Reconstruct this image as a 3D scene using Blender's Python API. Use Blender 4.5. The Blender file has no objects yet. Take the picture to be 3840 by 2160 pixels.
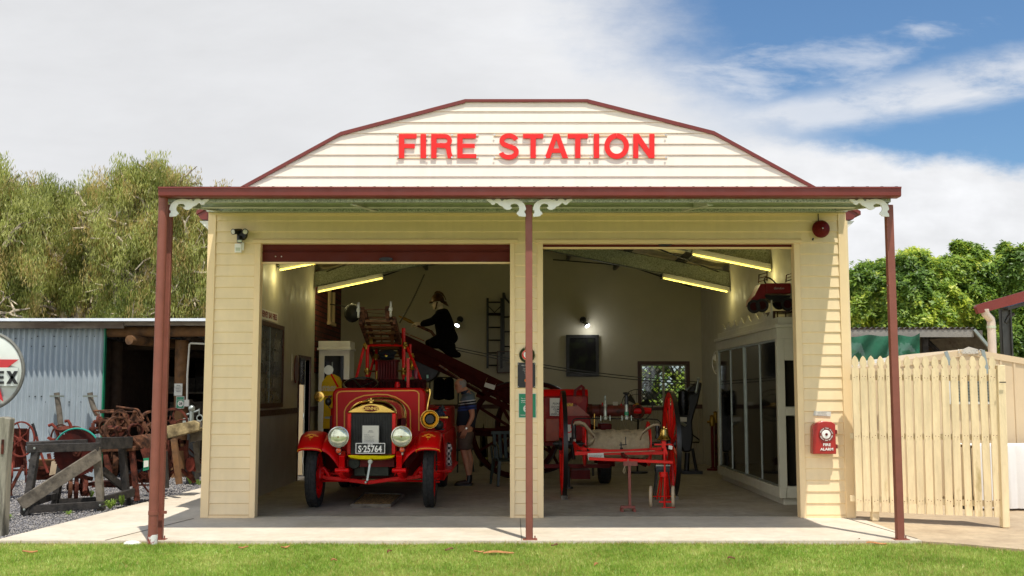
import bpy, bmesh, math, random
import numpy as np
from mathutils import Vector, Matrix
R=math.radians; PI=math.pi
random.seed(7)
sc=bpy.context.scene
COL=sc.collection
# ---------------------------------------------------------------- camera
F=4010.0; PITCH=math.atan(388/F); CP=math.cos(PITCH); SP=math.sin(PITCH); CH=1.55
cam=bpy.data.cameras.new('camera'); camo=bpy.data.objects.new('camera',cam); COL.objects.link(camo)
cam.sensor_width=36; cam.lens=F/3840*36; cam.clip_end=2000; cam.clip_start=.05
camo.location=(0,0,CH); camo.rotation_euler=(PI/2+PITCH,0,0); sc.camera=camo
# measured places: enlarged views of the photo used to take dimensions (origin x, y, scale)
CR={'D':(0,0,1.49068),'T':(0,560,.37267),'S':(0,1100,.31056),'L':(0,1500,.45541),'I':(900,900,.34503),
'E':(1100,1380,.37967),'N':(1300,980,.34501),'P':(1540,1380,.35894),'H':(2000,1350,.4142),'R':(1950,880,.42785),
'C':(2600,1150,.57269),'Q':(3100,850,.37949),'F':(3000,1250,.6278),'V':(550,650,.31056),'G':(1350,450,.46584),'B':(1900,1250,.27624)}
def _d(k,x,y):
    a,b,s=CR[k]; u=(a+x*s-1920)/F; v=-(b+y*s-1080)/F
    return Vector((u,CP-v*SP,SP+v*CP))
def W(k,x,y,d):
    q=_d(k,x,y); t=d/q.y; return Vector((q.x*t,d,CH+q.z*t))
def G(k,x,y,z=0):
    q=_d(k,x,y); t=(z-CH)/q.z; return Vector((q.x*t,q.y*t,z))
def WX(k,x,y,X):
    q=_d(k,x,y); t=X/q.x; return Vector((X,q.y*t,CH+q.z*t))
def px(k,d): return CR[k][2]*d/F
# ---------------------------------------------------------------- mesh builder
ROOT={}
V=Vector
def frame(axis,up=None):
    a=V(axis).normalized()
    u=V(up) if up is not None else (V((0,0,1)) if abs(a.z)<.9 else V((0,1,0)))
    x=u.cross(a)
    if x.length<1e-5: x=V((1,0,0)).cross(a)
    x.normalize(); y=a.cross(x); return x,y,a
class MB:
    def __init__(s): s.v=[]; s.f=[]; s.m=[]; s.bd=[]
    def add(s,vs,fs,mi=0):
        n=len(s.v); s.bd.append((n,len(s.f))); s.v+= [tuple(q) for q in vs]; s.f+=[tuple(i+n for i in f) for f in fs]; s.m+=[mi]*len(fs); return s
    def bb(s,x0,x1,y0,y1,z0,z1,mi=0):
        vs=[(x,y,z) for x in (x0,x1) for y in (y0,y1) for z in (z0,z1)]
        return s.add(vs,[(0,1,3,2),(4,6,7,5),(0,4,5,1),(2,3,7,6),(0,2,6,4),(1,5,7,3)],mi)
    def box(s,c,sz,rot=None,mi=0):
        c=V(c); h=V(sz)/2; M_=rot if rot is not None else Matrix.Identity(3)
        if isinstance(M_,(int,float)): M_=Matrix.Rotation(M_,3,'Z')
        vs=[c+M_@V((sx*h.x,sy*h.y,sz_*h.z)) for sx in (-1,1) for sy in (-1,1) for sz_ in (-1,1)]
        return s.add(vs,[(0,1,3,2),(4,6,7,5),(0,4,5,1),(2,3,7,6),(0,2,6,4),(1,5,7,3)],mi)
    def beam(s,p,q,w,h,up=None,mi=0,w2=None,h2=None):
        p=V(p);q=V(q); x,y,a=frame(q-p,up); w2=w if w2 is None else w2; h2=h if h2 is None else h2
        vs=[]
        for c,ww,hh in ((p,w,h),(q,w2,h2)):
            for sx,sy in ((-1,-1),(1,-1),(1,1),(-1,1)): vs.append(c+x*sx*ww/2+y*sy*hh/2)
        return s.add(vs,[(3,2,1,0),(4,5,6,7),(0,1,5,4),(1,2,6,5),(2,3,7,6),(3,0,4,7)],mi)
    def tube(s,pts,r,n=8,mi=0,closed=False):
        pts=[V(p) for p in pts]; N_=len(pts); rs=r if isinstance(r,(list,tuple)) else [r]*N_
        vs=[];fs=[]; xprev=None
        for i,p in enumerate(pts):
            if closed: t=pts[(i+1)%N_]-pts[i-1]
            else: t=pts[min(i+1,N_-1)]-pts[max(i-1,0)]
            if t.length<1e-9: t=V((0,0,1))
            t.normalize()
            if xprev is None: x,y,_=frame(t)
            else:
                x=xprev-t*xprev.dot(t)
                if x.length<1e-5: x,y,_=frame(t)
                x.normalize(); y=t.cross(x)
            xprev=x
            for j in range(n):
                a=2*PI*j/n; vs.append(p+(x*math.cos(a)+y*math.sin(a))*rs[i])
        m=N_ if closed else N_-1
        for i in range(m):
            for j in range(n):
                a=i*n+j;b=i*n+(j+1)%n; c=((i+1)%N_)*n+(j+1)%n; d=((i+1)%N_)*n+j
                fs.append((a,b,c,d))
        if not closed:
            fs.append(tuple(reversed(range(n)))); fs.append(tuple((N_-1)*n+j for j in range(n)))
        return s.add(vs,fs,mi)
    def lathe(s,prof,o,axis=(0,0,1),n=24,mi=0,up=None,sx=1,sy=1,close=False,cap=True):
        o=V(o); x,y,a=frame(axis,up); vs=[];fs=[]
        for r,h in prof:
            for j in range(n):
                t=2*PI*j/n; vs.append(o+a*h+x*r*math.cos(t)*sx+y*r*math.sin(t)*sy)
        K=len(prof)
        for i in range(K if close else K-1):
            for j in range(n):
                k2=(i+1)%K
                fs.append((i*n+j,i*n+(j+1)%n,k2*n+(j+1)%n,k2*n+j))
        if not close and cap:
            if prof[0][0]>1e-6: fs.append(tuple(reversed(range(n))))
            if prof[-1][0]>1e-6: fs.append(tuple((K-1)*n+j for j in range(n)))
        return s.add(vs,fs,mi)
    def disc(s,o,axis,r,t,n=32,mi=0,up=None): return s.lathe([(0,-t/2),(r,-t/2),(r,t/2),(0,t/2)],o,axis,n,mi,up)
    def ring(s,o,axis,ro,ri,t,n=36,mi=0): return s.lathe([(ri,-t/2),(ro,-t/2),(ro,t/2),(ri,t/2)],o,axis,n,mi,close=True)
    def torus(s,o,axis,Rr,r,n=32,m=8,mi=0):
        return s.lathe([(Rr+r*math.cos(2*PI*i/m),r*math.sin(2*PI*i/m)) for i in range(m)],o,axis,n,mi,close=True)
    def ball(s,o,r,n=14,mi=0,axis=(0,0,1),sz=(1,1,1)):
        K=8; pr=[(r*math.sin(PI*i/K),-r*math.cos(PI*i/K)*sz[2]) for i in range(K+1)]
        pr[0]=(1e-7,pr[0][1]); pr[-1]=(1e-7,pr[-1][1]); return s.lathe(pr,o,axis,n,mi,sx=sz[0],sy=sz[1])
    def prism(s,poly,o,ux,uy,t,mi=0):
        """poly list of (a,b); extruded by vector t"""
        o=V(o);ux=V(ux);uy=V(uy);t=V(t); n=len(poly)
        a=[o+ux*p[0]+uy*p[1] for p in poly]; vs=a+[q+t for q in a]
        return s.add(vs,[tuple(range(n)),tuple(reversed(range(n,2*n)))]+[(i,i+n,(i+1)%n+n,(i+1)%n) for i in range(n)],mi)
    def pris(s,pts,t,mi=0):
        n=len(pts); a=[V(p) for p in pts]; t=V(t); vs=a+[q+t for q in a]
        return s.add(vs,[tuple(range(n)),tuple(reversed(range(n,2*n)))]+[(i,i+n,(i+1)%n+n,(i+1)%n) for i in range(n)],mi)
    def ribbon(s,pts,w,t,nrm,mi=0):
        """flat strip of width w following pts, lying in the plane with normal nrm, thickness t"""
        pts=[V(p) for p in pts]; nrm=V(nrm).normalized(); n=len(pts); L=[];Rr=[]
        for i,p in enumerate(pts):
            if i==0: d1=d2=(pts[1]-pts[0]).normalized()
            elif i==n-1: d1=d2=(pts[-1]-pts[-2]).normalized()
            else: d1=(pts[i]-pts[i-1]).normalized(); d2=(pts[i+1]-pts[i]).normalized()
            dd=(d1+d2).normalized(); sd=dd.cross(nrm).normalized(); k=1/max(.4,dd.dot(d1))
            L.append(p+sd*w/2*k); Rr.append(p-sd*w/2*k)
        vs=L+Rr+[q+nrm*t for q in L]+[q+nrm*t for q in Rr]; fs=[]
        for i in range(n-1):
            a,b,c,d=i,i+1,n+i+1,n+i
            fs+= [(a,b,c,d),(2*n+d,2*n+c,2*n+b,2*n+a),(a,2*n+a,2*n+b,b),(d,c,2*n+c,2*n+d)]
        fs+=[(0,n,3*n,2*n),(n-1,3*n-1,4*n-1,2*n-1)]
        return s.add(vs,fs,mi)
    def text(s,txt,o,h,ux=(1,0,0),uy=(0,0,1),t=.002,bold=0.0,mi=0,align='CENTER',sx=1.0,shear=0):
        cu=bpy.data.curves.new('t','FONT'); cu.body=txt; cu.size=1; cu.align_x=align; cu.align_y='CENTER'; cu.offset=bold; cu.extrude=.5; cu.resolution_u=2; cu.shear=shear
        ob=bpy.data.objects.new('t',cu); COL.objects.link(ob); me=bpy.data.meshes.new_from_object(ob)
        o=V(o);ux=V(ux).normalized();uy=V(uy).normalized(); nz=ux.cross(uy); hh=h/.73
        s.add([o+ux*q.co.x*hh*sx+uy*q.co.y*hh+nz*(q.co.z+.5)*t for q in me.vertices],[tuple(p.vertices) for p in me.polygons],mi)
        bpy.data.objects.remove(ob); bpy.data.curves.remove(cu); bpy.data.meshes.remove(me); return s
    def each(s,name,mats,parent=None,**k):
        o=None; b=s.bd+[(len(s.v),len(s.f))]
        for i in range(len(s.bd)):
            (v0,f0),(v1,f1)=b[i],b[i+1]; m=MB(); m.v=s.v[v0:v1]; m.f=[tuple(j-v0 for j in f) for f in s.f[f0:f1]]; m.m=s.m[f0:f1]
            if m.f: o=m.build(name,mats,parent,**k)
        return o
    def build(s,name,mats,parent=None,bevel=0,smooth=True,ang=38,loc=None,rz=0):
        me=bpy.data.meshes.new(name)
        if parent is not None: L=ROOT[parent.name]
        elif loc is not None: L=V(loc)
        else:
            a=np.array(s.v); L=V(((a[:,0].min()+a[:,0].max())/2,(a[:,1].min()+a[:,1].max())/2,a[:,2].min()))
        vs=[(q[0]-L.x,q[1]-L.y,q[2]-L.z) for q in s.v]
        me.from_pydata(vs,[],s.f)
        for m in (mats if isinstance(mats,(list,tuple)) else [mats]): me.materials.append(m)
        me.polygons.foreach_set('material_index',s.m)
        bm=bmesh.new(); bm.from_mesh(me); bmesh.ops.recalc_face_normals(bm,faces=bm.faces); bm.to_mesh(me); bm.free()
        if smooth:
            me.polygons.foreach_set('use_smooth',[True]*len(me.polygons)); me.set_sharp_from_angle(angle=R(ang))
        me.update()
        o=bpy.data.objects.new(name,me); COL.objects.link(o)
        if parent is not None: o.parent=parent
        else: o.location=L
        ROOT[o.name]=L
        if bevel:
            b=o.modifiers.new('bevel','BEVEL'); b.width=bevel; b.segments=2; b.limit_method='ANGLE'; b.angle_limit=R(40)
        return o
def raw(name,vs,fs,mats,parent=None,loc=(0,0,0),smooth=False,mi=None):
    """numpy fast path; vs Nx3, fs MxK"""
    me=bpy.data.meshes.new(name); L=ROOT[parent.name] if parent is not None else V(loc)
    vs=np.asarray(vs,dtype=np.float32)-np.array(L,dtype=np.float32); fs=np.asarray(fs,dtype=np.int32); M_,K=fs.shape
    me.vertices.add(len(vs)); me.vertices.foreach_set('co',vs.ravel()); me.loops.add(M_*K); me.loops.foreach_set('vertex_index',fs.ravel())
    me.polygons.add(M_); me.polygons.foreach_set('loop_start',np.arange(0,M_*K,K,dtype=np.int32))
    for m in (mats if isinstance(mats,(list,tuple)) else [mats]): me.materials.append(m)
    if mi is not None: me.polygons.foreach_set('material_index',np.asarray(mi,dtype=np.int32))
    if smooth: me.polygons.foreach_set('use_smooth',np.ones(M_,dtype=bool))
    me.update(calc_edges=True)
    o=bpy.data.objects.new(name,me); COL.objects.link(o)
    if parent is not None: o.parent=parent
    else: o.location=L
    ROOT[o.name]=L
    return o
def tag(o,label=None,cat=None,group=None,kind=None):
    if label: o['label']=label
    if cat: o['category']=cat
    if group: o['group']=group
    if kind: o['kind']=kind
    return o
def thing(name,label,cat,loc,group=None):
    o=bpy.data.objects.new(name,None); o.empty_display_size=.2; COL.objects.link(o); o.location=loc; ROOT[o.name]=V(loc)
    return tag(o,label,cat,group)
def kids(o): return [c for c in o.children]
def copy_tree(o,parent=None):
    c=o.copy(); COL.objects.link(c)
    if parent is not None: c.parent=parent
    for ch in kids(o): copy_tree(ch,c)
    return c
# ---------------------------------------------------------------- materials
def lin(h):
    if isinstance(h,str):
        h=[int(h[i:i+2],16)/255 for i in (0,2,4)]; return tuple((x/12.92 if x<=.04045 else ((x+.055)/1.055)**2.4) for x in h)
    return h
def nd(nt,t,**k):
    n=nt.nodes.new(t)
    for a,b in k.items(): setattr(n,a,b)
    return n
def mat(name,col,rough=.6,metal=0,var=.18,vs=4.0,bump=0.0,bs=60.0,coat=0,spec=.5,col2=None,c2s=3.0,c2t=.5,c2w=.1,stretch=None,emit=0,alpha=1,trans=0,streak=0):
    m=bpy.data.materials.new(name); m.use_nodes=True; nt=m.node_tree; bs_=nt.nodes['Principled BSDF']; L=nt.links.new
    c=lin(col); tc=nd(nt,'ShaderNodeTexCoord'); src=tc.outputs['Object']
    if stretch:
        mp=nd(nt,'ShaderNodeMapping'); mp.inputs['Scale'].default_value=stretch; L(src,mp.inputs[0]); src=mp.outputs[0]
    cur=None
    if var>0:
        n=nd(nt,'ShaderNodeTexNoise'); n.inputs['Scale'].default_value=vs; n.inputs['Detail'].default_value=6; n.inputs['Roughness'].default_value=.65; L(src,n.inputs['Vector'])
        mr=nd(nt,'ShaderNodeMapRange'); mr.inputs[1].default_value=.3; mr.inputs[2].default_value=.7; mr.inputs[3].default_value=1-var; mr.inputs[4].default_value=1+var; L(n.outputs[0],mr.inputs[0])
        vm=nd(nt,'ShaderNodeVectorMath',operation='SCALE'); vm.inputs[0].default_value=c; L(mr.outputs[0],vm.inputs['Scale']); cur=vm.outputs[0]
    if col2 is not None:
        n=nd(nt,'ShaderNodeTexNoise'); n.inputs['Scale'].default_value=c2s; n.inputs['Detail'].default_value=8; n.inputs['Roughness'].default_value=.6; L(src,n.inputs['Vector'])
        mr=nd(nt,'ShaderNodeMapRange'); mr.inputs[1].default_value=c2t-c2w; mr.inputs[2].default_value=c2t+c2w; L(n.outputs[0],mr.inputs[0])
        mx=nd(nt,'ShaderNodeMix',data_type='RGBA'); L(mr.outputs[0],mx.inputs[0])
        if cur: L(cur,mx.inputs[6])
        else: mx.inputs[6].default_value=(*c,1)
        mx.inputs[7].default_value=(*lin(col2),1); cur=mx.outputs[2]
    if streak>0:
        mp=nd(nt,'ShaderNodeMapping'); mp.inputs['Scale'].default_value=(9,9,.7); L(tc.outputs['Object'],mp.inputs[0])
        n=nd(nt,'ShaderNodeTexNoise'); n.inputs['Scale'].default_value=1.5; n.inputs['Detail'].default_value=5; L(mp.outputs[0],n.inputs['Vector'])
        mr=nd(nt,'ShaderNodeMapRange'); mr.inputs[1].default_value=.35; mr.inputs[2].default_value=.75; mr.inputs[3].default_value=1; mr.inputs[4].default_value=1-streak; L(n.outputs[0],mr.inputs[0])
        vm=nd(nt,'ShaderNodeVectorMath',operation='SCALE'); L(cur,vm.inputs[0]); L(mr.outputs[0],vm.inputs['Scale']); cur=vm.outputs[0]
    if cur: L(cur,bs_.inputs['Base Color'])
    else: bs_.inputs['Base Color'].default_value=(*c,1)
    bs_.inputs['Roughness'].default_value=rough; bs_.inputs['Metallic'].default_value=metal; bs_.inputs['Specular IOR Level'].default_value=spec
    if rough<.99 and var>0:
        n=nd(nt,'ShaderNodeTexNoise'); n.inputs['Scale'].default_value=vs*2.3; n.inputs['Detail'].default_value=4; L(src,n.inputs['Vector'])
        mr=nd(nt,'ShaderNodeMapRange'); mr.inputs[1].default_value=.3; mr.inputs[2].default_value=.7; mr.inputs[3].default_value=max(.02,rough*.8); mr.inputs[4].default_value=min(1,rough*1.25); L(n.outputs[0],mr.inputs[0]); L(mr.outputs[0],bs_.inputs['Roughness'])
    if coat: bs_.inputs['Coat Weight'].default_value=coat; bs_.inputs['Coat Roughness'].default_value=.08
    if emit: bs_.inputs['Emission Color'].default_value=(*c,1); bs_.inputs['Emission Strength'].default_value=emit
    if trans: bs_.inputs['Transmission Weight'].default_value=trans
    if alpha<1: bs_.inputs['Alpha'].default_value=alpha
    if bump:
        n=nd(nt,'ShaderNodeTexNoise'); n.inputs['Scale'].default_value=bs; n.inputs['Detail'].default_value=4; L(src,n.inputs['Vector'])
        b=nd(nt,'ShaderNodeBump'); b.inputs['Strength'].default_value=bump; b.inputs['Distance'].default_value=.01; L(n.outputs[0],b.inputs['Height']); L(b.outputs[0],bs_.inputs['Normal'])
    return m
def spangle(name,a,b,scale=60,rough=.35,metal=.6):
    m=bpy.data.materials.new(name); m.use_nodes=True; nt=m.node_tree; p=nt.nodes['Principled BSDF']; L=nt.links.new
    tc=nd(nt,'ShaderNodeTexCoord'); v=nd(nt,'ShaderNodeTexVoronoi'); v.inputs['Scale'].default_value=scale; L(tc.outputs['Object'],v.inputs['Vector'])
    r=nd(nt,'ShaderNodeValToRGB'); r.color_ramp.elements[0].color=(*lin(a),1); r.color_ramp.elements[1].color=(*lin(b),1)
    s=nd(nt,'ShaderNodeSeparateColor'); L(v.outputs['Color'],s.inputs[0]); L(s.outputs[0],r.inputs[0]); L(r.outputs[0],p.inputs['Base Color'])
    p.inputs['Metallic'].default_value=metal; p.inputs['Roughness'].default_value=rough; return m
def leafmat(name,c1,c2,c3,tr=.35,scale=.6):
    m=bpy.data.materials.new(name); m.use_nodes=True; nt=m.node_tree; L=nt.links.new; p=nt.nodes['Principled BSDF']; out=nt.nodes['Material Output']
    tc=nd(nt,'ShaderNodeTexCoord'); n=nd(nt,'ShaderNodeTexNoise'); n.inputs['Scale'].default_value=scale; n.inputs['Detail'].default_value=5; L(tc.outputs['Object'],n.inputs['Vector'])
    n2=nd(nt,'ShaderNodeTexNoise'); n2.inputs['Scale'].default_value=scale*14; n2.inputs['Detail'].default_value=2; L(tc.outputs['Object'],n2.inputs['Vector'])
    ad=nd(nt,'ShaderNodeMath',operation='MULTIPLY_ADD'); ad.inputs[1].default_value=.55; L(n2.outputs[0],ad.inputs[0]); 
    mu=nd(nt,'ShaderNodeMath',operation='MULTIPLY'); mu.inputs[1].default_value=.45; L(n.outputs[0],mu.inputs[0]); L(mu.outputs[0],ad.inputs[2])
    r=nd(nt,'ShaderNodeValToRGB'); e=r.color_ramp.elements; e[0].position=.36; e[0].color=(*lin(c1),1); e[1].position=.64; e[1].color=(*lin(c3),1); k=e.new(.5); k.color=(*lin(c2),1)
    L(ad.outputs[0],r.inputs[0]); L(r.outputs[0],p.inputs['Base Color']); p.inputs['Roughness'].default_value=.45; p.inputs['Specular IOR Level'].default_value=.4
    t=nd(nt,'ShaderNodeBsdfTranslucent'); L(r.outputs[0],t.inputs[0]); mx=nd(nt,'ShaderNodeMixShader'); mx.inputs[0].default_value=tr; L(p.outputs[0],mx.inputs[1]); L(t.outputs[0],mx.inputs[2]); L(mx.outputs[0],out.inputs[0])
    return m
def glassmat(name,tint='dfe8e6',fac=.25,rough=.05):
    m=bpy.data.materials.new(name); m.use_nodes=True; nt=m.node_tree; L=nt.links.new; nt.nodes.remove(nt.nodes['Principled BSDF']); out=nt.nodes['Material Output']
    t=nd(nt,'ShaderNodeBsdfTransparent'); t.inputs[0].default_value=(*lin(tint),1); g=nd(nt,'ShaderNodeBsdfGlossy'); g.inputs['Roughness'].default_value=rough
    fr=nd(nt,'ShaderNodeFresnel'); fr.inputs[0].default_value=1.5; ma=nd(nt,'ShaderNodeMath',operation='MULTIPLY_ADD'); ma.inputs[1].default_value=.9; ma.inputs[2].default_value=fac*.2; L(fr.outputs[0],ma.inputs[0])
    mx=nd(nt,'ShaderNodeMixShader'); L(ma.outputs[0],mx.inputs[0]); L(t.outputs[0],mx.inputs[1]); L(g.outputs[0],mx.inputs[2]); L(mx.outputs[0],out.inputs[0]); return m
m_clad=mat('cream_siding','ead2a6',.6,var=.06,vs=2.5,bump=.12,bs=160,streak=.05,col2='b49a6c',c2s=38,c2t=.74,c2w=.02)
m_trim=mat('cream_trim','ecd0a0',.55,var=.04,vs=3,bump=.05)
m_redb=mat('red_brown_steel','74291d',.42,var=.1,vs=3,bump=.03,bs=30)
m_post=mat('post_paint','824838',.55,var=.12,vs=5,col2='d8d0c8',c2s=9,c2t=.735,c2w=.006,bump=.08)
m_zinc=spangle('galvanised_green','7c8474','bcc2b2',75,.5,.12)
m_zincp=mat('zinc_channel','bcc2aa',.5,.1,var=.15,vs=10)
m_white=mat('white_paint','e6e4dc',.5,var=.06,vs=6,bump=.05)
m_foil=mat('foil_ceiling','e8dca8',.5,.1,var=.35,vs=2.2,bump=1.0,bs=12)
m_inw=mat('interior_wall','b2ac96',.62,var=.05,vs=2)
m_indado=mat('interior_dado','9a917a',.6,var=.08,vs=3)
m_brown=mat('brown_timber','45261b',.5,var=.2,vs=10)
m_redlet=mat('letter_red','ee1408',.45,var=.03,vs=3)
m_red=mat('engine_red','c80a0c',.34,var=.1,vs=3,coat=.03,spec=.16)
m_red2=mat('cart_red','d2160c',.36,var=.16,vs=6,coat=.05,bump=.05,spec=.25,col2='7c1a10',c2s=14,c2t=.68,c2w=.03)
m_dred=mat('dark_red','5e0a08',.5,var=.2,vs=4,spec=.2)
m_orange=mat('worn_orange','8a3410',.4,var=.3,vs=5,coat=.2)
m_gold=mat('gold_line','f2a41c',.4,var=.05)
m_brass=mat('brass','d0ac5c',.2,1,var=.15,vs=8)
m_brassd=mat('dull_brass','9a7a34',.35,.9,var=.25,vs=8)
m_chrome=mat('steel','b8b8b4',.25,1,var=.1)
m_alu=mat('aluminium','9aa098',.4,.8,var=.1)
m_black=mat('black_paint','0c0c0c',.4,var=.2,vs=8)
m_rubber=mat('rubber','1c1c1b',.75,var=.3,vs=12,bump=.25,bs=50,col2='34322e',c2s=6,c2t=.62)
m_cloth=mat('black_cloth','070709',.95,var=.2,vs=10,bump=.2,spec=.1)
m_skin=mat('skin','b47c5e',.55,var=.12,vs=20)
m_skinm=mat('pale_face','dcc8a8',.5,var=.1,vs=20)
m_leather=mat('maroon_leather','350c0a',.7,var=.2,vs=8,spec=.12)
m_conc=None
m_wood=mat('grey_timber','6f6658',.85,var=.3,vs=6,bump=.5,bs=40,stretch=(1,1,1),col2='3c362e',c2s=8,c2t=.58,c2w=.12)
m_woodd=mat('dark_timber','35302b',.85,var=.35,vs=7,bump=.5,bs=50,col2='181614',c2s=9,c2t=.55,c2w=.12)
m_log=mat('log_timber','77532f',.85,var=.3,vs=5,bump=.6,bs=14,col2='3f2c1c',c2s=5,c2t=.56,c2w=.12)
m_logd=mat('dark_log','3a2a1c',.9,var=.3,vs=5,bump=.6,bs=14)
m_rust=mat('rusty_iron','5e3226',.9,.0,spec=.15,var=.4,vs=9,bump=.4,bs=60,col2='2c1a15',c2s=11,c2t=.55,c2w=.1)
m_rust2=mat('rusty_brown_iron','6c4834',.9,.0,spec=.15,var=.4,vs=9,bump=.4,bs=60,col2='33231b',c2s=12,c2t=.52,c2w=.1)
m_rustr=mat('faded_red_iron','743428',.85,.0,spec=.2,var=.3,vs=9,bump=.3,bs=60,col2='3d1c16',c2s=11,c2t=.6,c2w=.1)
m_tin=mat('corrugated_tin','aab4b8',.5,.2,var=.08,vs=2.5,streak=.08)
m_tino=mat('old_tin','6a645a',.6,.3,var=.3,vs=3,col2='45372c',c2s=2,c2t=.6,c2w=.1,streak=.3)
m_paper=mat('paper','cfccc0',.8,var=.05)
m_ink=mat('ink','1a1a1a',.7,var=0)
m_green=mat('green_sign','0c7a55',.5,var=.05)
m_glass=glassmat('window_glass')
m_dglass=mat('dark_glass','0e0e0c',.06,var=.2,vs=2,spec=.8)
m_lens=mat('lamp_lens','c8ccb4',.12,.55,var=.35,vs=9)
m_hose=mat('canvas_hose','a8987a',.9,var=.15,vs=14,bump=.3,bs=120,col2='7a6c54',c2s=6,c2t=.62)
m_picket=mat('picket_cream','e8d2a6',.6,var=.12,vs=8,bump=.45,bs=70,stretch=(1,1,.25),streak=.2,col2='b49c64',c2s=3.5,c2t=.66,c2w=.05)
m_cshed=mat('cream_steel','d0b893',.5,var=.05,vs=2)
m_bark=mat('pale_bark','ccbca0',.85,var=.3,vs=5,bump=.6,bs=15,col2='4c4036',c2s=4,c2t=.55,c2w=.1)
m_barkd=mat('dark_bark','4a4032',.9,var=.3,vs=5,bump=.5,bs=20)
# ---------------------------------------------------------------- world, sun
SUN=V((.145,-.335,1)).normalized()
class X:
    nt=None
    def __init__(s,o): s.o=o
    @staticmethod
    def op(t,*a,clamp=False):
        n=nd(X.nt,'ShaderNodeMath',operation=t); n.use_clamp=clamp
        for i,q in enumerate(a):
            if isinstance(q,X): X.nt.links.new(q.o,n.inputs[i])
            else: n.inputs[i].default_value=q
        return X(n.outputs[0])
    def __add__(s,b): return X.op('ADD',s,b)
    __radd__=__add__
    def __sub__(s,b): return X.op('SUBTRACT',s,b)
    def __rsub__(s,b): return X.op('SUBTRACT',b,s)
    def __mul__(s,b): return X.op('MULTIPLY',s,b)
    __rmul__=__mul__
    def __truediv__(s,b): return X.op('DIVIDE',s,b)
    def max(s,b): return X.op('MAXIMUM',s,b)
    def min(s,b): return X.op('MINIMUM',s,b)
def sstep(x,a,b):
    n=nd(X.nt,'ShaderNodeMapRange',interpolation_type='SMOOTHSTEP'); n.inputs[1].default_value=a; n.inputs[2].default_value=b
    X.nt.links.new(x.o,n.inputs[0]); return X(n.outputs[0])
w=bpy.data.worlds.new('World'); sc.world=w; w.use_nodes=True; nt=w.node_tree; X.nt=nt; L_=nt.links.new
for n in list(nt.nodes): nt.nodes.remove(n)
out=nd(nt,'ShaderNodeOutputWorld'); bg=nd(nt,'ShaderNodeBackground'); L_(bg.outputs[0],out.inputs[0]); bg.inputs[1].default_value=.11
sky=nd(nt,'ShaderNodeTexSky',sky_type='NISHITA'); sky.sun_disc=False; sky.sun_elevation=math.asin(SUN.z); sky.sun_rotation=math.atan2(SUN.x,SUN.y); sky.dust_density=.6; sky.air_density=1.1; sky.ozone_density=3
tc=nd(nt,'ShaderNodeTexCoord'); sp=nd(nt,'ShaderNodeSeparateXYZ'); L_(tc.outputs['Generated'],sp.inputs[0])
dx,dy,dz=[X(sp.outputs[i]) for i in range(3)]
ay=X.op('ABSOLUTE',dy).max(.12); U=dx/ay; Vv=dz/ay          # plane of the cloud deck seen along its heading
def noise(scale,detail=8,rough=.6,sx=1,sy=1,sz=1,off=0,dist=0):
    cb=nd(nt,'ShaderNodeCombineXYZ'); L_((U*sx).o,cb.inputs[0]); L_((Vv*sy).o,cb.inputs[1]); cb.inputs[2].default_value=off
    n=nd(nt,'ShaderNodeTexNoise'); n.inputs['Scale'].default_value=scale; n.inputs['Detail'].default_value=detail; n.inputs['Roughness'].default_value=rough; n.inputs['Distortion'].default_value=dist; L_(cb.outputs[0],n.inputs['Vector']); return X(n.outputs[0])
n1=noise(3.2,9,.62,1,1.6); n2=noise(7,9,.65,.8,2.0,off=3); n3=noise(14,8,.6,1,1.5,off=7); n4=noise(5,8,.6,.7,2.4,off=11,dist=.4)
# edge of the cloud sheet: blue to the upper right of it
s1=(U*0.72+Vv*0.70)-.290+(n1-.5)*.15+(n2-.5)*.12      # >0 upper right
s2=Vv-.215-(U-.3)*(-.08)+(n2-.5)*.055+(n3-.5)*.03      # above the cumulus
blue=sstep(s1,-.03,.11)*sstep(s2,-.002,.022)
# soft band of cirrus crossing the blue
band=Vv-(.205+U*.215)+(n4-.5)*.07
bandm=(1-sstep(X.op('ABSOLUTE',band),.006,.035))*sstep(n2,.30,.56)
wis=sstep(n4,.585,.72)*.55
b2=blue*(1-bandm*.72)*(1-wis)
skyc=nd(nt,'ShaderNodeMix',data_type='RGBA',blend_type='MULTIPLY'); skyc.inputs[0].default_value=1; L_(sky.outputs[0],skyc.inputs[6]); skyc.inputs[7].default_value=(.78,.98,1.12,1)
# cloud shading: flat pale grey sheet, bright white cumulus low right with grey bellies
cum=sstep(U,.12,.3)*(1-sstep(Vv,.2,.245))
n5=noise(9,10,.55,1,1.7,off=21); n6=noise(2.0,5,.5,1,1.5,off=31)
br=7.3+(n6-.5)*2.2+(n4-.5)*1.6+(n2-.5)*1.0+cum*(.5+(n5-.5)*6.5)+sstep(s1,-.14,-.01)*.5
br=br*(1+1.15*sstep(dy*-1,-.05,.5)+.5*sstep(dz,.45,.8))  # unseen sky behind the camera and overhead brightened to fill facade and bays
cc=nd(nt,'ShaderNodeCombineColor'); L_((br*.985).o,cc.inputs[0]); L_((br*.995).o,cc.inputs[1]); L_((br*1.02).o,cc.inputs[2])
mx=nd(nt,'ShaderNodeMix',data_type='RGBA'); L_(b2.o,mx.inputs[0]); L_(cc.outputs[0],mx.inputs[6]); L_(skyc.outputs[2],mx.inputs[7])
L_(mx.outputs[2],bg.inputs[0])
sl=bpy.data.lights.new('sun','SUN'); sl.energy=5; sl.angle=R(.53); sl.color=(1,.955,.88); so=bpy.data.objects.new('sun',sl); COL.objects.link(so)
so.location=(10,-20,40); so.rotation_euler=SUN.to_track_quat('Z','Y').to_euler()
sc.view_settings.view_transform='Standard'; sc.view_settings.look='None'; sc.view_settings.exposure=0
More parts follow.
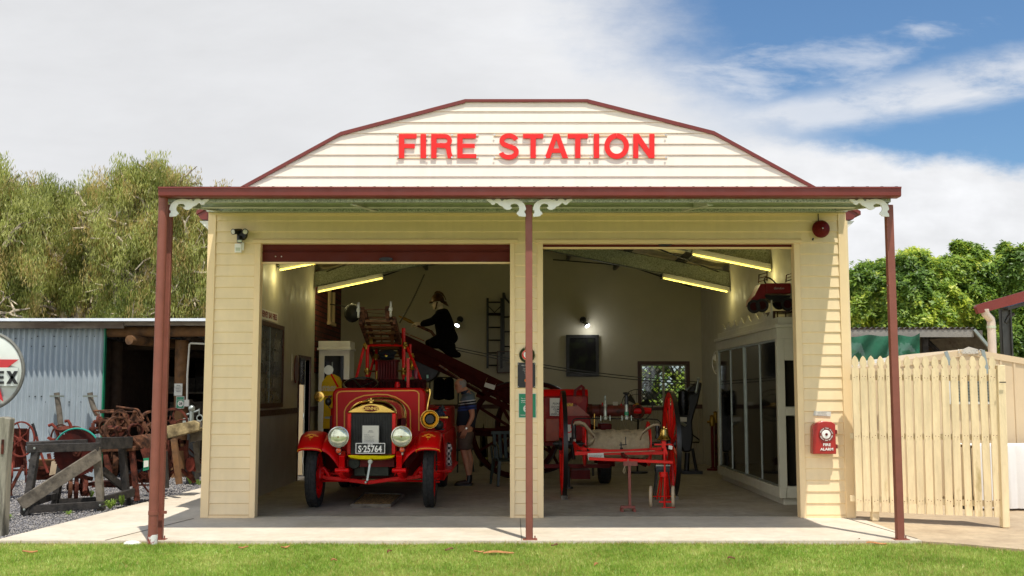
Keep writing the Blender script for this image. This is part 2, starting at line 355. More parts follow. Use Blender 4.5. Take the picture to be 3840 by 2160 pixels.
# ---------------------------------------------------------------- ground
def st(o): o['kind']='structure'; return o
def concrete(name,a,b,stain):
    m=mat(name,a,.85,var=.07,vs=1.2,bump=.2,bs=90,col2=b,c2s=1.3,c2t=.6,c2w=.18)
    nt=m.node_tree; p=nt.nodes['Principled BSDF']; lk=p.inputs['Base Color'].links[0].from_socket
    tc=nd(nt,'ShaderNodeTexCoord'); n=nd(nt,'ShaderNodeTexNoise'); n.inputs['Scale'].default_value=7; n.inputs['Detail'].default_value=9; n.inputs['Roughness'].default_value=.75; nt.links.new(tc.outputs['Object'],n.inputs['Vector'])
    mr=nd(nt,'ShaderNodeMapRange'); mr.inputs[1].default_value=.4; mr.inputs[2].default_value=.78; mr.inputs[3].default_value=1.04; mr.inputs[4].default_value=1-stain; nt.links.new(n.outputs[0],mr.inputs[0])
    vm=nd(nt,'ShaderNodeVectorMath',operation='SCALE'); nt.links.new(lk,vm.inputs[0]); nt.links.new(mr.outputs[0],vm.inputs['Scale']); nt.links.new(vm.outputs[0],p.inputs['Base Color']); return m
m_conc=concrete('concrete_apron','cec2ae','beb098',.22); m_conc2=concrete('concrete_path_old','b8a384','9a8468',.3); m_floor=concrete('concrete_floor','a89e8c','8c8370',.4)
m_soil=mat('soil','6a5a3e',.95,var=.3,vs=2,bump=.5)
m_turf=mat('turf_base','869648',.95,var=.3,vs=1.2,bump=.6,bs=80,col2='7f7a36',c2s=1.1,c2t=.56,c2w=.12)
m_gravelb=mat('gravel_bed','7a7673',.95,var=.35,vs=40,bump=1,bs=60)
mb=MB(); mb.bb(-400,400,-200,800,-.35,-.12); st(mb.build('ground',m_soil,loc=(0,0,0)))
mb=MB(); mb.bb(-30,30,-6,11.40,-.115,-.045); st(mb.build('lawn',m_turf,loc=(0,0,0)))
mb=MB(); mb.bb(-30,-5.0,11.405,32,-.11,-.05); st(mb.build('gravel_yard',m_gravelb,loc=(0,0,0)))
FRONT=11.37
mb=MB(); pl=[(-5.42,FRONT),(4.28,FRONT),(4.28,13.36),(4.22,13.36),(4.22,23.6),(-4.9,23.6),(-5.02,17.5),(-5.4,11.7)]
mb.prism(pl,(0,0,-.1),(1,0,0),(0,1,0),(0,0,.1)); st(mb.build('concrete_apron',m_conc,loc=(0,0,0),smooth=False))
mb=MB(); mb.bb(-3.74,4.1,13.5,23.3,.0005,.004); st(mb.build('concrete_floor',m_floor,loc=(0,0,0)))
mb=MB(); pl=[(4.285,11.36),(4.6,11.2),(5.1,10.75),(5.6,10.4),(6.4,10.2),(12,9.9),(12,26),(4.285,26)]
mb.prism(pl,(0,0,-.1),(1,0,0),(0,1,0),(0,0,.094)); st(mb.build('concrete_path',m_conc2,loc=(0,0,0),smooth=False))
# expansion joints
m_joint=mat('joint_dark','7a7060',.95,var=.2)
mb=MB()
mb.beam((-3.9,13.3,.003),(-4.25,11.38,.003),.012,.004); mb.beam((.1,13.3,.003),(.1,11.38,.003),.008,.004); mb.beam((4.1,13.3,.003),(4.28,11.5,.003),.010,.004) 
st(mb.build('slab_joints',m_joint,loc=(0,0,0)))
# oil stains are in the floor material. lawn blades
rng=np.random.default_rng(3)
def edge_y(x):
    return np.where(x<4.25,FRONT-.0,np.interp(x,[4.25,4.6,5.1,5.6,6.4,12],[11.36,11.2,10.75,10.4,10.2,9.9]))
def fnoise(x,y,s,seed):
    r=np.random.default_rng(seed); v=0
    for k in range(6):
        a=r.uniform(0,2*PI); f=s*r.uniform(.5,2); v=v+np.sin((x*math.cos(a)+y*math.sin(a))*f+r.uniform(0,6))
    return v/6
def blades(n,x0,x1,y0,y1,hmin,hmax,w,seed):
    r=np.random.default_rng(seed); x=r.uniform(x0,x1,n); y=y1-(y1-y0)*r.uniform(0,1,n)**1.12; k=y<edge_y(x)+.02*np.sin(x*23)*np.sin(x*7.1)+.012*r.normal(size=n); x=x[k];y=y[k]; n=len(x)
    p=fnoise(x,y,2.2,5); dens=r.uniform(-.9,1,n); k=dens<.75+p; x=x[k];y=y[k];p=p[k];n=len(x)
    near=np.clip((edge_y(x)-y)/.12,0,1)
    h=r.uniform(hmin,hmax,n)*(1+.35*p)*(1+.7*(1-near)*r.uniform(0,1,n)**3); a=r.uniform(0,2*PI,n); lean=r.uniform(.1,.9,n)*h; la=r.uniform(0,2*PI,n)
    b=np.stack([x,y,np.full(n,-.046)],1); wv=np.stack([np.cos(a)*w/2,np.sin(a)*w/2,np.zeros(n)],1)*r.uniform(.7,1.4,(n,1))
    top=b+np.stack([np.cos(la)*lean,np.sin(la)*lean,h],1)
    vs=np.stack([b-wv,b+wv,top],1).reshape(-1,3); fs=np.arange(3*n).reshape(-1,3); mi=(r.uniform(0,1,n)<(.10+.25*np.clip(p,0,1)+.6*(1-near))).astype(int); return vs,fs,mi
vs,fs,mi=blades(420000,-6.2,6.4,8.9,11.44,.016,.042,.006,1)
m_grass=leafmat('grass_green','76982e','9cb84a','c8d074',.35,1.3); m_grassd=leafmat('grass_dry','8a8040','b5a25a','cdbb7c',.3,1.5)
g=raw('grass',vs,fs,[m_grass,m_grassd],mi=mi); tag(g,'short mown green lawn grass with dry patches along the concrete edge','grass',kind='stuff')
# gravel stones
def stones(n,seed):
    r=np.random.default_rng(seed); y=11.45+ (r.uniform(0,1,n)**1.8)*12; x=r.uniform(-12,-5.0,n); xe=np.interp(y,[11.4,11.7,17.5,24],[-5.44,-5.42,-5.04,-4.92]); sc_=r.uniform(0,1,n); k=x<xe+.03*r.normal(size=n); x=x[k];y=y[k];n=len(x)
    s=r.uniform(.006,.015,n)*(1+(y-11)*.05); base=np.array([[1,0,0],[-1,0,0],[0,1,0],[0,-1,0],[0,0,.8],[0,0,-.8]]); vs=base[None]*s[:,None,None]*r.uniform(.6,1.3,(n,6,1)); a=r.uniform(0,6.3,n); c,sn=np.cos(a),np.sin(a)
    q=vs.copy(); q[:,:,0]=vs[:,:,0]*c[:,None]-vs[:,:,1]*sn[:,None]; q[:,:,1]=vs[:,:,0]*sn[:,None]+vs[:,:,1]*c[:,None]
    q+=np.stack([x,y,np.full(n,-.045)+s*.4],1)[:,None]; f=np.array([[0,2,4],[2,1,4],[1,3,4],[3,0,4],[2,0,5],[1,2,5],[3,1,5],[0,3,5]])
    fs=(f[None]+np.arange(n)[:,None,None]*6).reshape(-1,3); mi=np.repeat(r.integers(0,3,n),8); return q.reshape(-1,3),fs,mi
vs,fs,mi=stones(70000,2)
g=raw('gravel',vs,fs,[mat('stone_grey','7f7c7c',.9,var=.15,vs=30),mat('stone_pale','969089',.9,var=.15,vs=30),mat('stone_dark','5f5d5e',.9,var=.3,vs=30)],mi=mi); tag(g,'loose grey crushed gravel around the rusty farm machines','gravel',kind='stuff')
# ---------------------------------------------------------------- fire station building
XL,XR=-3.84,4.22; YF=13.4; XI0,XI1=-3.75,4.13; YB=23.3; XC=.19
stn=thing('fire_station','cream weatherboard fire station with two open bays and a red brown verandah','building',(XC,YF,0))
PB=.141
out_pts=[W('D',*q,YF) for q in ((496,531),(858,333),(1170,251),(1478,251),(1795,331),(2163,532))]
OZ=[p.z for p in out_pts]
def gx(z):
    if z<=3.79: return XL+.08,XR-.08
    def itp(a,b): return a.x+(b.x-a.x)*(z-a.z)/(b.z-a.z)
    l=itp(out_pts[0],out_pts[1]) if z<out_pts[1].z else itp(out_pts[1],out_pts[2]); r=itp(out_pts[5],out_pts[4]) if z<out_pts[4].z else itp(out_pts[4],out_pts[3])
    return l,r
ztop=out_pts[2].z
O1=(-3.17,-.025,3.41); O2=(.39,3.555,3.41)   # openings x0,x1,top
def board(mb,xa,xb,xa2,xb2,z0,z1,y=YF):
    a=(y-.013);b=(y-.004); h=z0+.010
    vs=[]
    for (xx,xx2) in ((xa,xa2),(xb,xb2)):
        vs+=[(xx,y+.03,z0),(xx,b,z0),(xx,a-.004,z0+.009),(xx2,b,z1),(xx2,y+.03,z1)]
    mb.add(vs,[(0,1,2,3,4),(9,8,7,6,5),(0,5,6,1),(1,6,7,2),(2,7,8,3),(3,8,9,4),(4,9,5,0)])
mw=MB(); mg=MB(); k=0
while .03+k*PB<ztop-.01:
    z0=.03+k*PB; z1=min(z0+PB,ztop); zm=(z0+z1)/2
    if z1<=O1[2]+.02: iv=[(XL+.1,O1[0]-.075),(O1[1]+.06,O2[0]-.06),(O2[1]+.075,XR-.1)]
    elif z0<3.8: iv=[(XL+.1,XR-.1)]
    else: iv=None
    if iv:
        if len(iv)==1 and z0<O1[2]+.05:
            for a,b in ((XL+.1,O1[0]-.1),(O1[1]+.1,O2[0]-.1),(O2[1]+.1,XR-.1)): board(mw,a,b,a,b,z0,z1)
            for a,b in ((O1[0]-.1,O1[1]+.1),(O2[0]-.1,O2[1]+.1)): board(mw,a,b,a,b,O1[2]+.05,z1)
        else:
            for a,b in iv: board(mw,a,b,a,b,z0,z1)
    else:
        a0,b0=gx(z0);a1,b1=gx(min(z1,ztop-.001)); board(mg,a0,b0,a1,b1,z0,z1)
    k+=1
mw.build('front_wall',m_clad,stn,smooth=False); mg.build('gable',mat('cream_gable_sunlit','f8ead4',.6,var=.04,vs=2.5,bump=.1,bs=160,streak=.05),stn,smooth=False)  # gable cream lightened beyond the wall cream to carry the sunlight on it
mb=MB(); mb.bb(XL+.02,O1[0]-.02,YF+.031,YF+.12,0,3.6); mb.bb(O1[1]+.02,O2[0]-.02,YF+.031,YF+.12,0,3.6); mb.bb(O2[1]+.02,XR-.02,YF+.031,YF+.12,0,3.6); mb.bb(XL+.02,XR-.02,YF+.032,YF+.119,O1[2]+.01,3.8)
mb.pris([(out_pts[i].x,YF+.04,out_pts[i].z-.02) for i in range(6)],(0,.06,0)); mb.build('wall_frame',m_inw,stn)
# corner and opening trims
for x0,x1 in ((XL,XL+.10),(XR-.10,XR)):
    mb=MB(); mb.bb(x0,x1,YF-.028,YF+.05,0,3.82); mb.build('corner_trim',m_trim,stn,bevel=.004)
mb=MB(); mb.bb(XR-.001,XR+.02,YF-.026,YF+1.4,0,3.7); mb.build('corner_trim',m_clad,stn)
for x0,x1,zt in (O1,O2):
    mb=MB(); mb.bb(x0-.075,x0,YF-.024,YF+.13,0,zt-.0); mb.bb(x1,x1+.075 if x1>3 else x1+.06,YF-.024,YF+.13,0,zt); mb.bb(x0-.1,x1+.1,YF-.034,YF+.135,zt,zt+.05); mb.build('door_frame',m_trim,stn,bevel=.004)
mb=MB()
for a,b in ((XL+.1,O1[0]-.075),(O1[1]+.06,O2[0]-.06),(O2[1]+.075,XR-.1)): mb.bb(a,b,YF-.024,YF+.03,.0,.03)
mb.bb(XL+.1,XR-.1,YF-.026,YF+.03,3.775,3.80); mb.build('base_trim',m_trim,stn)
# roller doors
for (x0,x1,zt),zb,hx in ((O1,3.185,W('D',972,652,13.5).x),(O2,3.375,W('D',1672,614,13.5).x)):
    d=MB(); z=zt+.02
    prof=[]
    zz=zb
    while zz<zt+.05:
        prof+=[(YF+.075,zz),(YF+.075,min(zz+.125,zt+.06)),(YF+.09,min(zz+.135,zt+.06)),(YF+.09,min(zz+.15,zt+.06)),(YF+.075,min(zz+.16,zt+.06))]; zz+=.165
    pts=[(YF+.10,p[1]) for p in reversed(prof)]; d.pris([(x0,p[0],p[1]) for p in prof]+[(x0,YF+.11,zt+.06),(x0,YF+.11,zb)],(x1-x0,0,0))
    o=d.build('roller_door',mat('door_red_brown','5c1e14',.55,var=.08,vs=3,spec=.25),stn,smooth=False)
    b=MB(); b.bb(x0,x1,YF+.06,YF+.115,zb-.022,zb-.001); b.build('bottom_rail',m_trim,o)
    h=MB(); h.lathe([(0,-.012),(.085,-.012),(.09,0),(.085,.014),(0,.014)],(hx,YF+.06,zb+.035),(0,1,0),20,sy=.28); h.build('handle',m_black,o)
    if zb<3.3:
        r=MB(); [r.ball((x0+.17+q*.075,YF+.068,zb+.07),.008,8) for q in (0,1)]; r.each('rivet',m_white,o)
    # roll drum behind
    r=MB(); r.tube([(x0+.02,YF+.42,3.62),(x1-.02,YF+.42,3.62)],.2,20); r.build('roller_drum',m_dred,o)
# gable barge flashing
mb=MB()
for i in range(5):
    a,b=out_pts[i],out_pts[i+1]; n_=V((-(b.z-a.z),0,b.x-a.x)).normalized()
    pa,pb=a,b
    mb.pris([(pa.x,YF-.035,pa.z),(pb.x,YF-.035,pb.z),(pb.x-n_.x*.0,YF-.035,pb.z-.048 if i!=2 else pb.z-.035),(pa.x,YF-.035,pa.z-.048 if i!=2 else pa.z-.035)],(0,.35,0))
mb.build('barge_flashing',m_redb,stn,smooth=False)
# side and back walls, lining
def rects(x0,x1,z0,z1,holes):
    """split rect minus holes into rects"""
    xs=sorted({x0,x1,*[h[0] for h in holes],*[h[1] for h in holes]}); zs=sorted({z0,z1,*[h[2] for h in holes],*[h[3] for h in holes]}); o=[]
    for i in range(len(xs)-1):
        for j in range(len(zs)-1):
            a,b,c,d=xs[i],xs[i+1],zs[j],zs[j+1]
            if any(h[0]<=a and b<=h[1] and h[2]<=c and d<=h[3] for h in holes): continue
            o.append((a,b,c,d))
    return o
DR=(18.85,19.85,0,2.12); wa=W('D',1612,917,YB); wb=W('D',1728,1024,YB); WN=(wa.x,wb.x,wb.z,wa.z)
mb=MB()
for a,b,c,d in rects(YF+.125,YB,0,4.0,[DR]): mb.bb(XL,XI0,a,b,c,d)
mb.build('side_wall',m_inw,stn); mb=MB(); mb.bb(XI1,XR,YF+.125,YB,0,4.0); mb.build('side_wall',m_inw,stn)
def rz(x): return 3.9+.2*(4.03-abs(x-XC))
mb=MB()
for a,b,c,d in rects(XL,XR,0,3.8,[WN]): mb.bb(a,b,YB,YB+.12,c,d)
mb.pris([(XL,YB,3.8),(XR,YB,3.8),(XR,YB,rz(XR)+.11),(XC,YB,rz(XC)+.11),(XL,YB,rz(XL)+.11)],(0,.12,0)); mb.build('back_wall',m_inw,stn)
# corrugated dado panels and rail
def corr(name,p,q,z0,z1,pitch,amp,nrm,m,parent=None,t=0,smooth=True):
    p=V(p);q=V(q);n=int((q-p).length/pitch*6); nrm=V(nrm); vs=[]
    for i in range(n+1):
        f=i/n; c=p.lerp(q,f)+nrm*(amp*(.5+.5*math.sin(f*(q-p).length/pitch*2*PI)))
        vs+= [(c.x,c.y,z0),(c.x,c.y,z1)]
    mb=MB(); mb.add(vs,[(2*i,2*i+2,2*i+3,2*i+1) for i in range(n)]); return mb.build(name,m,parent,smooth=smooth)
corr('dado_panel',(XI0+.003,YF+.2,0),(XI0+.003,DR[0]-.06,0),0.005,1.18,.032,.008,(1,0,0),m_indado,stn)
corr('dado_panel',(XI0+.003,YB-.01,0),(XI1-.003,YB-.01,0),0.005,1.18,.05,.008,(0,-1,0),m_indado,stn)
mb=MB(); mb.bb(XI0+.002,XI0+.025,YF+.14,DR[0]-.07,1.18,1.27); mb.bb(XI0+.002,XI0+.025,DR[1]+.07,YB,1.18,1.27); mb.bb(XI0+.03,WN[0]-.06,YB-.027,YB-.002,1.18,1.27);mb.bb(WN[1]+.06,XI1-.01,YB-.027,YB-.002,1.18,1.27); mb.build('dado_rail',m_brown,stn)
# roof
mb=MB()
for s in (-1,1):
    xe=XC+s*4.17
    mb.pris([(xe,YF+.11,rz(xe)+.12),(XC,YF+.11,rz(XC)+.12),(XC,YF+.11,rz(XC)+.14),(xe,YF+.11,rz(xe)+.14)],(0,YB-YF+.1,0))
mb.build('roof',m_redb,stn,smooth=False)
# foil ceiling sagging between purlins
ny=[13.55,14.4,15.3,16.2,17.1,18.0,18.9,19.8,20.7,21.6,22.5,23.28]
vs=[];fs=[];nx=32;rows=[]
for i in range(len(ny)-1):
    for k in range(6): rows.append((ny[i]+(ny[i+1]-ny[i])*k/6))
rows.append(ny[-1])
for y in rows:
    for i in range(nx+1):
        x=XI0+(XI1-XI0)*i/nx; u=(x-XC)/1.03; sag=.06*abs(math.sin(PI*u))
        vs.append((x,y,rz(x)+.09-sag-.012*math.sin(y*3+x)))
for j in range(len(rows)-1):
    for i in range(nx): a=j*(nx+1)+i; fs.append((a,a+1,a+nx+2,a+nx+1))
mb=MB(); mb.add(vs,fs); mb.build('ceiling_lining',m_foil,stn)
# purlins run front to back, rafters cross
mb=MB()
for i in range(-3,4):
    if i==0: continue
    x=XC+i*1.03; mb.bb(x-.03,x+.03,YF+.3,YB,rz(x)-.10,rz(x)+.06)
mb.each('purlin',m_black,stn)
for y in (17.0,20.2):
    mb=MB()
    for s in (-1,1):
        xe=XI1 if s>0 else XI0; x0,x1=sorted((xe,XC)); f=lambda x:rz(x)-.10
        for yy in (y,):
            mb.pris([(xe,yy,f(xe)-.29),(XC,yy,f(XC)-.29),(XC,yy,f(XC)),(xe,yy,f(xe))],(0,.012,0))
        for zz in (-.29,-.012):
            mb.pris([(xe,y,f(xe)+zz),(XC,y,f(XC)+zz),(XC,y,f(XC)+zz+.012),(xe,y,f(xe)+zz+.012)],(0,.09,0))
    mb.build('rafter',m_zinc,stn,smooth=False)
mb=MB()
for s,(xa,xb) in ((1,(.9,3.9)),(-1,(-.6,-3.5))):
    mb.tube([(xa,17.1,rz(xa)-.16),(xb,20.1,rz(xb)-.16)],.014,6); mb.tube([(xb,17.1,rz(xb)-.16),(xa,20.1,rz(xa)-.16)],.014,6)
    mb.tube([(xa,20.3,rz(xa)-.16),(xb,23.1,rz(xb)-.16)],.014,6); mb.tube([(xb,20.3,rz(xb)-.16),(xa,23.1,rz(xa)-.16)],.014,6)
mb.each('roof_bracing',m_black,stn)
# eave gutters at the sides
for s in (-1,1):
    x=XL if s<0 else XR
    mb=MB(); mb.pris([(x,YF-.02,3.83),(x+s*.15,YF-.02,3.83),(x+s*.145,YF-.02,3.79),(x+s*.10,YF-.02,3.72),(x,YF-.02,3.71)],(0,10,0)); mb.build('eave_gutter',m_redb,stn)
    mb=MB(); mb.pris([(x,YF+.0,3.70),(x+s*.12,YF+.0,3.70),(x,YF+.0,3.58)],(0,9.9,0)); mb.build('eave_soffit',m_white,stn)
# verandah
zg1=W('D',1288,470,11.22).z; zg0=W('D',1288,494,11.22).z; gxl=W('D',398,480,11.22).x; gxr=W('D',2267,480,11.22).x
mb=MB(); mb.pris([(gxl,11.22,zg0+.012),(gxl,11.215,zg1-.02),(gxl,11.205,zg1-.018),(gxl,11.205,zg1),(gxl,11.23,zg1),(gxl,11.36,zg1-.02),(gxl,11.36,zg0),(gxl,11.235,zg0)],(gxr-gxl,0,0)); mb.build('verandah_gutter',m_redb,stn,smooth=False)
zv0=zg1-.043; zv1=W('D',1288,516,13.36).z+.0
prof=[];x=gxl+.05
while x<gxr-.05:
    prof+=[(x,0),(x+.05,0),(x+.062,.02),(x+.085,.02),(x+.097,0)]; x+=.155
def sheet(name,dz,m):
    vs=[];fs=[]
    for px_,h in prof: vs+=[(px_,11.27,zv0+h+dz+.035),(px_,13.38,zv1+h+dz+.035)]
    mb=MB(); mb.add(vs,[(2*i,2*i+2,2*i+3,2*i+1) for i in range(len(prof)-1)]); mb.build(name,m,stn,smooth=False)
sheet('verandah_roof',.004,mat('dull_roof_red','50302a',.6,var=.1)); sheet('verandah_ceiling',0,mat('green_grey_underside','9c9e8c',.5,.2,var=.12,vs=5))
mb=MB(); mb.bb(gxl+.06,gxr-.06,11.37,11.44,zg0-.034,zg0+.05); mb.build('verandah_beam',m_zinc,stn)
mb=MB(); zp=W('D',1288,518,12.4).z; mb.bb(gxl+.12,gxr-.12,12.38,12.44,zp-.02,zp+.06); mb.bb(gxl+.12,gxr-.12,12.34,12.44,zp-.025,zp-.02); mb.build('verandah_purlin',m_zincp,stn)
mb=MB(); mb.bb(XL+.0,XR-.0,13.28,13.37,3.802,zv1+.02); mb.build('wall_ledger',m_zinc,stn)
for xx in (-3.72,-1.75,2.12,4.07):
    mb=MB(); mb.pris([(xx,11.45,zg0-.05),(xx,13.27,3.805),(xx,13.27,3.87),(xx,11.45,zg0+.03)],(.012,0,0)); mb.pris([(xx,11.45,zg0-.055),(xx,13.27,3.80),(xx,13.27,3.806),(xx,11.45,zg0-.049)],(.06,0,0)); mb.build('verandah_rafter',m_zincp,stn)
# posts and downpipe
XDP=W('L',1258,1100,11.32).x
pb=G('D',1331,1347); ptop=zg0-.055
for nm,xx,yy,wd in (('verandah_post',(W('D',1331.5,1347,11.45).x),11.45,.075),('verandah_post',W('D',2259,1350,11.45).x+.02,11.45,.078),('verandah_post',W('L',1318,1100,11.45).x,11.45,.06)):
    mb=MB(); mb.bb(xx-wd/2,xx+wd/2,yy-wd/2,yy+wd/2,.0,ptop); o=mb.build(nm,m_post,stn,bevel=.006)
    f=MB(); f.bb(xx-wd*.9,xx+wd*1.1,yy-wd*.8,yy+wd*.8,.0005,.008); f.tube([(xx+wd*.8,yy,.0),(xx+wd*.8,yy,.04)],.007,6); f.build('base_plate',m_post,o)
xd=W('D',403,900,11.33).x
mb=MB(); mb.tube([(XDP,11.32,-.03),(XDP,11.32,zg0+.02)],.049,20); o=mb.build('downpipe',m_post,stn)
f=MB(); f.lathe([(.05,-.02),(.053,-.02),(.053,.02),(.05,.02)],(XDP,11.32,.29),(0,0,1),20); f.bb(XDP+.0,XDP+.12,11.37,11.385,.275,.305); f.build('pipe_strap',m_post,o)
f=MB(); f.lathe([(.0503,-.0),(.0506,0),(.0506,.09),(.0503,.1)],(XDP,11.32,-.03),(0,0,1),20,cap=False); f.build('bare_patch',mat('chipped_white','dcd8cf',.8,var=.1,col2='8c4538',c2s=14,c2t=.5,c2w=.03),o)
f=MB(); f.ball((-3.95,11.33,-.03),.07,10,sz=(1.4,.8,.5)); f=f.build('footing_stone',m_white); tag(f,'small white painted lump of concrete beside the left verandah downpipe','stone')
# fretwork brackets
fret=[(290,532),(292,497),(303,488),(309,470),(303,456),(290,450),(288,438),(295,408),(310,375),(340,345),(388,322),(440,313),(500,318),(522,326),(545,316),(556,320),(563,334),(578,339),(592,334),(598,318),(612,312),(650,313),(662,320),(668,330),(682,334),(696,330),(702,318),(765,315),(768,330),(742,348),(716,368),(705,385),(672,385),(657,364),(638,366),(622,382),(605,397),(575,408),(555,432),(520,449),(492,447),(468,436),(455,420),(470,417),(478,405),(474,388),(455,376),(425,372),(396,379),(379,400),(370,430),(375,458),(395,478),(405,500),(388,508),(375,526),(332,531)]
sc_=px('V',11.4); base=[((x-288)*sc_,(532-y)*sc_) for x,y in fret]
zfr=W('V',290,532,11.4).z
def bracket(x,s):
    mb=MB(); P_=[(x+s*a,11.345,zfr+b) for a,b in base]; mb.pris(P_,(0,.02,0)); o=mb.build('fretwork_bracket',m_white,stn,smooth=False)
bracket(W('V',290,500,11.4).x,1); xm=W('D',1331.5,520,11.45).x; bracket(xm+.037,1); bracket(xm-.037,-1); bracket(W('D',2232,520,11.4).x,-1)
# eave: end closures of verandah
# ---------------------------------------------------------------- lettering
SG=thing('station_sign','large red capital letters reading fire station fixed on the cream gable','sign',(XC,YF-.06,W('D',1288,370,YF).z))
gy=YF-.038; us=px('G',YF)
def GW(x,y): return W('G',x,y,gy)
def stroke(mb,pts,w,o=0): mb.ribbon([GW(*p)-V((0,o,0)) for p in pts],w*us,.012,(0,1,0))
def arcp(cx,cy,rx,ry,a0,a1,n=14): return [(cx+rx*math.cos(R(a0+(a1-a0)*i/n)),cy-ry*math.sin(R(a0+(a1-a0)*i/n))) for i in range(n+1)]
LT,LB=112,307; TH=43
def poly(mb,pts): mb.pris([GW(*p) for p in pts],(0,.012,0))
def Lt(ch,x0,x1):
    mb=MB(); ym=(LT+LB)/2
    if ch=='F': poly(mb,[(x0,LB),(x0,LT),(x1,LT),(x1,LT+37),(x0+TH,LT+37),(x0+TH,LT+80),(x1-14,LT+80),(x1-14,LT+114),(x0+TH,LT+114),(x0+TH,LB)])
    if ch=='E': poly(mb,[(x0,LB),(x0,LT),(x1-2,LT),(x1-2,LT+36),(x0+TH,LT+36),(x0+TH,LT+79),(x1-12,LT+79),(x1-12,LT+112),(x0+TH,LT+112),(x0+TH,LB-34),(x1,LB-34),(x1,LB)])
    if ch=='I': poly(mb,[(x0,LB),(x0,LT),(x1,LT),(x1,LB)])
    if ch=='T': m=(x0+x1)/2; poly(mb,[(x0,LT),(x1,LT),(x1,LT+36),(m+TH/2,LT+36),(m+TH/2,LB),(m-TH/2,LB),(m-TH/2,LT+36),(x0,LT+36)])
    if ch=='A':
        m=(x0+x1)/2; poly(mb,[(x0,LB),(m-24,LT),(m,LT),(m,LT+46),(m-23,LT+117),(m,LT+117),(m,LT+152),(m-35,LT+152),(x0+46,LB)]); poly(mb,[(x1,LB),(m+24,LT),(m,LT),(m,LT+46),(m+23,LT+117),(m,LT+117),(m,LT+152),(m+35,LT+152),(x1-46,LB)])
    if ch=='N': poly(mb,[(x0,LB),(x0,LT),(x0+45,LT),(x1-41,LT+125),(x1-41,LT),(x1,LT),(x1,LB),(x1-44,LB),(x0+41,LT+72),(x0+41,LB)])
    if ch=='O': m=(x0+x1)/2; stroke(mb,arcp(m,ym,(x1-x0)/2-20,(LB-LT)/2-15,90,450.1,36),42)
    if ch=='S': 
        m=(x0+x1)/2; stroke(mb,arcp(m,LT+55,60,41,12,90,6)+arcp(m,LT+55,56,41,90,225,10)[1:]+[(m+8,LT+101)]+arcp(m+2,LT+145,60,42,48,-90,12)+arcp(m+2,LT+145,64,42,-90,-172,7)[1:],39)
    if ch=='R':
        mb.pris([GW(*p)-V((0,.001,0)) for p in [(x0,LB),(x0,LT),(x0+TH,LT),(x0+TH,LB)]],(0,.014,0)); stroke(mb,[(x0+TH-1,LT+18)]+arcp(x1-60,LT+55,40,37,90,-90,12)+[(x0+TH-1,LT+92)],36); stroke(mb,[(x0+70,LT+92),(x1-52,LT+96),(x1-31,LT+112),(x1-25,LT+150),(x1-14,LB)],40,.003)
    o=mb.build('letter_'+ch.lower(),m_redlet,SG,smooth=False); return o
for ch,a,b in (('F',313,455),('I',487,532),('R',573,742),('E',783,936),('S',1113,1282),('T',1312,1476),('A',1486,1676),('T',1672,1835),('I',1882,1926),('O',1968,2165),('N',2200,2371)): Lt(ch,a,b)
for y_ in (124,303):
    for a,b in ((296,955),(1075,2475)):
        mb=MB(); p=GW(a,y_);q=GW(b,y_); mb.bb(p.x,q.x,gy+.020,gy+.030,p.z-.006,p.z+.006); mb.build('mounting_rail',m_trim,SG)
m_sc=m_chrome; mb=MB()
for x in (303,542,740,945,1082,1490,1855,2160,2462):
    for y in (120,301): p=GW(x,y); mb.disc(p,(0,1,0),.012,.01,8)
mb.each('screw',m_sc,SG)
# ---------------------------------------------------------------- fittings on the front wall
t=thing('floodlight','black twin head floodlight with sensor on the upper left of the front wall','floodlight',W('V',1130,830,YF-.1))
def cyl2(mb,k,x0,y0,x1,y1,d0,d1,r,n=16,mi=0): mb.tube([W(k,x0,y0,d0),W(k,x1,y1,d1)],r*px(k,YF),n,mi)
mb=MB(); mb.lathe([(0,-.03),(.055,-.03),(.065,0),(.06,.05),(.05,.09),(0,.1)],W('V',1150,745,YF-.06),(0,1,0),20); mb.tube([W('V',1122,760,YF-.09),W('V',1122,832,YF-.1)],.034,14); mb.tube([W('V',1100,720,YF-.1),W('V',1140,700,YF-.08),W('V',1165,710,YF-.1)],.016,8); mb.build('base',m_black,t)
for x,y,dx_ in ((1050,705,-1),(1190,705,.5)):
    c=W('V',x,y,YF-.16); ax=V((dx_*.6,-1,-.25)).normalized(); mb=MB(); mb.lathe([(0,-.13),(.028,-.13),(.033,-.08),(.036,.0),(.038,.01),(.034,.012),(.032,.004),(0,.004)],c,ax,18); h=mb.build('lamp_head',m_black,t)
    f=MB(); f.lathe([(0,0),(.031,0),(.028,.008),(0,.012)],c+ax*.005,ax,18); f.build('lens',m_paper,h)
f=MB(); f.bb(*sorted((W('V',1097,800,YF-.13).x,W('V',1148,800,YF-.13).x)),YF-.135,YF-.125,W('V',1120,830,YF-.13).z,W('V',1120,805,YF-.13).z); f.build('sensor_window',m_zincp,t)
a=W('V',1065,850,YF-.05);b=W('V',1145,955,YF-.05)
t=thing('sensor_box','small white box with a grey window below the black floodlight','sensor box',(a.x/2+b.x/2,YF-.02,b.z))
mb=MB(); mb.bb(a.x,b.x,YF-.06,YF-.012,b.z,a.z); mb.bb(b.x-.01,b.x+.025,YF-.045,YF-.012,b.z+.03,a.z+.02); mb.build('case',m_white,t,bevel=.003)
mb=MB(); mb.bb(a.x+.015,b.x-.015,YF-.063,YF-.0602,b.z+.02,b.z+.06); mb.build('window',m_zincp,t)
c=W('D',2065,576,YF-.06); t=thing('alarm_bell','round red alarm bell high on the right end of the front wall','alarm bell',(c.x,YF-.02,c.z))
mb=MB(); mb.lathe([(0,-.075),(.03,-.075),(.08,-.06),(.105,-.03),(.112,.0),(.108,.005),(0,.005)],c,(0,1,0),28); mb.build('gong',m_dred,t)
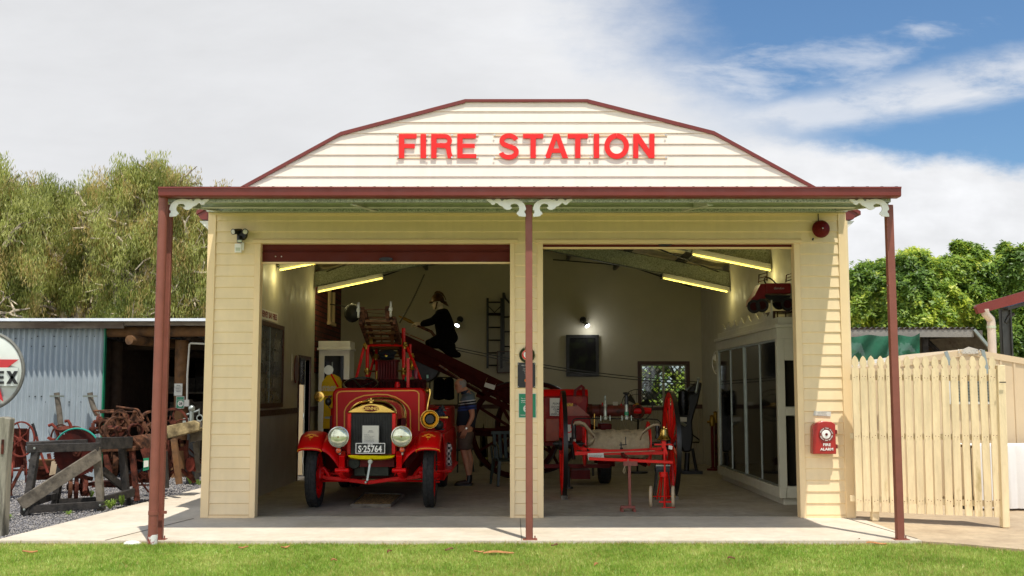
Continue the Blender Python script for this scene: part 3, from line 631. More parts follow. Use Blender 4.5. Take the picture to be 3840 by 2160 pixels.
mb=MB(); mb.lathe([(0,.0),(.07,.0),(.07,.045),(0,.045)],c,(0,1,0),20); mb.build('base',m_dred,t)
mb=MB(); mb.ball(c+V((0,-.078,0)),.012,10); mb.build('cap_nut',m_chrome,t); mb=MB(); mb.tube([c+V((-.09,.03,-.11)),c+V((-.1,.03,-.14))],.01,6);mb.tube([c+V((-.02,.03,.1)),c+V((-.02,.03,.2))],.006,6); mb.build('cable',m_black,t)
# fire alarm box
CX=lambda x,y,d=YF-.14: W('C',x,y,d)
t=thing('fire_alarm_box','red cast box reading fire alarm with a round white glass on the right pier','alarm box',(CX(860,960).x,YF-.02,CX(860,965).z))
a=CX(783,965);b=CX(935,750)
pl=[(783,965),(937,965),(930,770),(905,755),(850,749),(800,765),(783,785)]
mb=MB(); mb.pris([CX(x,y) for x,y in pl],(0,.12,0)); bx=mb.build('case',mat('alarm_red','a01a12',.35,var=.1,vs=8,coat=.3,bump=.1,bs=40),t,bevel=.008)
c=CX(869,836,YF-.142)
mb=MB(); mb.lathe([(0,.0),(.088,.0),(.09,.006),(0.086,.012),(.062,.012),(.058,.004),(0,.004)],c,(0,-1,0),32); mb.build('door_ring',m_redb,t)
mb=MB(); mb.lathe([(0,0),(.056,0),(.05,.012),(0,.014)],c-V((0,.004,0)),(0,-1,0),28); mb.build('glass',m_white,t)
mb=MB(); mb.disc(c-V((0,.02,0)),(0,1,0),.016,.01,16); mb.build('button',m_dred,t)
mb=MB(); mb.text('FIRE',CX(874,905,YF-.142),.033,bold=.02,t=.006,sx=1.15); mb.text('ALARM',CX(874,934,YF-.142),.033,bold=.02,t=.006,sx=1.1)
for s_,a0,a1,fl in (('BREAK THE GLASS',158,8,1),('PRESS THE BUTTON',200,345,-1)):
    for i,chh in enumerate(s_):
        if chh==' ': continue
        an=R(a0+(a1-a0)*i/(len(s_)-1)); rr=.074; p=c+V((rr*math.cos(an),-.012,rr*math.sin(an)))
        ux=V((math.sin(an),0,-math.cos(an)))*fl; uy=V((math.cos(an),0,math.sin(an)))*fl
        mb.text(chh,p,.014,ux=ux,uy=uy,t=.002,bold=.02)
mb.build('lettering',m_white,t,smooth=False)
mb=MB(); mb.box(CX(935,820,YF-.1),(.02,.05,.05)); mb.box(CX(937,915,YF-.1),(.02,.05,.05)); mb.build('hinge',m_redb,t,bevel=.004)
mb=MB(); mb.pris([CX(790,683,YF-.022),CX(901,687,YF-.022),CX(901,719,YF-.022),CX(785,713,YF-.022)],(0,.003,0)); o=mb.build('notice',m_paper)
tag(o,'narrow white paper notice above the red fire alarm box','notice'); f=MB()
for i,s_ in enumerate(('Fire alarm connected to fire','station control board to','indicate where fire is located')): f.text(s_,CX(842,692+i*9,YF-.0225),.008,t=.001)
f.build('lettering',m_ink,o)
# badges on the middle pier
BW=lambda x,y,d=YF-.022: W('B',x,y,d)
sb=px('B',YF)
t=thing('emblem_plaque','round red and white wreathed emblem plaque above the black plaque','emblem',BW(277,395))
c=BW(277,290)
mb=MB(); mb.lathe([(0,0),(.062,0),(.062,.006),(0,.006)],c,(0,-1,0),32,sy=1); mb.build('badge',m_redlet,t)
mb=MB(); mb.disc(c-V((0,.008,0)),(0,1,0),.044,.004,28); mb.build('shield_field',m_white,t)
mb=MB()
for i in range(26):
    an=R(-68+ -i*0)+0
for s in (-1,1):
    for i in range(13):
        an=R(-85+i*12.5); p=c+V((s*math.cos(an)*.083,-.004,math.sin(an)*.083-.004)); mb.disc(p,(0,1,0),.018,.004,8)
mb.build('wreath',mat('wreath_olive','5f6238',.6,var=.3,vs=60),t); mb=MB(); mb.box(c+V((0,-.004,.085)),(.05,.005,.03)); mb.box(c+V((0,-.004,.07)),(.03,.006,.03)); mb.build('crown',m_redb,t)
mb=MB()
for i,chh in enumerate('QUEENSLAND'):
    an=R(165-i*150/9); mb.text(chh,c+V((math.cos(an)*.053,-.0065,math.sin(an)*.053)),.011,ux=(math.sin(an),0,-math.cos(an)),uy=(math.cos(an),0,math.sin(an)),t=.001)
mb.text('FIRE',c+V((0,-.0065,-.053)),.011,t=.001); mb.build('lettering',m_white,t)
a=BW(150,738);b=BW(387,398)
t=thing('black_plaque','black engraved plaque with pale lettering and a small round crest below the emblem','plaque',(a.x/2+b.x/2,YF-.02,a.z))
mb=MB(); mb.bb(a.x,b.x,YF-.03,YF-.018,a.z,b.z); mb.build('plate',m_black,t,bevel=.002)
mb=MB(); mb.text('FIRE STATION',BW(268,436,YF-.031),.014,t=.001)
for i,s_ in enumerate(('Officially opened','26th January 1991','By Eugene','Fire Chief','LYSTER')): mb.text(s_,BW(268,476+i*22,YF-.031),.009,t=.001)
mb.build('lettering',m_paper,t); mb=MB(); mb.disc(BW(268,640,YF-.032),(0,1,0),.023,.004,20,0); mb.build('crest',m_gold,t)
mb=MB(); mb.disc(BW(268,640,YF-.036),(0,1,0),.018,.004,20,0); mb.build('crest',m_redlet,t); mb=MB(); mb.disc(BW(268,640,YF-.040),(0,1,0),.008,.004,5,0); mb.build('crest',m_white,t)
mb=MB()
for x in (160,377):
    for y in (415,722): mb.disc(BW(x,y,YF-.032),(0,1,0),.004,.003,8)
mb.build('screw',m_white,t)
a=BW(161,1148);b=BW(400,815)
t=thing('capacity_poster','green poster with a white circle on the middle pier about maximum capacity','poster',(a.x/2+b.x/2,YF-.02,a.z))
mb=MB(); mb.bb(a.x,b.x,YF-.022,YF-.0185,a.z,b.z); mb.build('border',m_paper,t); mb=MB(); mb.bb(a.x+.006,b.x-.006,YF-.0235,YF-.0222,a.z+.006,b.z-.006); mb.build('sheet',m_green,t)
mb=MB(); mb.disc(BW(275,1022,YF-.0245),(0,1,0),.046,.001,28); mb.build('circle',m_paper,t)
mb=MB(); mb.text('The maximum',BW(262,885,YF-.0242),.016,t=.0008); mb.text('capacity people',BW(270,912,YF-.0242),.016,t=.0008,bold=.02); mb.text('in this area is',BW(262,938,YF-.0242),.016,t=.0008); mb.text('COVIDSAFE',BW(225,1112,YF-.0242),.010,t=.0008,bold=.02); mb.build('lettering',m_white,t)
mb=MB(); mb.text('20',BW(275,1022,YF-.0252),.04,t=.0008,bold=.01); mb.build('number',m_ink,t)
# ---------------------------------------------------------------- interior fittings
m_tube=mat('lit_tube','ffea78',.5,var=0,emit=1.25)
m_bat=mat('batten_grey','8c8a7a',.6,var=.05)
def fluoro(k,xa,ya,xb,yb,d,label):
    p=W(k,xa,ya,d);q=W(k,xb,yb,d); c=(p+q)/2
    t=thing('fluorescent_light',label,'fluorescent light',c,'fluorescent battens under the roof beams')
    mb=MB(); mb.beam(p+V((0,.02,.06)),q+V((0,.02,.06)),.10,.07,(0,0,1)); mb.build('batten',m_bat,t)
    mb=MB(); mb.tube([p+V((0,-.01,.0)),q+V((0,-.01,.0))],.018,10); mb.build('tube',m_tube,t)
    mb=MB()
    for e in (p,q): mb.box(e+V((0,0,.02)),(.02,.05,.09))
    mb.build('lamp_holder',m_bat,t)
    for f in (.1,.3,.5,.7,.9):
        pl=bpy.data.lights.new('fluorescent_glow','POINT'); pl.energy=2.0; pl.color=(1,.88,.42); pl.shadow_soft_size=.0; po=bpy.data.objects.new('fluorescent_glow',pl); COL.objects.link(po); po.location=p.lerp(q,f)+V((0,-.10,-.13))
fluoro('I',435,325,905,235,16.86,'left front fluorescent batten half hidden by the red roller door')
fluoro('I',850,562,1552,414,20.08,'fluorescent batten over the ladder in the left bay')
fluoro('R',1510,172,2195,312,16.86,'fluorescent batten nearest the front in the right bay')
fluoro('R',1252,380,1818,500,20.08,'fluorescent batten farther back in the right bay')
m_spot=mat('lit_spot','f2f6ff',.4,var=0,emit=9)
for k,x0,y0,x1,y1,lab in (('R',553,745,588,795,'lit wall spotlight above the framed picture'),('N',1232,630,1203,690,'lit wall spotlight behind the dummy in the black coat')):
    a=W(k,x0,y0,YB-.05); b=W(k,x1,y1,YB-.18); t=thing('wall_spotlight',lab,'spotlight',a,'small lit spotlights on the back wall')
    mb=MB(); mb.disc(a+V((0,.03,0)),(0,1,0),.07,.03,18); mb.tube([a,b],.02,8); mb.ball(a+V((0,-.02,0)),.055,10); mb.build('base',m_black,t)
    ax=(b-a).normalized(); ax=V((ax.x,-.45,ax.z)).normalized(); mb=MB(); mb.lathe([(.02,-.1),(.035,-.09),(.062,.02),(.058,.02),(.03,-.06)],b,ax,18); mb.build('reflector',m_alu,t)
    mb=MB(); mb.lathe([(0,.012),(.056,.012),(.05,.02),(0,.03)],b,ax,18); mb.build('bulb',m_spot,t)
    if k=='R':
        pl=bpy.data.lights.new('spotlight_glow','POINT'); pl.energy=4; pl.shadow_soft_size=.05; po=bpy.data.objects.new('spotlight_glow',pl); COL.objects.link(po); po.location=b+ax*.12
def rectpic(name,label,cat,k,x0,y0,x1,y1,y,fw,fm,pm,depth=.03):
    a=W(k,x0,y1,y);b=W(k,x1,y0,y); t=thing(name,label,cat,((a.x+b.x)/2,y,a.z))
    mb=MB()
    mb.bb(a.x,b.x,y-depth,y,b.z-fw,b.z);mb.bb(a.x,b.x,y-depth,y,a.z,a.z+fw);mb.bb(a.x,a.x+fw,y-depth,y,a.z+fw,b.z-fw);mb.bb(b.x-fw,b.x,y-depth,y,a.z+fw,b.z-fw); mb.build('frame',fm,t,bevel=.004)
    mb=MB(); mb.bb(a.x+fw,b.x-fw,y-depth*.5,y-.002,a.z+fw,b.z-fw); mb.build('picture',pm,t); return t,a,b
m_photo=mat('photo_mosaic','4a4740',.25,var=.6,vs=9,col2='12100e',c2s=7,c2t=.48,c2w=.06)
m_garden=mat('picture_garden','2b3316',.5,var=.6,vs=8,col2='0b0a0c',c2s=4,c2t=.42,c2w=.12,spec=.2)
rectpic('framed_picture','black framed dark garden picture on the back wall of the right bay','picture','R',405,878,690,1243,YB-.03,.07,m_black,m_garden)
rectpic('framed_photograph','grey framed photograph of a mast hanging in front of the black hook ladder','picture','N',1632,975,1792,1215,YB-.12,.02,m_brown,mat('old_photo','77746c',.4,var=.5,vs=5,col2='2d2b28',c2s=3,c2t=.5,c2w=.2))
# window of the right bay, with timber frame, sashes and diamond grille
t=thing('back_window','brown framed window with diamond security grille in the back wall','window',((WN[0]+WN[1])/2,YB,WN[2]))
mb=MB(); x0,x1,z0,z1=WN; f=.07
mb.bb(x0-f,x1+f,YB-.035,YB+.12,z1,z1+f);mb.bb(x0-f,x1+f,YB-.035,YB+.12,z0-f,z0);mb.bb(x0-f,x0,YB-.035,YB+.12,z0,z1);mb.bb(x1,x1+f,YB-.035,YB+.12,z0,z1); mb.build('frame',m_brown,t,bevel=.004)
mb=MB(); xm=(x0+x1)/2; g_=.03
mb.bb(x0,x1,YB+.03,YB+.07,z1-g_,z1);mb.bb(x0,x1,YB+.03,YB+.07,z0,z0+g_);mb.bb(x0,x0+g_,YB+.03,YB+.07,z0+g_,z1-g_);mb.bb(x1-g_,x1,YB+.03,YB+.07,z0+g_,z1-g_);mb.bb(xm-.02,xm+.02,YB+.025,YB+.07,z0+g_,z1-g_); mb.build('sash',mat('sash_bronze','a09a88',.5,var=.05),t)
mb=MB(); s_=.088; H_=z1-z0; W_=x1-x0; i=-20
def clipd(c,sg):
    # line z=z0+sg*(x-x0)+c clipped to the opening
    pts=[]
    n=60
    a=None
    for q in range(n+1):
        x=x0+W_*q/n; z=z0+sg*(x-x0)+c
        if z0<=z<=z1:
            if a is None: a=(x,z)
            b=(x,z)
    return (a,b) if a and a!=b else None
for j in range(-24,26):
    for sg in (1.0,-1.0):
        r_=clipd(j*s_*1.41+(0 if sg>0 else H_*.0),sg)
        if r_: mb.tube([(r_[0][0],YB+.09,r_[0][1]),(r_[1][0],YB+.09,r_[1][1])],.010,4)
mb.build('security_grille',mat('grille_grey','4c4c42',.5,.3,var=.1),t)
mb=MB(); mb.bb(x0+g_,x1-g_,YB+.048,YB+.052,z0+g_,z1-g_); mb.build('pane',m_glass,t)
for q in (.28,.52,.74):
    pass
# photo board on the left wall
def wallrect(name,label,cat,y0,y1,z0,z1,fw,fm,pm,th=.035):
    t=thing(name,label,cat,(XI0,(y0+y1)/2,z0)); x=XI0+.001; mb=MB()
    mb.bb(x,x+th,y0,y1,z1-fw,z1);mb.bb(x,x+th,y0,y1,z0,z0+fw);mb.bb(x,x+th,y0,y0+fw,z0+fw,z1-fw);mb.bb(x,x+th,y1-fw,y1,z0+fw,z1-fw); mb.build('frame',fm,t,bevel=.003)
    mb=MB(); mb.bb(x,x+th*.5,y0+fw,y1-fw,z0+fw,z1-fw); mb.build('picture',pm,t); return t
pA=WX('I',463,940,XI0); pB=WX('I',463,1720,XI0)
zb_=WX('D',711,1020,XI0).z
t=wallrect('photo_board','large brown framed board of small dark photographs on the left wall','photo board',14.6,pA.y,1.30,pA.z,.07,m_brown,mat('board_back','3a3934',.3,var=.2,spec=.7))
mb=MB(); mb2=MB(); r_=random.Random(5)
for i in range(5):
    for j in range(6):
        y=14.75+i*.5; z=1.40+j*.205
        if y+.42<pA.y-.05 and z+.17<pA.z-.06: (mb if r_.random()<.75 else mb2).bb(XI0+.019,XI0+.024,y,y+.42*r_.uniform(.75,1),z,z+.17*r_.uniform(.8,1))
mb.each('photograph',m_photo,t); mb2.each('photograph',mat('pale_photo','6d6a62',.3,var=.6,vs=12),t)
mb=MB()
for y in (15.7,16.45): mb.bb(XI0+.025,XI0+.033,y,y+.02,1.38,pA.z-.08)
mb.each('mullion',m_alu,t)
a=WX('I',400,800,XI0); zt_=WX('I',400,800,XI0).z; zb2=WX('I',400,905,XI0).z
t=thing('name_board','white board with dark red lettering naming the bay fires above the photo board','sign',(XI0,15.9,zb2))
mb=MB(); mb.bb(XI0+.001,XI0+.018,14.7,a.y,zb2,zt_); mb.build('board',m_paper,t)
mb=MB(); mb.text('HERVEY BAY FIRES',(XI0+.019,(WX('I',225,800,XI0).y+a.y)/2-.06,(zb2+zt_)/2),.095,ux=(0,1,0),uy=(0,0,1),t=.002,bold=.02,sx=1.0)
mb.build('lettering',mat('dark_red_ink','7a0c10',.6,var=0),t)
a=WX('I',560,1245,XI0); b=WX('I',620,1560,XI0)
t=thing('shield_plaque','narrow wooden shield plaque on the left wall beyond the photo board','plaque',(XI0,(a.y+b.y)/2,b.z))
mb=MB(); mb.bb(XI0+.001,XI0+.02,a.y,b.y,b.z+.05,a.z); mb.build('board',m_inw,t); mb=MB(); mb.lathe([(0,0),(.16,0),(.16,.02),(0,.02)],(XI0+.021,(a.y+b.y)/2,(a.z+b.z)/2),(1,0,0),20,sx=1,sy=1.5); mb.build('shield',mat('shield_wood','5c2f1c',.4,var=.3),t)
a=WX('D',751,900,XI0); b=WX('D',762,968,XI0)
t=wallrect('narrow_frame','narrow black frame on the left wall beside the door','picture',a.y,b.y,b.z,a.z,.04,m_black,m_photo)
# side door
t=thing('side_door','cream side door standing open outward in a brown frame','door',(XI0,DR[1],0))
mb=MB(); mb.bb(XI0-.08,XI0+.02,DR[0]-.07,DR[0],0,DR[3]+.07);mb.bb(XI0-.08,XI0+.02,DR[1],DR[1]+.07,0,DR[3]+.07);mb.bb(XI0-.08,XI0+.02,DR[0],DR[1],DR[3],DR[3]+.07); mb.build('frame',m_brown,t,bevel=.004)
mb=MB(); mb.bb(XI0-1.0,XI0-.10,DR[1]-.0,DR[1]+.04,.02,DR[3]-.02); o=mb.build('door_leaf',m_trim,t,bevel=.004)
mb=MB(); [mb.bb(XI0-.10,XI0-.085,DR[1]-.012,DR[1]-.001,z,z+.1) for z in (.25,1.05,1.8)]; mb.each('hinge',m_chrome,o)
# brick panel on left wall near back
m_brick=bpy.data.materials.new('brick_paper'); m_brick.use_nodes=True; nt=m_brick.node_tree; p=nt.nodes['Principled BSDF']
bt=nd(nt,'ShaderNodeTexBrick'); bt.inputs['Scale'].default_value=1; bt.inputs['Brick Width'].default_value=.3; bt.inputs['Row Height'].default_value=.1; bt.inputs['Mortar Size'].default_value=.012
bt.inputs['Color1'].default_value=(*lin('4a150f'),1); bt.inputs['Color2'].default_value=(*lin('6f2a1c'),1); bt.inputs['Mortar'].default_value=(*lin('120c0a'),1)
tcx=nd(nt,'ShaderNodeTexCoord'); sx_=nd(nt,'ShaderNodeSeparateXYZ'); cx_=nd(nt,'ShaderNodeCombineXYZ'); nt.links.new(tcx.outputs['Object'],sx_.inputs[0]); nt.links.new(sx_.outputs[1],cx_.inputs[0]); nt.links.new(sx_.outputs[2],cx_.inputs[1]); nt.links.new(cx_.outputs[0],bt.inputs['Vector']); nt.links.new(bt.outputs[0],p.inputs['Base Color']); p.inputs['Roughness'].default_value=.8
t=thing('brick_panel','dark red brick patterned panel with a small fake window on the left wall','wall panel',(XI0,22,2.4))
mb=MB(); mb.bb(XI0+.002,XI0+.02,20.3,YB-.02,1.9,3.85); mb.build('bricks',m_brick,t)
wy0=WX('I',945,600,XI0).y; wy1=WX('I',1000,600,XI0).y; z1_=WX('I',975,560,XI0).z; z0_=WX('I',975,900,XI0).z
mb=MB(); mb.bb(XI0+.02,XI0+.07,wy0,wy0+.1,z0_,z1_);mb.bb(XI0+.02,XI0+.07,wy1-.1,wy1,z0_,z1_);mb.bb(XI0+.02,XI0+.09,wy0-.05,wy1+.05,z0_-.06,z0_); mb.build('window_frame',m_trim,t)
mb=MB(); mb.bb(XI0+.02,XI0+.03,wy0+.1,wy1-.1,z0_,z1_); mb.build('window_pane',m_dglass,t)
# white cabinet in the far left corner
yc=20.35; a=W('D',799,858,yc); b=W('D',884,858,yc)
t=thing('wardrobe_cabinet','white wardrobe cabinet with a dark glass door in the far left corner','cabinet',((a.x+b.x)/2,yc,0))
mb=MB(); mb.bb(a.x+.03,b.x-.03,yc+.0,yc+.6,0,a.z-.17); mb.bb(a.x+.0,b.x,yc-.03,yc+.6,a.z-.17,a.z-.13); mb.bb(a.x+.02,b.x-.02,yc-.02,yc+.6,a.z-.13,a.z); mb.build('body',m_white,t,bevel=.004)
mb=MB(); mb.bb(a.x+.14,b.x-.14,yc-.012,yc-.002,.5,a.z-.28); mb.build('glass_door',m_dglass,t)
# yellow jacket
yj=18.6
t=thing('yellow_jacket','yellow firefighting jacket with white back lettering hanging behind the engine','jacket',W('E',380,470,yj))
pts=[W('E',x,y,yj) for x,y in ((330,75),(385,60),(440,90),(470,150),(478,230),(462,235),(452,180),(450,330),(462,600),(330,600),(290,600),(300,330),(292,200),(285,260),(270,250),(282,140))]
mb=MB(); mb.pris(pts,(0,.22,0)); j=mb.build('coat',mat('yellow_fabric','e0bc14',.8,var=.2,vs=5,bump=.5,bs=10),t,bevel=.03)
mb=MB(); mb.text('QUEENSLAND',W('E',338,190,yj-.01),.042,t=.003,bold=.02,sx=.8); mb.text('FIRE & RESCUE',W('E',338,217,yj-.01),.042,t=.003,bold=.02,sx=.7); mb.build('lettering',m_white,t)
mb=MB(); mb.tube([W('E',385,60,yj+.1),W('E',385,-60,yj+.1)],.01,6); mb.bb(*sorted((W('E',310,470,yj).x,W('E',455,470,yj).x)),yj-.008,yj-.002,W('E',300,500,yj).z,W('E',300,480,yj).z); mb.build('reflective_band',m_alu,t)
# ---------------------------------------------------------------- display cabinet
yc0=14.8; yc1=19.2; xf=3.665; zc=WX('D',1955,815,xf).z
m_cab=mat('cabinet_cream','bdb9a4',.5,var=.05)
t=thing('display_cabinet','white display cabinet with dark sliding glass doors along the right wall','cabinet',(xf,17,0))
mb=MB(); mb.bb(xf+.03,XI1-.005,yc0+.03,yc1,.10,.16); mb.bb(xf,XI1-.005,yc0-.0,yc1+.03,zc-.20,zc-.05); mb.bb(xf-.03,XI1-.005,yc0-.03,yc1+.05,zc-.05,zc+.0); mb.bb(xf+.03,XI1-.005,yc0+.02,yc1,zc,zc+.10)
mb.bb(xf-.005,xf+.10,yc0-.0,yc0+.09,.10,zc-.2); mb.bb(xf-.0,xf+.05,yc1-.06,yc1+.03,.10,zc-.2); mb.bb(xf-.012,xf+.08,yc0-.01,yc1+.03,.10,.24); mb.bb(xf+.06,XI1-.005,yc0+.08,yc1-.02,0,.10)
mb.bb(xf+.10,XI1-.005,yc0+.0,yc0+.06,.1,.26);mb.bb(xf+.10,XI1-.005,yc0+.0,yc0+.06,zc-.5+.0,zc-.2); mb.bb(xf+.10,XI1-.005,yc0+.0,yc0+.06,1.22,1.34); mb.bb(XI1-.06,XI1-.005,yc0+.061,yc1,.1,zc-.2); mb.bb(xf+.02,XI1-.005,yc1-.05,yc1,.1,zc-.2)
mb.build('carcass',m_cab,t,bevel=.005)
n=4; ys=[yc0+.09+(yc1-.06-yc0-.09)*i/n for i in range(n+1)]
for i in range(n):
    mb=MB(); mb.bb(xf+.02+.012*(i%2),xf+.028+.012*(i%2),ys[i]+.02,ys[i+1]-.02,.27,zc-.23); o=mb.build('glass_door',m_dglass,t)
    mb=MB(); 
    for q in (ys[i],ys[i+1]-.035): mb.bb(xf+.008+.012*(i%2),xf+.034+.012*(i%2),q,q+.035,.245,zc-.205)
    mb.bb(xf+.008,xf+.034,ys[i]+.036,ys[i+1]-.036,.245,.27); mb.bb(xf+.008,xf+.034,ys[i]+.036,ys[i+1]-.036,zc-.232,zc-.205); mb.build('door_frame',m_alu,o)
mb=MB(); mb.bb(xf+.11,XI1-.07,yc0+.03,yc0+.036,.27,1.21); mb.build('end_glass',m_dglass,t); mb=MB(); mb.bb(xf+.11,XI1-.07,yc0+.03,yc0+.036,1.35,zc-.21); mb.build('end_glass',m_dglass,t)
# scalloped pelmet box standing on top
def PX(x,y): return WX('C',x,y,xf+.06)
a=PX(191,120);b=PX(509,10)
ya,yb=b.y,a.y
zt2=WX('C',509,10,xf+.06).z; zB=zc+.10
mb=MB(); n=7; pl=[(yb,zB),(ya,zB),(ya,zt2+.12)]
L__=(yb-ya)/n
for i in range(n):
    for q in range(1,9):
        y=ya+L__*(i+q/8); z=zt2-.11*abs(math.sin(PI*(q/8)))
        pl.append((y,z if q<8 else zt2))
mb.prism(pl,(xf+.06,0,0),(0,1,0),(0,0,1),(.02,0,0)); o=mb.build('scalloped_pelmet',m_cab,smooth=False); tag(o,'white board with a scalloped top edge standing on the display cabinet','pelmet')
# toy pedal truck
XT=3.74
def TR(x,y,d=15.6): return W('R',x,y,d)
m_dred2=mat('toy_red','7c0a10',.4,var=.15,vs=8)
t=thing('toy_fire_truck','red toy pedal fire truck with little ladders on top of the display cabinet','toy truck',TR(2200,670))
mb=MB(); mb.pris([TR(2155,425),(TR(2375,425)),TR(2375,515),TR(2155,515)],(0,.35,0)); b_=mb.build('body_side',m_dred2,t,bevel=.01)
mb=MB(); mb.text('Gordon',TR(2268,470,15.595),.035,t=.002,shear=.3); mb.build('lettering',m_paper,t)
mb=MB(); mb.pris([TR(*q) for q in ((2155,430),(2110,430),(2090,470),(2060,530),(2030,560),(2022,620),(2050,610),(2080,570),(2110,590),(2140,560),(2155,560))],(0,.35,0)); mb.build('bonnet',m_dred2,t,bevel=.02)
mb=MB(); mb.torus(TR(2195,425,15.75),(.4,-.6,.5),.11,.012,24,8); mb.build('steering_wheel',m_black,t)
for x,y,d in ((2050,630,15.55),(2120,620,15.55),(2345,610,15.55),(2270,600,15.9)):
    mb=MB(); mb.lathe([(.06,-.015),(.09,-.02),(.10,0),(.09,.02),(.06,.015)],TR(x,y,d),(0,1,0),24,close=True); w_=mb.build('wheel',m_rubber,t)
    mb=MB(); mb.lathe([(0,-.012),(.062,-.012),(.062,.012),(0,.012)],TR(x,y,d),(0,1,0),20); mb.build('rim',m_leather,w_)
for (xa,xb_,ya_,yb_) in ((2090,2165,425,320),(2330,2395,420,325)):
    mb=MB(); d=15.65; mb.beam(TR(xa,ya_,d),TR(xa+5,yb_+28,d),.014,.02); mb.beam(TR(xb_,ya_-20,d),TR(xb_,yb_,d),.014,.02)
    for q in (.15,.5,.85): mb.beam(TR(xa+3,ya_-(ya_-yb_-20)*q,d),TR(xb_,ya_-20-(ya_-yb_-20)*q,d),.012,.012)
    mb.build('toy_ladder',m_rust2,t)
mb=MB(); mb.pris([TR(*q) for q in ((2130,530),(2375,530),(2350,580),(2200,590))],(0,.3,0)); mb.build('chassis',m_black,t)
d_=15.6; mb=MB(); a=W('R',2205,672,d_); b=W('R',2400,730,d_)
mb.bb(a.x,b.x,d_-.1,d_+.4,a.z-.015,a.z); mb.bb(a.x,a.x+.03,d_-.1,d_+.3,zB,a.z-.015)
for q in range(5): mb.bb(a.x+.06+q*.12,a.x+.075+q*.12,d_-.08,d_-.06,zB,a.z-.015)
o=mb.build('wooden_stool',m_brown); tag(o,'low dark red wooden stool under the toy fire truck','stool')
# fans
def fan(k,x,y,d,r,axis,label,mt,post=None):
    c=W(k,x,y,d); t=thing('fan',label,'fan',c); mb=MB(); mb.torus(c,axis,r,.008,32,6); mb.torus(c-V(axis).normalized()*.05,axis,r*.7,.005,28,6)
    xx,yy,aa=frame(axis)
    for i in range(16):
        a=2*PI*i/16; e=xx*math.cos(a)+yy*math.sin(a); mb.tube([c+e*.05-aa*.06,c+e*r*.7-aa*.05,c+e*r],.003,4)
    mb.build('guard',mt,t); mb=MB(); mb.disc(c-aa*.06,axis,.05,.05,16); mb.build('hub',m_brassd if post else mt,t)
    mb=MB()
    for i in range(3):
        a=2*PI*i/3; e=xx*math.cos(a)+yy*math.sin(a); f=xx*math.cos(a+.6)+yy*math.sin(a+.6); mb.add([c+e*.04,c+e*r*.85,c+f*r*.8+aa*.03,c+f*.05+aa*.02],[(0,1,2,3)])
    mb.build('blade',mt,t)
    if post: mb=MB(); mb.tube([c+aa*.1,V((c.x,c.y+.1,0))],.018,8); mb.disc((c.x,c.y+.1,.02),(0,0,1),.2,.03,20); mb.build('stand',m_black,t)
fan('D',1806,912,19.5,.22,(-1,-.3,0),'white round fan mounted beyond the display cabinet',m_white)
fan('H',940,410,20.5,.30,(.1,-1,0),'dark wire fan standing behind the hose cart',m_black,True)
# cork tray
p=[G('E',*q) for q in ((570,1380),(960,1380),(1085,1275),(700,1262))]
t=thing('litter_tray','shallow timber tray of tan cork chips on the floor under the engine','tray',(p[0]+p[2])/2)
mb=MB(); mb.pris([V((q.x,q.y,.02)) for q in p],(0,0,.012)); mb.build('chips',mat('cork_chips','d2aa6c',.95,var=.5,vs=60,bump=1,bs=80,col2='6c5330',c2s=45,c2t=.5,c2w=.05),t)
mb=MB()
for i in range(4):
    a=p[i];b=p[(i+1)%4]; mb.beam(V((a.x,a.y,.025)),V((b.x,b.y,.025)),.02,.05)
mb.build('rim',m_wood,t)
# ---------------------------------------------------------------- fire engine
EX=-1.885
FE=thing('fire_engine','vintage red fire engine with brass fittings parked in the left bay','fire engine',(EX,16,0))
def E(x,y,d): return W('E',x,y,d)
def both(): return (-1,1)
# wheels
def wheel(cx,cy,r,w,name='wheel',dual=False,side=1):
    mb=MB(); c=(cx,cy,r); k=w/2
    mb.lathe([(r-.12,-k*.7),(r-.06,-k),(r-.02,-k*.95),(r,-k*.6),(r+.002,-k*.2),(r-.006,-k*.14),(r-.006,k*.14),(r+.002,k*.2),(r,k*.6),(r-.02,k*.95),(r-.06,k),(r-.12,k*.7)],c,(1,0,0),48,close=True)
    for i in range(30):
        a=2*PI*i/30
        for s,off in ((-1,0),(1,.5)):
            b=a+off*2*PI/30; mb.beam(V((cx+s*k*.3,cy+math.cos(b)*(r),r+math.sin(b)*(r))),V((cx+s*k*.75,cy+math.cos(b)*(r-.002),r+math.sin(b)*(r-.002))),.022,.008,up=(0,math.cos(b),math.sin(b)))
    t=mb.build(name,m_rubber,FE)
    mb=MB(); rr=r-.115
    mb.lathe([(rr-.02,-k*.6),(rr+.005,-k*.75),(rr+.005,k*.75),(rr-.02,k*.6)],c,(1,0,0),40,close=True)
    for i in range(8):
        a=2*PI*i/8; e=V((0,math.cos(a),math.sin(a))); mb.beam(V(c)+e*.07,V(c)+e*rr,.045,.03,up=(1,0,0))
    mb.lathe([(0,-k),(.055,-k),(.09,-k*.6),(.09,k*.6),(.055,k),(0,k+.05)],c,(1,0,0),20); mb.build('rim',m_red,t)
    return t
YA=14.62; RW=.425
wheel(-2.655,YA,RW,.15); wheel(-1.105,YA,RW,.15)
wheel(-2.74,17.75,RW,.15); wheel(-2.56,17.75,RW,.15); wheel(-1.14,17.75,RW,.15)
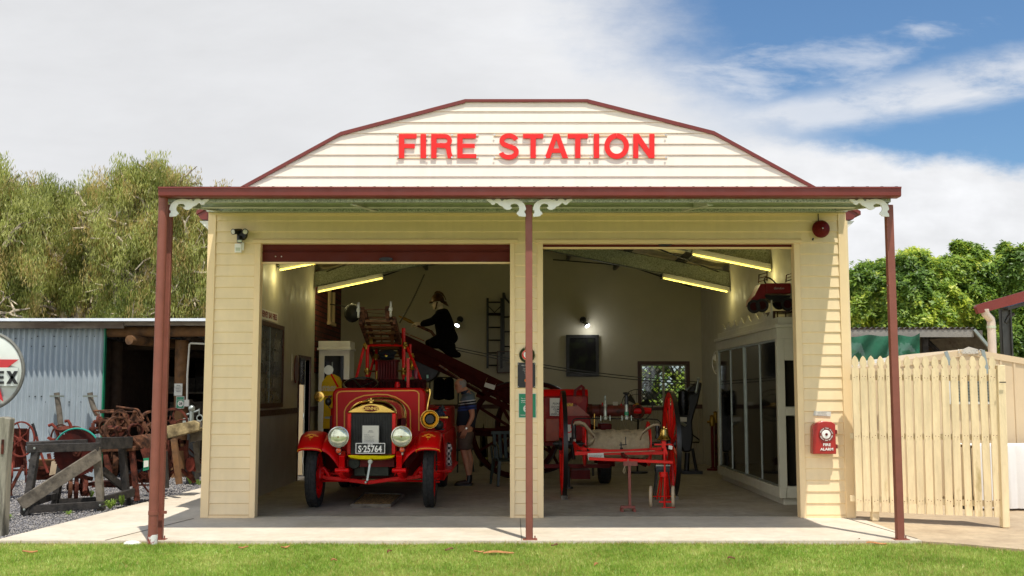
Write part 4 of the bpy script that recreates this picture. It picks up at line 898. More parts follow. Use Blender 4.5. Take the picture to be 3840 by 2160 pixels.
# axle and springs
mb=MB(); q=lambda x,y: E(x,y,YA-.05)
pts=[q(262,1060),q(330,1085),q(480,1095),q(640,1118),q(735,1130),q(840,1118),q(1060,1085),q(1190,1080),q(1290,1060)]
for i in range(len(pts)-1): mb.beam(pts[i],pts[i+1],.055,.05)
for s,xs in ((0,(250,300,345)),(1,(1300,1255,1205))):
    mb.tube([q(xs[0],1040),q(xs[1]-0,990 if s==0 else 985),q(xs[2],1050),q(xs[2]+(15 if s==0 else -15),1085)],.03,8)
    mb.lathe([(.0,-.08),(.04,-.08),(.05,0),(.04,.08),(0,.08)],q(xs[0]+(12 if s==0 else -12),1035),(0,.2,1),12); 
    mb.lathe([(0,-.06),(.045,-.05),(.045,.05),(0,.06)],q(xs[0]+(20 if s==0 else -20),1035),(1,0,0),12)
mb.tube([E(330,1040,YA+.1),E(480,1050,YA+.12),E(520,1050,YA+.14)],.018,8)
mb.build('front_axle',m_red,FE,bevel=.004)
mb=MB(); mb.tube([E(290,1115,YA+.12),E(1290,1115,YA+.12)],.014,8); mb.build('tie_rod',m_red,FE)
for xa,xb,xc in ((490,478,480),(1040,1045,1045)):
    d=14.02
    mb=MB(); mb.beam(E(xa+ (5 if xa<700 else 0),850,14.35),E(xb,900,14.2),.075,.09); mb.beam(E(xb,895,14.22),E(xc,1005,14.05),.07,.07); mb.lathe([(0,-.09),(.03,-.09),(.03,.09),(0,.09)],E(xc,1012,14.03),(1,0,0),14)
    for i in range(6): mb.box(E(xc+45,1012+i*14,14.3),(.065,1.1-.12*i,.012))
    mb.box(E(xc+45,1060,YA-.06),(.09,.12,.13)); mb.build('dumb_iron',m_red,FE,bevel=.006)
mb=MB(); mb.bb(-2.2,-1.57,14.4,18.9,.55,.66); mb.build('chassis',m_dred,FE)
mb=MB(); mb.bb(-2.12,-1.65,14.5,15.5,.42,.75); mb.tube([(-2.1,14.6,.5),(-1.7,14.55,.48)],.04,10); mb.ball((-2.08,14.45,.6),.075,12); mb.ball((-1.75,14.5,.62),.06,12); mb.tube([(-1.95,14.42,.6),(-1.95,14.5,.45)],.025,8); mb.lathe([(0,0),(.08,0),(.08,.04),(0,.04)],(-2.1,14.42,.6),(0,-1,0),18); mb.build('engine_block',mat('greasy_iron','22281f',.45,.5,var=.4,vs=12),FE,bevel=.01)
# radiator
yr=14.33; a=E(530,850,yr); b=E(1010,450,yr)
X0,X1=E(532,600,yr).x,E(1010,600,yr).x; ZB,ZT=E(700,850,yr).z,E(700,448,yr).z
mb=MB(); fw=E(568,600,yr).x-X0
mb.bb(X0,X0+fw,yr,yr+.13,ZB,ZT+.0); mb.bb(X1-fw,X1,yr,yr+.13,ZB,ZT); mb.bb(X0-.0,X1,yr+.005,yr+.13,ZB-.03,ZB); o=mb.build('radiator_frame',m_red2,FE,bevel=.006)
mb=MB(); mb.bb(X0+fw,X1-fw,yr+.03,yr+.12,ZB,ZT); n=26
for i in range(n):
    x=X0+fw+(X1-X0-2*fw)*(i+.5)/n; mb.tube([(x,yr+.022,ZB),(x,yr+.022,ZT)],.0065,6)
mb.build('radiator_core',m_black,FE)
top=[(535,445),(540,425),(600,395),(680,362),(740,350),(810,350),(880,362),(960,398),(1003,425),(1008,445)]
mb=MB(); mb.pris([E(x,y,yr-.02) for x,y in top],(0,.17,0)); mb.build('radiator_header',m_brass,FE,bevel=.012)
c=E(765,400,yr-.024); mb=MB(); mb.lathe([(0,0),(.105,0),(.105,.006),(0,.008)],c,(0,-1,0),32,up=(0,0,1),sx=1,sy=.36)
mb=MB(); n=32; mb.pris([c+V((.105*math.cos(2*PI*i/n),0,.040*math.sin(2*PI*i/n))) for i in range(n)],(0,-.006,0)); o=mb.build('name_badge',m_dred,FE,smooth=False)
mb=MB(); mb.text('DENNIS',c+V((0,-.0065,0)),.042,t=.003,bold=.015,sx=1.0); mb.build('lettering',m_brass,o)
mb=MB(); n=32; mb.tube([c+V((.107*math.cos(2*PI*i/n),-.004,.042*math.sin(2*PI*i/n))) for i in range(n)],.003,6,closed=True); mb.build('badge_rim',m_brass,o)
mb=MB(); mb.lathe([(0,0),(.035,0),(.035,.03),(.02,.035),(.02,.05),(0,.05)],E(768,348,yr+.05),(0,0,1),16); mb.box(E(768,320,yr+.05),(.08,.02,.018)); mb.box(E(768,312,yr+.05),(.02,.02,.05)); mb.build('radiator_cap',m_brass,FE,bevel=.003)
# bonnet: arched, radiator to scuttle
def arch(d,hw,zs,zt,n=14,cx=None):
    cx=(X0+X1)/2 if cx is None else cx; o=[]
    for i in range(n+1):
        a=PI*i/n; o.append(V((cx-hw*math.copysign(abs(math.cos(a))**.75,math.cos(a)),d,zs+(zt-zs)*math.sin(a)**.9)))
    return o
hw=(X1-X0)/2
A0=arch(yr+.15,hw-.01,E(0,470,yr).z,E(0,330,yr).z); A1=arch(15.48,hw+.03,1.20,E(0,296,15.48).z+.0)
def loft(secs,zb):
    mb=MB(); vs=[];n=None
    for s_ in secs:
        s2=[V((s_[0].x,s_[0].y,zb))]+s_+[V((s_[-1].x,s_[-1].y,zb))]; n=len(s2); vs+=s2
    fs=[]
    for k in range(len(secs)-1):
        for i in range(n-1): fs.append((k*n+i,k*n+i+1,(k+1)*n+i+1,(k+1)*n+i))
    mb.add(vs,fs); return mb
loft([A0,A1],.68).build('bonnet',mat('bonnet_maroon','5e0a0e',.2,var=.1,vs=3,coat=.7),FE,ang=50)
mb=MB(); mb.tube([p+V((0,.0,.004)) for p in [V((A0[0].x,A0[0].y,.75))]+A0+[V((A0[-1].x,A0[-1].y,.75))]],.012,8); 
mb.build('bonnet_beading',m_brass,FE); mb=MB(); mb.tube([p+V((0,.0,.004)) for p in [V((A1[0].x,A1[0].y-.08,.75))]+[V((p.x,p.y-.08,p.z)) for p in A1]+[V((A1[-1].x,A1[-1].y-.08,.75))]],.014,8); mb.build('bonnet_beading',m_brass,FE)
mb=MB()
for i in range(7): mb.box((A1[-1].x-.0,14.8+i*.08,1.05),(.015,.03,.25),rot=R(20))
mb.build('louvre',m_dred,FE)
# scuttle
ys=15.5; SCL=E(380,600,ys).x; SCR=E(1305,600,ys).x; SZ=E(700,197,ys).z
def rrect(x0,x1,z0,z1,r,n=6):
    o=[(x0,z0)]
    for k in range(n+1): a=PI-(PI/2)*k/n; o.append((x0+r+r*math.cos(a),z1-r+r*math.sin(a)))
    for k in range(n+1): a=PI/2-(PI/2)*k/n; o.append((x1-r+r*math.cos(a),z1-r+r*math.sin(a)))
    o.append((x1,z0)); return o
RP=rrect(SCL,SCR,.62,SZ,.10)
mb=MB(); mb.pris([V((x,ys,z)) for x,z in RP],(0,.55,0)); mb.build('scuttle',m_red,FE,bevel=.025)
def line(pts,w=.017,d=ys,name='pinstripe',par=FE):
    mb=MB(); mb.ribbon([E(x,y,d-.004) for x,y in pts],w,.002,(0,-1,0)); mb.build(name,m_gold,par,smooth=False)
line([(430,620),(429,300),(430,262),(445,240),(475,231),(760,226),(1195,222),(1225,232),(1240,255),(1240,620)])
line([(505,600),(505,430),(520,390),(560,340),(620,300),(700,272),(830,260),(930,264),(1010,287),(1080,328),(1130,375),(1155,420),(1158,640)])
mb=MB(); mb.box((SCL-.02,ys+.2,.95),(.04,.3,.5)); mb.bb(SCL+.02,SCR-.02,ys+.05,ys+.5,.3,.62); 
mb.pris([E(300,800,15.0),E(440,830,15.0),E(520,900,15.0),E(520,1040,15.0),E(400,1060,15.2),E(290,960,15.2)],(0,.5,0)); mb.pris([E(1110,830,15.0),E(1290,780,15.0),E(1300,960,15.2),E(1200,1060,15.2),E(1090,1040,15.0)],(0,.5,0)); mb.each('inner_apron',m_dred,FE)
# fenders: crowned section swept over the wheel, with lip
def fender(cx,s):
    c=V((cx,YA,RW)); secs=[]; Rf=.565
    prof=[(-.17,-.045),(-.165,-.01),(-.12,.018),(-.05,.03),(.03,.03),(.11,.018),(.155,-.01),(.16,-.045)]
    angs=[R(a) for a in range(38,196,9)]
    for i,a in enumerate(angs):
        e=V((0,-math.cos(a),math.sin(a))); row=[]
        wd=1.0 if i>0 else .93
        for (u,h) in prof: row.append(c+V((u*wd*1.0,0,0))+e*(Rf+h))
        secs.append(row)
    # sweep back to the running board
    n=len(prof); vs=[p for r_ in secs for p in r_]; fs=[]
    for k in range(len(secs)-1):
        for i in range(n-1): fs.append((k*n+i,k*n+i+1,(k+1)*n+i+1,(k+1)*n+i))
    mb=MB(); mb.add(vs,fs); 
    o=mb.build('mudguard',m_red,FE,ang=60); sm=o.modifiers.new('solid','SOLIDIFY'); sm.thickness=.012
    # curved web joining guard to the frame
    inn=1 if s<0 else -1
    mb=MB(); w0=[]
    for a in (42,60,80,100,120,140):
        e=V((0,-math.cos(R(a)),math.sin(R(a)))); p=c+V((inn*.15,0,0))+e*(Rf+0.0); w0.append(p)
    fsx=[];vs=[]
    for p in w0: 
        for k in range(6):
            f=k/5; x=p.x+inn*f*.30; z=p.z-.34*(f**1.6)*1.0-.02; vs.append(V((x,p.y+.05*f,z+ (0))))
    for i in range(len(w0)-1):
        for k in range(5): fsx.append((i*6+k,i*6+k+1,(i+1)*6+k+1,(i+1)*6+k))
    mb.add(vs,fsx); o2=mb.build('mudguard_web',m_red,FE,ang=60); sm=o2.modifiers.new('solid','SOLIDIFY'); sm.thickness=.01
    # gold edge and ornament
    a=R(39.5); e=V((0,-math.cos(a),math.sin(a)));
    mb=MB(); mb.tube([c+V((u*.95,0,0))+e*(Rf+h+.008)+V((0,-.004,0)) for u,h in prof],.005,6)
    a2=R(62); e2=V((0,-math.cos(a2),math.sin(a2))); tt=V((0,math.sin(a2),math.cos(a2))); cc=c+e2*(Rf+.036)+V((-.01,0,0))
    X_=V((1,0,0))
    def L2(pts): mb.tube([cc+X_*p_[0]+tt*p_[1]+e2*.002-e2*(abs(p_[0])*.12) for p_ in pts],.004,5)
    L2([(-.09,.02),(-.04,.02),(0,-.01),(.04,.02),(.09,.02)]); L2([(0,.06),(-.035,.02),(0,-.03),(.035,.02),(0,.06)]); L2([(-.03,-.03),(0,-.02),(.03,-.03)]); L2([(-.012,-.03),(0,-.10),(.012,-.03)]); L2([(-.06,.045),(0,.055),(.06,.045)])
    mb.build('gold_trim',m_gold,FE)
fender(-2.66,-1); fender(-1.10,1)
for cx in (-2.72,-1.02):
    mb=MB(); mb.bb(cx-.17,cx+.17,15.15,17.0,.42,.46); mb.build('running_board',m_red,FE,bevel=.008)
# head lamps
for x,y,nm in ((447,680,1),(1069,675,2)):
    d=14.12; c=E(x,y,d); r=.125
    mb=MB(); mb.lathe([(0,.22),(.05,.20),(.09,.14),(.118,.05),(.124,0),(.134,-.004),(.134,-.022),(.124,-.026),(.116,-.016),(.116,0)],c,(0,1,0),32); mb.tube([c+V((0,.1,-.1)),V((c.x,c.y+.12,.72))],.016,8)
    o=mb.build('headlight',m_chrome,FE)
    mb=MB(); K=9; pr=[(max(1e-5,.117*math.sin(PI/2*i/K)),-.012-.028*math.cos(PI/2*i/K)) for i in range(K+1)]; mb.lathe(pr,c,(0,1,0),32); mb.build('lens',m_lens,o)
    mb=MB(); mb.ball(c-V((0,.042,0)),.012,10); mb.build('bulb',m_brass,o)
    mb=MB(); mb.lathe([(.13,-.012),(.137,-.012),(.137,0),(.13,0)],c,(0,1,0),32,close=True); mb.build('lamp_rim',m_brass if nm==2 else m_chrome,o)
for x,y in ((447,815),(1074,806)):
    c=E(x,y,14.2); mb=MB(); mb.lathe([(0,.06),(.03,.05),(.036,0),(.03,-.012),(0,-.02)],c,(0,1,0),20); o=mb.build('indicator',mat('amber_lens','d84a08',.2,var=.2,vs=40,coat=.5),FE); mb=MB(); mb.torus(c,(0,1,0),.035,.006,20,6); mb.tube([c+V((0,.05,0)),c+V((.02,.1,.06))],.012,6); mb.build('indicator_rim',m_black,o)
# crank, apron, plate
mb=MB(); a=E(760,925,14.1); b=E(728,1120,14.05); mb.beam(a,b,.028,.018); mb.lathe([(0,-.02),(.03,-.02),(.03,.03),(0,.03)],a,(0,1,0),14); mb.tube([b,b-V((0,.14,0))],.015,8); mb.build('starting_handle',m_alu,FE,bevel=.003)
low=[(533,857),(1005,857),(1003,880),(975,897),(900,908),(765,913),(640,908),(565,897),(537,880)]
mb=MB(); mb.pris([E(x,y,14.2) for x,y in low],(0,.14,0)); mb.build('lower_apron',mat('polished_yellow_brass','c8b00a',.12,.85,var=.2,vs=7),FE,bevel=.015)
a=E(615,845,14.15); b=E(907,741,14.15)
mb=MB(); mb.bb(a.x,b.x,14.15,14.16,a.z,b.z); o=mb.build('number_plate',m_black,FE,bevel=.004)
mb=MB(); fr=.008
for (p0,p1,p2,p3) in ((a.x,b.x,b.z-fr,b.z),(a.x,b.x,a.z,a.z+fr),(a.x,a.x+fr,a.z+fr,b.z-fr),(b.x-fr,b.x,a.z+fr,b.z-fr)): mb.bb(p0,p1,14.145,14.1497,p2,p3)
mb.text('S·25764',E(757,803,14.148),.088,t=.003,bold=.025,sx=.80); mb.text('QLD',E(760,757,14.148),.018,t=.003,bold=.02,sx=1.3); mb.build('lettering',m_white,o,smooth=False)
a=E(672,740,14.24); b=E(854,560,14.24); mb=MB(); mb.bb(a.x,b.x,14.24,14.25,a.z,b.z); o=mb.build('placard_frame',m_black,FE); mb=MB(); mb.bb(a.x+.012,b.x-.012,14.236,14.2398,a.z,b.z-.012); mb.build('placard_sheet',m_paper,o)
mb=MB(); mb.text('DENNIS',E(763,622,14.2355),.010,t=.001,bold=.02); mb.text('FIRE ENGINE',E(763,634,14.2355),.010,t=.001)
for i,s_ in enumerate(('MODEL 1930','Engine four cylinder petrol','4 speed crash gearbox','Water tank pump 20 litres','Travelling speed 40 MPH','Retired from service 1970')): mb.text(s_,E(700,661+i*13.5,14.2355),.009,t=.001,align='LEFT')
mb.build('lettering',m_ink,o)
# spot lamp, bulb horn, mirror, trumpet horn
c=E(255,282,15.2); mb=MB(); mb.lathe([(0,.10),(.04,.08),(.066,0),(.072,-.004),(.072,-.014),(.064,-.016)],c,(0.05,1,0),28); mb.tube([c+V((.07,.0,0)),E(330,282,15.3),E(372,290,15.5)],.01,8); o=mb.build('spot_lamp',m_brass,FE); mb=MB(); mb.lathe([(1e-5,-.02),(.04,-.018),(.066,-.010)],c,(0.05,1,0),24); mb.build('lens',mat('amber_glass','a87f3a',.15,.6,var=.3,vs=20),o)
mb=MB(); mb.ball(E(345,332,15.3),.048,14,sz=(1,1,1.25)); mb.tube([E(345,300,15.3),E(355,280,15.3),E(375,278,15.45)],.012,8); mb.tube([E(345,365,15.3),E(355,390,15.3),E(378,400,15.45)],.007,6); mb.build('horn_bulb',m_black,FE)
c=E(350,20,15.3); mb=MB(); mb.tube([E(345,10,15.32),E(440,185,15.6)],.014,8); mb.build('mirror_arm',m_red2,FE); mb=MB(); mb.lathe([(0,.03),(.05,.025),(.07,0),(0.068,-.012),(0,-.02)],c,(.25,1,-.1),24); mb.build('mirror',m_paper,FE)
c=E(1346,506,14.95); K=10; mb=MB(); pr=[(.115*(1-(i/K))**2+.012,.20*(i/K)) for i in range(K+1)]; pr=[(.118,-.008),(.122,0)]+pr; mb.lathe(pr,c,(0,1,.0),32,cap=False); mb.tube([c+V((0,.2,0)),c+V((0,.25,.05)),E(1320,420,15.3),E(1335,330,15.3),E(1352,250,15.3),E(1350,215,15.3),E(1320,200,15.4),E(1318,240,15.45)],.016,10); o=mb.build('trumpet_horn',m_brass,FE)
mb=MB(); mb.lathe([(1e-5,.10),(.05,.075),(.06,.055)],c,(0,1,0),24); mb.build('horn_throat_shade',m_black,o)  # black cone put in as the dark shade inside the brass mouth
mb=MB(); mb.ball(E(1330,225,15.4),.045,12); mb.build('side_lamp',m_brassd,FE)
# dark spare parts beside horn
mb=MB(); mb.ball(E(1435,565,15.8),.075,16,sz=(1,1,1)); mb.bb(E(1400,600,15.8).x,E(1485,600,15.8).x,15.8,16.0,E(0,615,15.8).z,E(0,600,15.8).z); mb.build('pump_dome',mat('grey_iron','2a2e30',.5,.3),FE)
mb=MB(); a=E(1478,640,16.2);b=E(1552,540,16.9); mb.bb(-1.34,-1.0,16.3,18.8,.5,1.30); mb.bb(-2.75,-2.42,16.3,18.8,.5,1.30); mb.bb(-2.42,-1.34,16.6,18.8,.7,1.32); mb.build('rear_body',m_red,FE,bevel=.02)
mb=MB(); mb.bb(-1.02,-.96,15.3,18.6,.30,.95); mb.build('side_valance',m_red,FE,bevel=.01)
mb=MB(); p=E(1440,488,15.9); mb.bb(p.x-.02,p.x+.13,15.85,16.4,p.z-.01,p.z+.012); mb.build('side_rail',m_brass,FE)
for i,(x,y) in enumerate(((1435,930),(1435,955),(1435,1020),(1435,1045),(1432,1100),(1432,1125))):
    mb=MB(); mb.tube([E(x-20,y,YA),E(x+14,y,YA)],.011,6); mb.build('hub_bolt',m_red2,FE)
# cockpit
mb=MB(); c=E(668,160,15.95); ax=V((0,-.42,1)).normalized(); mb.torus(c,ax,.255,.016,36,8)
xx,yy,aa=frame(ax)
for k in range(4):
    e=xx*math.cos(k*PI/2+.6)+yy*math.sin(k*PI/2+.6); mb.tube([c-aa*.05,c+e*.25],.012,6)
mb.tube([c-aa*.05,c-aa*.7],.02,8); mb.build('steering_wheel',m_black,FE)
a=E(480,195,16.35);b=E(1312,112,16.35); mb=MB(); n=16
mb.bb(a.x,b.x,16.34,16.46,a.z-.12,b.z)
for i in range(n): x=a.x+(b.x-a.x)*(i+.5)/n; mb.tube([(x,16.335,a.z-.1),(x,16.335,b.z-.035)],(b.x-a.x)/n*.42,8)
mb.bb(a.x,b.x,16.0,16.4,a.z-.3,a.z-.12); mb.build('seat_back',m_leather,FE,bevel=.03)
mb=MB(); mb.lathe([(0,0),(.04,0),(.04,.05),(.03,.05),(.03,.08),(0,.08)],E(1028,192,15.6),(0,0,1),16); mb.build('filler_neck',m_red,FE); mb=MB(); mb.disc(E(1028,165,15.6),(0,0,1),.038,.02,16); mb.build('filler_cap',m_brass,FE)
# gantry
Nn=lambda x,y,d: W('N',x,y,d)
mb=MB(); yg=16.55
def tb(*p,r=.028,m=8): mb.tube([Nn(*q) for q in p],r,m)
tb((228,780,yg),(222,1290,yg)); tb((618,725,yg),(622,1300,yg)); tb((222,912,yg),(620,912,yg),r=.02)
tb((190,930,yg),(100,1290,yg-.1),r=.022); tb((655,930,yg),(810,1300,yg-.1),r=.022)
tb((300,1040,yg+.8),(232,1300,yg+.8),r=.02); tb((322,960,yg+.8),(326,1290,yg+.8),r=.022); tb((690,900,yg+.8),(695,1260,yg+.8),r=.022); tb((710,1040,yg+.8),(806,1290,yg+.8),r=.02)
mb.each('gantry_tube',m_red2,FE)
mb=MB()
for x,y,d in ((210,920,yg),(630,915,yg),(222,1195,yg),(618,1195,yg),(318,1040,yg+.8),(705,1035,yg+.8)):
    mb.lathe([(.0,-.05),(.034,-.05),(.038,0),(.034,.05),(0,.05)],Nn(x,y,d),(0,0,1),12); mb.ball(Nn(x-(14 if x<400 else -14),y,d-.02),.032,10)
tb((225,1195,yg),(320,1195,yg+.4),(325,1195,yg+.8),r=.012); tb((552,1190,yg),(615,1190,yg),r=.012); tb((325,1195,yg+.3),(325,1280,yg+.3),r=.014); tb((600,1190,yg+.3),(600,1260,yg+.3),r=.014)
for x0,x1 in ((240,280),(560,600)):
    a=Nn(x0,895,yg-.04);b=Nn(x1,838,yg-.04); mb.bb(a.x,b.x,yg-.04,yg+.02,a.z,b.z)
mb.each('brass_fitting',m_brassd,FE)
# escape ladder on the gantry
ld=thing('extension_ladder','dark wooden extension ladder with white end wheels resting on top of the engine','ladder',(EX,16,2.4))
p0=[Nn(150,640,14.95),Nn(520,640,14.95)]; 
zs=lambda p,dz: V((p.x,p.y,p.z+dz))
q0=[Nn(262,960,17.2),Nn(600,960,17.2)]
L0=zs((p0[0]+Nn(150,540,14.95))/2,0)
for nm,dx0,zo,tw in (('side_rail',0,.0,.045),('side_rail',.07,.09,.035)):
    for s in (0,1):
        sgn=1 if s==0 else -1
        a=p0[s]+V((sgn*dx0,0,zo)); b=q0[s]+V((sgn*dx0,0,zo)); b=a+(b-a)*1.5
        mb=MB(); mb.beam(a,b,tw,.10); mb.build(nm,m_rust2,ld,bevel=.004)
mb=MB()
for i in range(16):
    f=.02+i*.09; a=p0[0].lerp(q0[0],f*1.0); b=p0[1].lerp(q0[1],f*1.0)
    mb.beam(a,b,.035,.03) if i%2==0 else mb.tube([a+V((0,0,.09)),b+V((0,0,.09))],.016,8)
mb.each('rung',m_log,ld)
mb=MB(); a=Nn(385,905,16.6); b=Nn(365,700,15.6); mb.tube([b,a],.012,6); mb.beam(Nn(495,760,15.8),Nn(495,900,16.5),.05,.02); mb.build('ladder_pole',m_log,ld)
c0=Nn(128,530,14.85); c1=Nn(478,520,14.85)
for c in (c0,c1):
    mb=MB(); mb.lathe([(.085,-.012),(.105,-.014),(.112,0),(.105,.014),(.085,.012)],c,(1,.12,0),28,close=True)
    for i in range(6): a=2*PI*i/6; mb.tube([c,c+V((0,math.cos(a)*.09,math.sin(a)*.09))],.008,5)
    mb.disc(c,(1,0,0),.025,.05,12); mb.build('end_wheel',m_paper,ld)
mb=MB(); mb.tube([c0,c1],.008,6); mb.tube([c0+V((.05,.1,-.02)),c1+V((-.05,.2,-.06))],.004,5)
for c in (c0,c1): mb.beam(c+V((.05 if c is c0 else -.05,0,.02)),c+V((.05 if c is c0 else -.05,.15,-.14)),.06,.07)
mb.build('axle',m_rust2,ld)
# cap, hose box, bell
t=thing('peaked_cap','navy peaked cap with a gold badge resting on the red slatted box','cap',Nn(440,1060,17))
mb=MB(); c=Nn(440,1010,17.0); mb.lathe([(0,.07),(.10,.065),(.15,.03),(.155,.01),(.12,-.02),(.115,-.07),(0,-.07)],c,(0,-.12,1),28); mb.build('crown',mat('navy_wool','151b28',.9,var=.15,vs=20),t)
mb=MB(); n=12; mb.add([c+V((math.sin(R(a))*.117,-math.cos(R(a))*.117,-.065)) for a in range(-70,71,14)]+[c+V((math.sin(R(a))*.135,-.05-math.cos(R(a))*.14,-.095)) for a in range(-70,71,14)],[(i,i+1,i+12,i+11) for i in range(10)]); o=mb.build('peak',m_black,t); o.modifiers.new('solid','SOLIDIFY').thickness=.005
mb=MB(); mb.disc(c+V((0,-.125,-.02)),(0,1,.1),.022,.01,14); mb.box(c+V((0,-.13,.012)),(.02,.01,.02)); mb.build('badge',m_brass,t)
mb=MB(); a=Nn(340,1290,17.0); b=Nn(545,1068,17.0); n=7
for i in range(n):
    x=a.x+(b.x-a.x)*(i+.5)/n; mb.bb(x-(b.x-a.x)/n*.42,x+(b.x-a.x)/n*.42,16.9,17.3,a.z-.2,b.z-.03)
mb.bb(a.x-.02,b.x+.02,16.88,17.32,b.z-.03,b.z); mb.build('slatted_box',m_dred,FE,bevel=.005)
t=thing('brass_bell','polished brass bell hanging on the red post behind the engine seat','bell',Nn(680,1180,16.0))
c=Nn(680,1182,16.0); mb=MB(); k=.42*px('N',16)*2.4; mb.lathe([(.088,0),(.092,.006),(.068,.035),(.055,.08),(.048,.13),(.030,.152),(.012,.16),(.012,.185),(0,.185)],c,(0,0,1),28); mb.build('bell_body',m_brass,t)
mb=MB(); mb.ball(c+V((0,0,-.01)),.018,10); mb.tube([c,c+V((0,0,.1))],.006,6); mb.build('clapper',m_brassd,t)
mb=MB(); mb.beam(Nn(668,1052,15.9),Nn(668,1372,15.9),.045,.03); mb.build('bell_post',m_red2,FE,bevel=.003)
# bottles on the seat
for i,(x,y,mt,lab) in enumerate(((752,1230,mat('pink_label','9a3248',.3,var=.3,vs=30),'pink labelled drink bottle on the engine beside the brass bell'),(655,1255,m_green,'small green carton on the engine below the brass bell'))):
    mb=MB(); c=Nn(x,y+45,16.3); mb.lathe([(0,0),(.028,0),(.03,.02),(.03,.10),(.024,.13),(.012,.15),(.012,.17),(0,.17)] if i==0 else [(0,0),(.035,0),(.035,.06),(0,.06)],c,(0,0,1),14); o=mb.build('bottle' if i==0 else 'carton',mt); tag(o,lab,'bottle' if i==0 else 'carton')
# clothes on the side
def blob(name,label,cat,pts,m,seed,r=.05,n=60,flat=1):
    pass
def cloth_heap(name,c,sx,sy,sz,m,seed,label,cat,n=18):
    r_=random.Random(seed); vs=[];fs=[]; ph=[r_.uniform(0,6) for _ in range(6)]
    for i in range(n+1):
        for j in range(n+1):
            u=i/n*2-1;v=j/n*2-1; d=max(abs(u),abs(v)); h=(1-min(1,(u*u+v*v)))*sz; h*=1+.45*math.sin(u*5+ph[0])*math.sin(v*4+ph[1])+.3*math.sin(u*11+v*7+ph[2])
            vs.append(V(c)+V((u*sx*(1+.12*math.sin(v*6+ph[3])),v*sy*(1+.12*math.sin(u*6+ph[4])),max(h,0)+.005*math.sin(u*20+v*13))))
    for i in range(n):
        for j in range(n): a=i*(n+1)+j; fs.append((a,a+1,a+n+2,a+n+1))
    mb=MB(); mb.add(vs,fs); o=mb.build(name,m,ang=80); tag(o,label,cat); return o
cloth_heap('folded_jumper',E(1440,470,16.1),.10,.14,.10,mat('navy_knit','141c36',.95,var=.4,vs=14,col2='39405c',c2s=10,c2t=.55),3,'crumpled navy jumper lying on the engine side behind the horn','clothes')
cloth_heap('grey_cap',E(1470,425,16.2),.06,.08,.07,mat('grey_knit','50514f',.95,var=.4,vs=30),4,'grey knitted cap lying on the navy jumper','hat')
mb=MB(); n=8; pts=[[E(1482+j*11+ (i*3 if i<3 else 0)+6*math.sin(i*1.3+j*.8),740+i*30+8*math.sin(j),15.9+.02*math.sin(j*2.1+i)) for j in range(n)] for i in range(n+1)]
mb.add([p for r_ in pts for p in r_],[(i*n+j,i*n+j+1,(i+1)*n+j+1,(i+1)*n+j) for i in range(n) for j in range(n-1)])
mc=bpy.data.materials.new('check_cloth'); mc.use_nodes=True; nt=mc.node_tree; ck=nd(nt,'ShaderNodeTexChecker'); ck.inputs['Scale'].default_value=26; ck.inputs[1].default_value=(*lin('cfc8be'),1); ck.inputs[2].default_value=(*lin('1c1a1c'),1); tcx=nd(nt,'ShaderNodeTexCoord'); nt.links.new(tcx.outputs['Object'],ck.inputs[0]); nt.links.new(ck.outputs[0],nt.nodes['Principled BSDF'].inputs['Base Color'])
o=mb.build('check_shirt',mc,ang=80); o.modifiers.new('solid','SOLIDIFY').thickness=.012; tag(o,'black and white checked shirt hanging from the right side of the engine','shirt')
# ---------------------------------------------------------------- hose cart in the right bay
def H(x,y,d): return W('H',x,y,d)
HC=thing('hose_cart','red two wheeled hose reel cart with tall spoked wheels in the right bay','hose cart',(1.55,15.9,0))
YH=15.9; RH=.77
def cartwheel(x,par,yc=YH,r=RH,ns=12,m=m_red2,mt=m_black,w=.055,name='wheel'):
    c=(x,yc,r+.012); mb=MB(); mb.lathe([(r-.012,-w/2-.004),(r+.012,-w/2-.004),(r+.012,w/2+.004),(r-.012,w/2+.004)],c,(1,0,0),56,close=True); t=mb.build(name,mt,par)
    mb=MB(); mb.lathe([(r-.075,-w/2),(r-.013,-w/2),(r-.013,w/2),(r-.075,w/2)],c,(1,0,0),56,close=True); mb.build('felloe',m,t,bevel=.004)
    mb=MB()
    for i in range(ns):
        a=2*PI*(i+.5)/ns; e=V((0,math.cos(a),math.sin(a))); mb.beam(V(c)+e*.08,V(c)+e*(r-.07),.05,.038,up=(1,0,0),w2=.034,h2=.034)
    mb.build('spoke',m,t,bevel=.006)
    mb=MB(); mb.lathe([(0,-.13),(.04,-.13),(.045,-.07),(.095,-.06),(.095,.06),(.045,.07),(.04,.13),(0,.13)],c,(1,0,0),20); mb.build('hub',m_black,t); return t
xl=H(270,770,YH).x+0.0; xr=H(1250,770,YH).x
cartwheel(.755,HC); cartwheel(2.345,HC)
ZA=RH+.012
mb=MB(); mb.tube([(.6,YH,ZA),(2.45,YH,ZA)],.028,10); mb.build('axle',m_black,HC)
xa,xb=H(490,770,YH-.1).x,H(1040,770,YH-.1).x; r0=.20
mb=MB(); c=(0,YH,ZA)
n=13
for i in range(n):
    x0=xa+(xb-xa)*i/n; x1=xa+(xb-xa)*(i+1.12)/n; rr=r0+.006*((i*7)%3)
    mb.lathe([(rr*.9,x0),(rr,x0+.004),(rr+.004,(x0+x1)/2),(rr,x1-.004),(rr*.9,x1)],(0,YH,ZA-.0),(1,0,0),32,up=(0,.06,1))
mb.build('hose_roll',m_hose,HC)
for s,(x,lab) in enumerate(((xa-.04,0),(xb+.015,1))):
    mb=MB(); mb.ring((x,YH,ZA),(1,0,0),.325,.30,.02,40)
    for i in range(6):
        a=2*PI*i/6+.3; e=V((0,math.cos(a),math.sin(a))); mb.beam(V((x,YH,ZA)),V((x,YH,ZA))+e*.30,.012,.03,up=(1,0,0))
    mb.build('reel_flange',m_red2,HC)
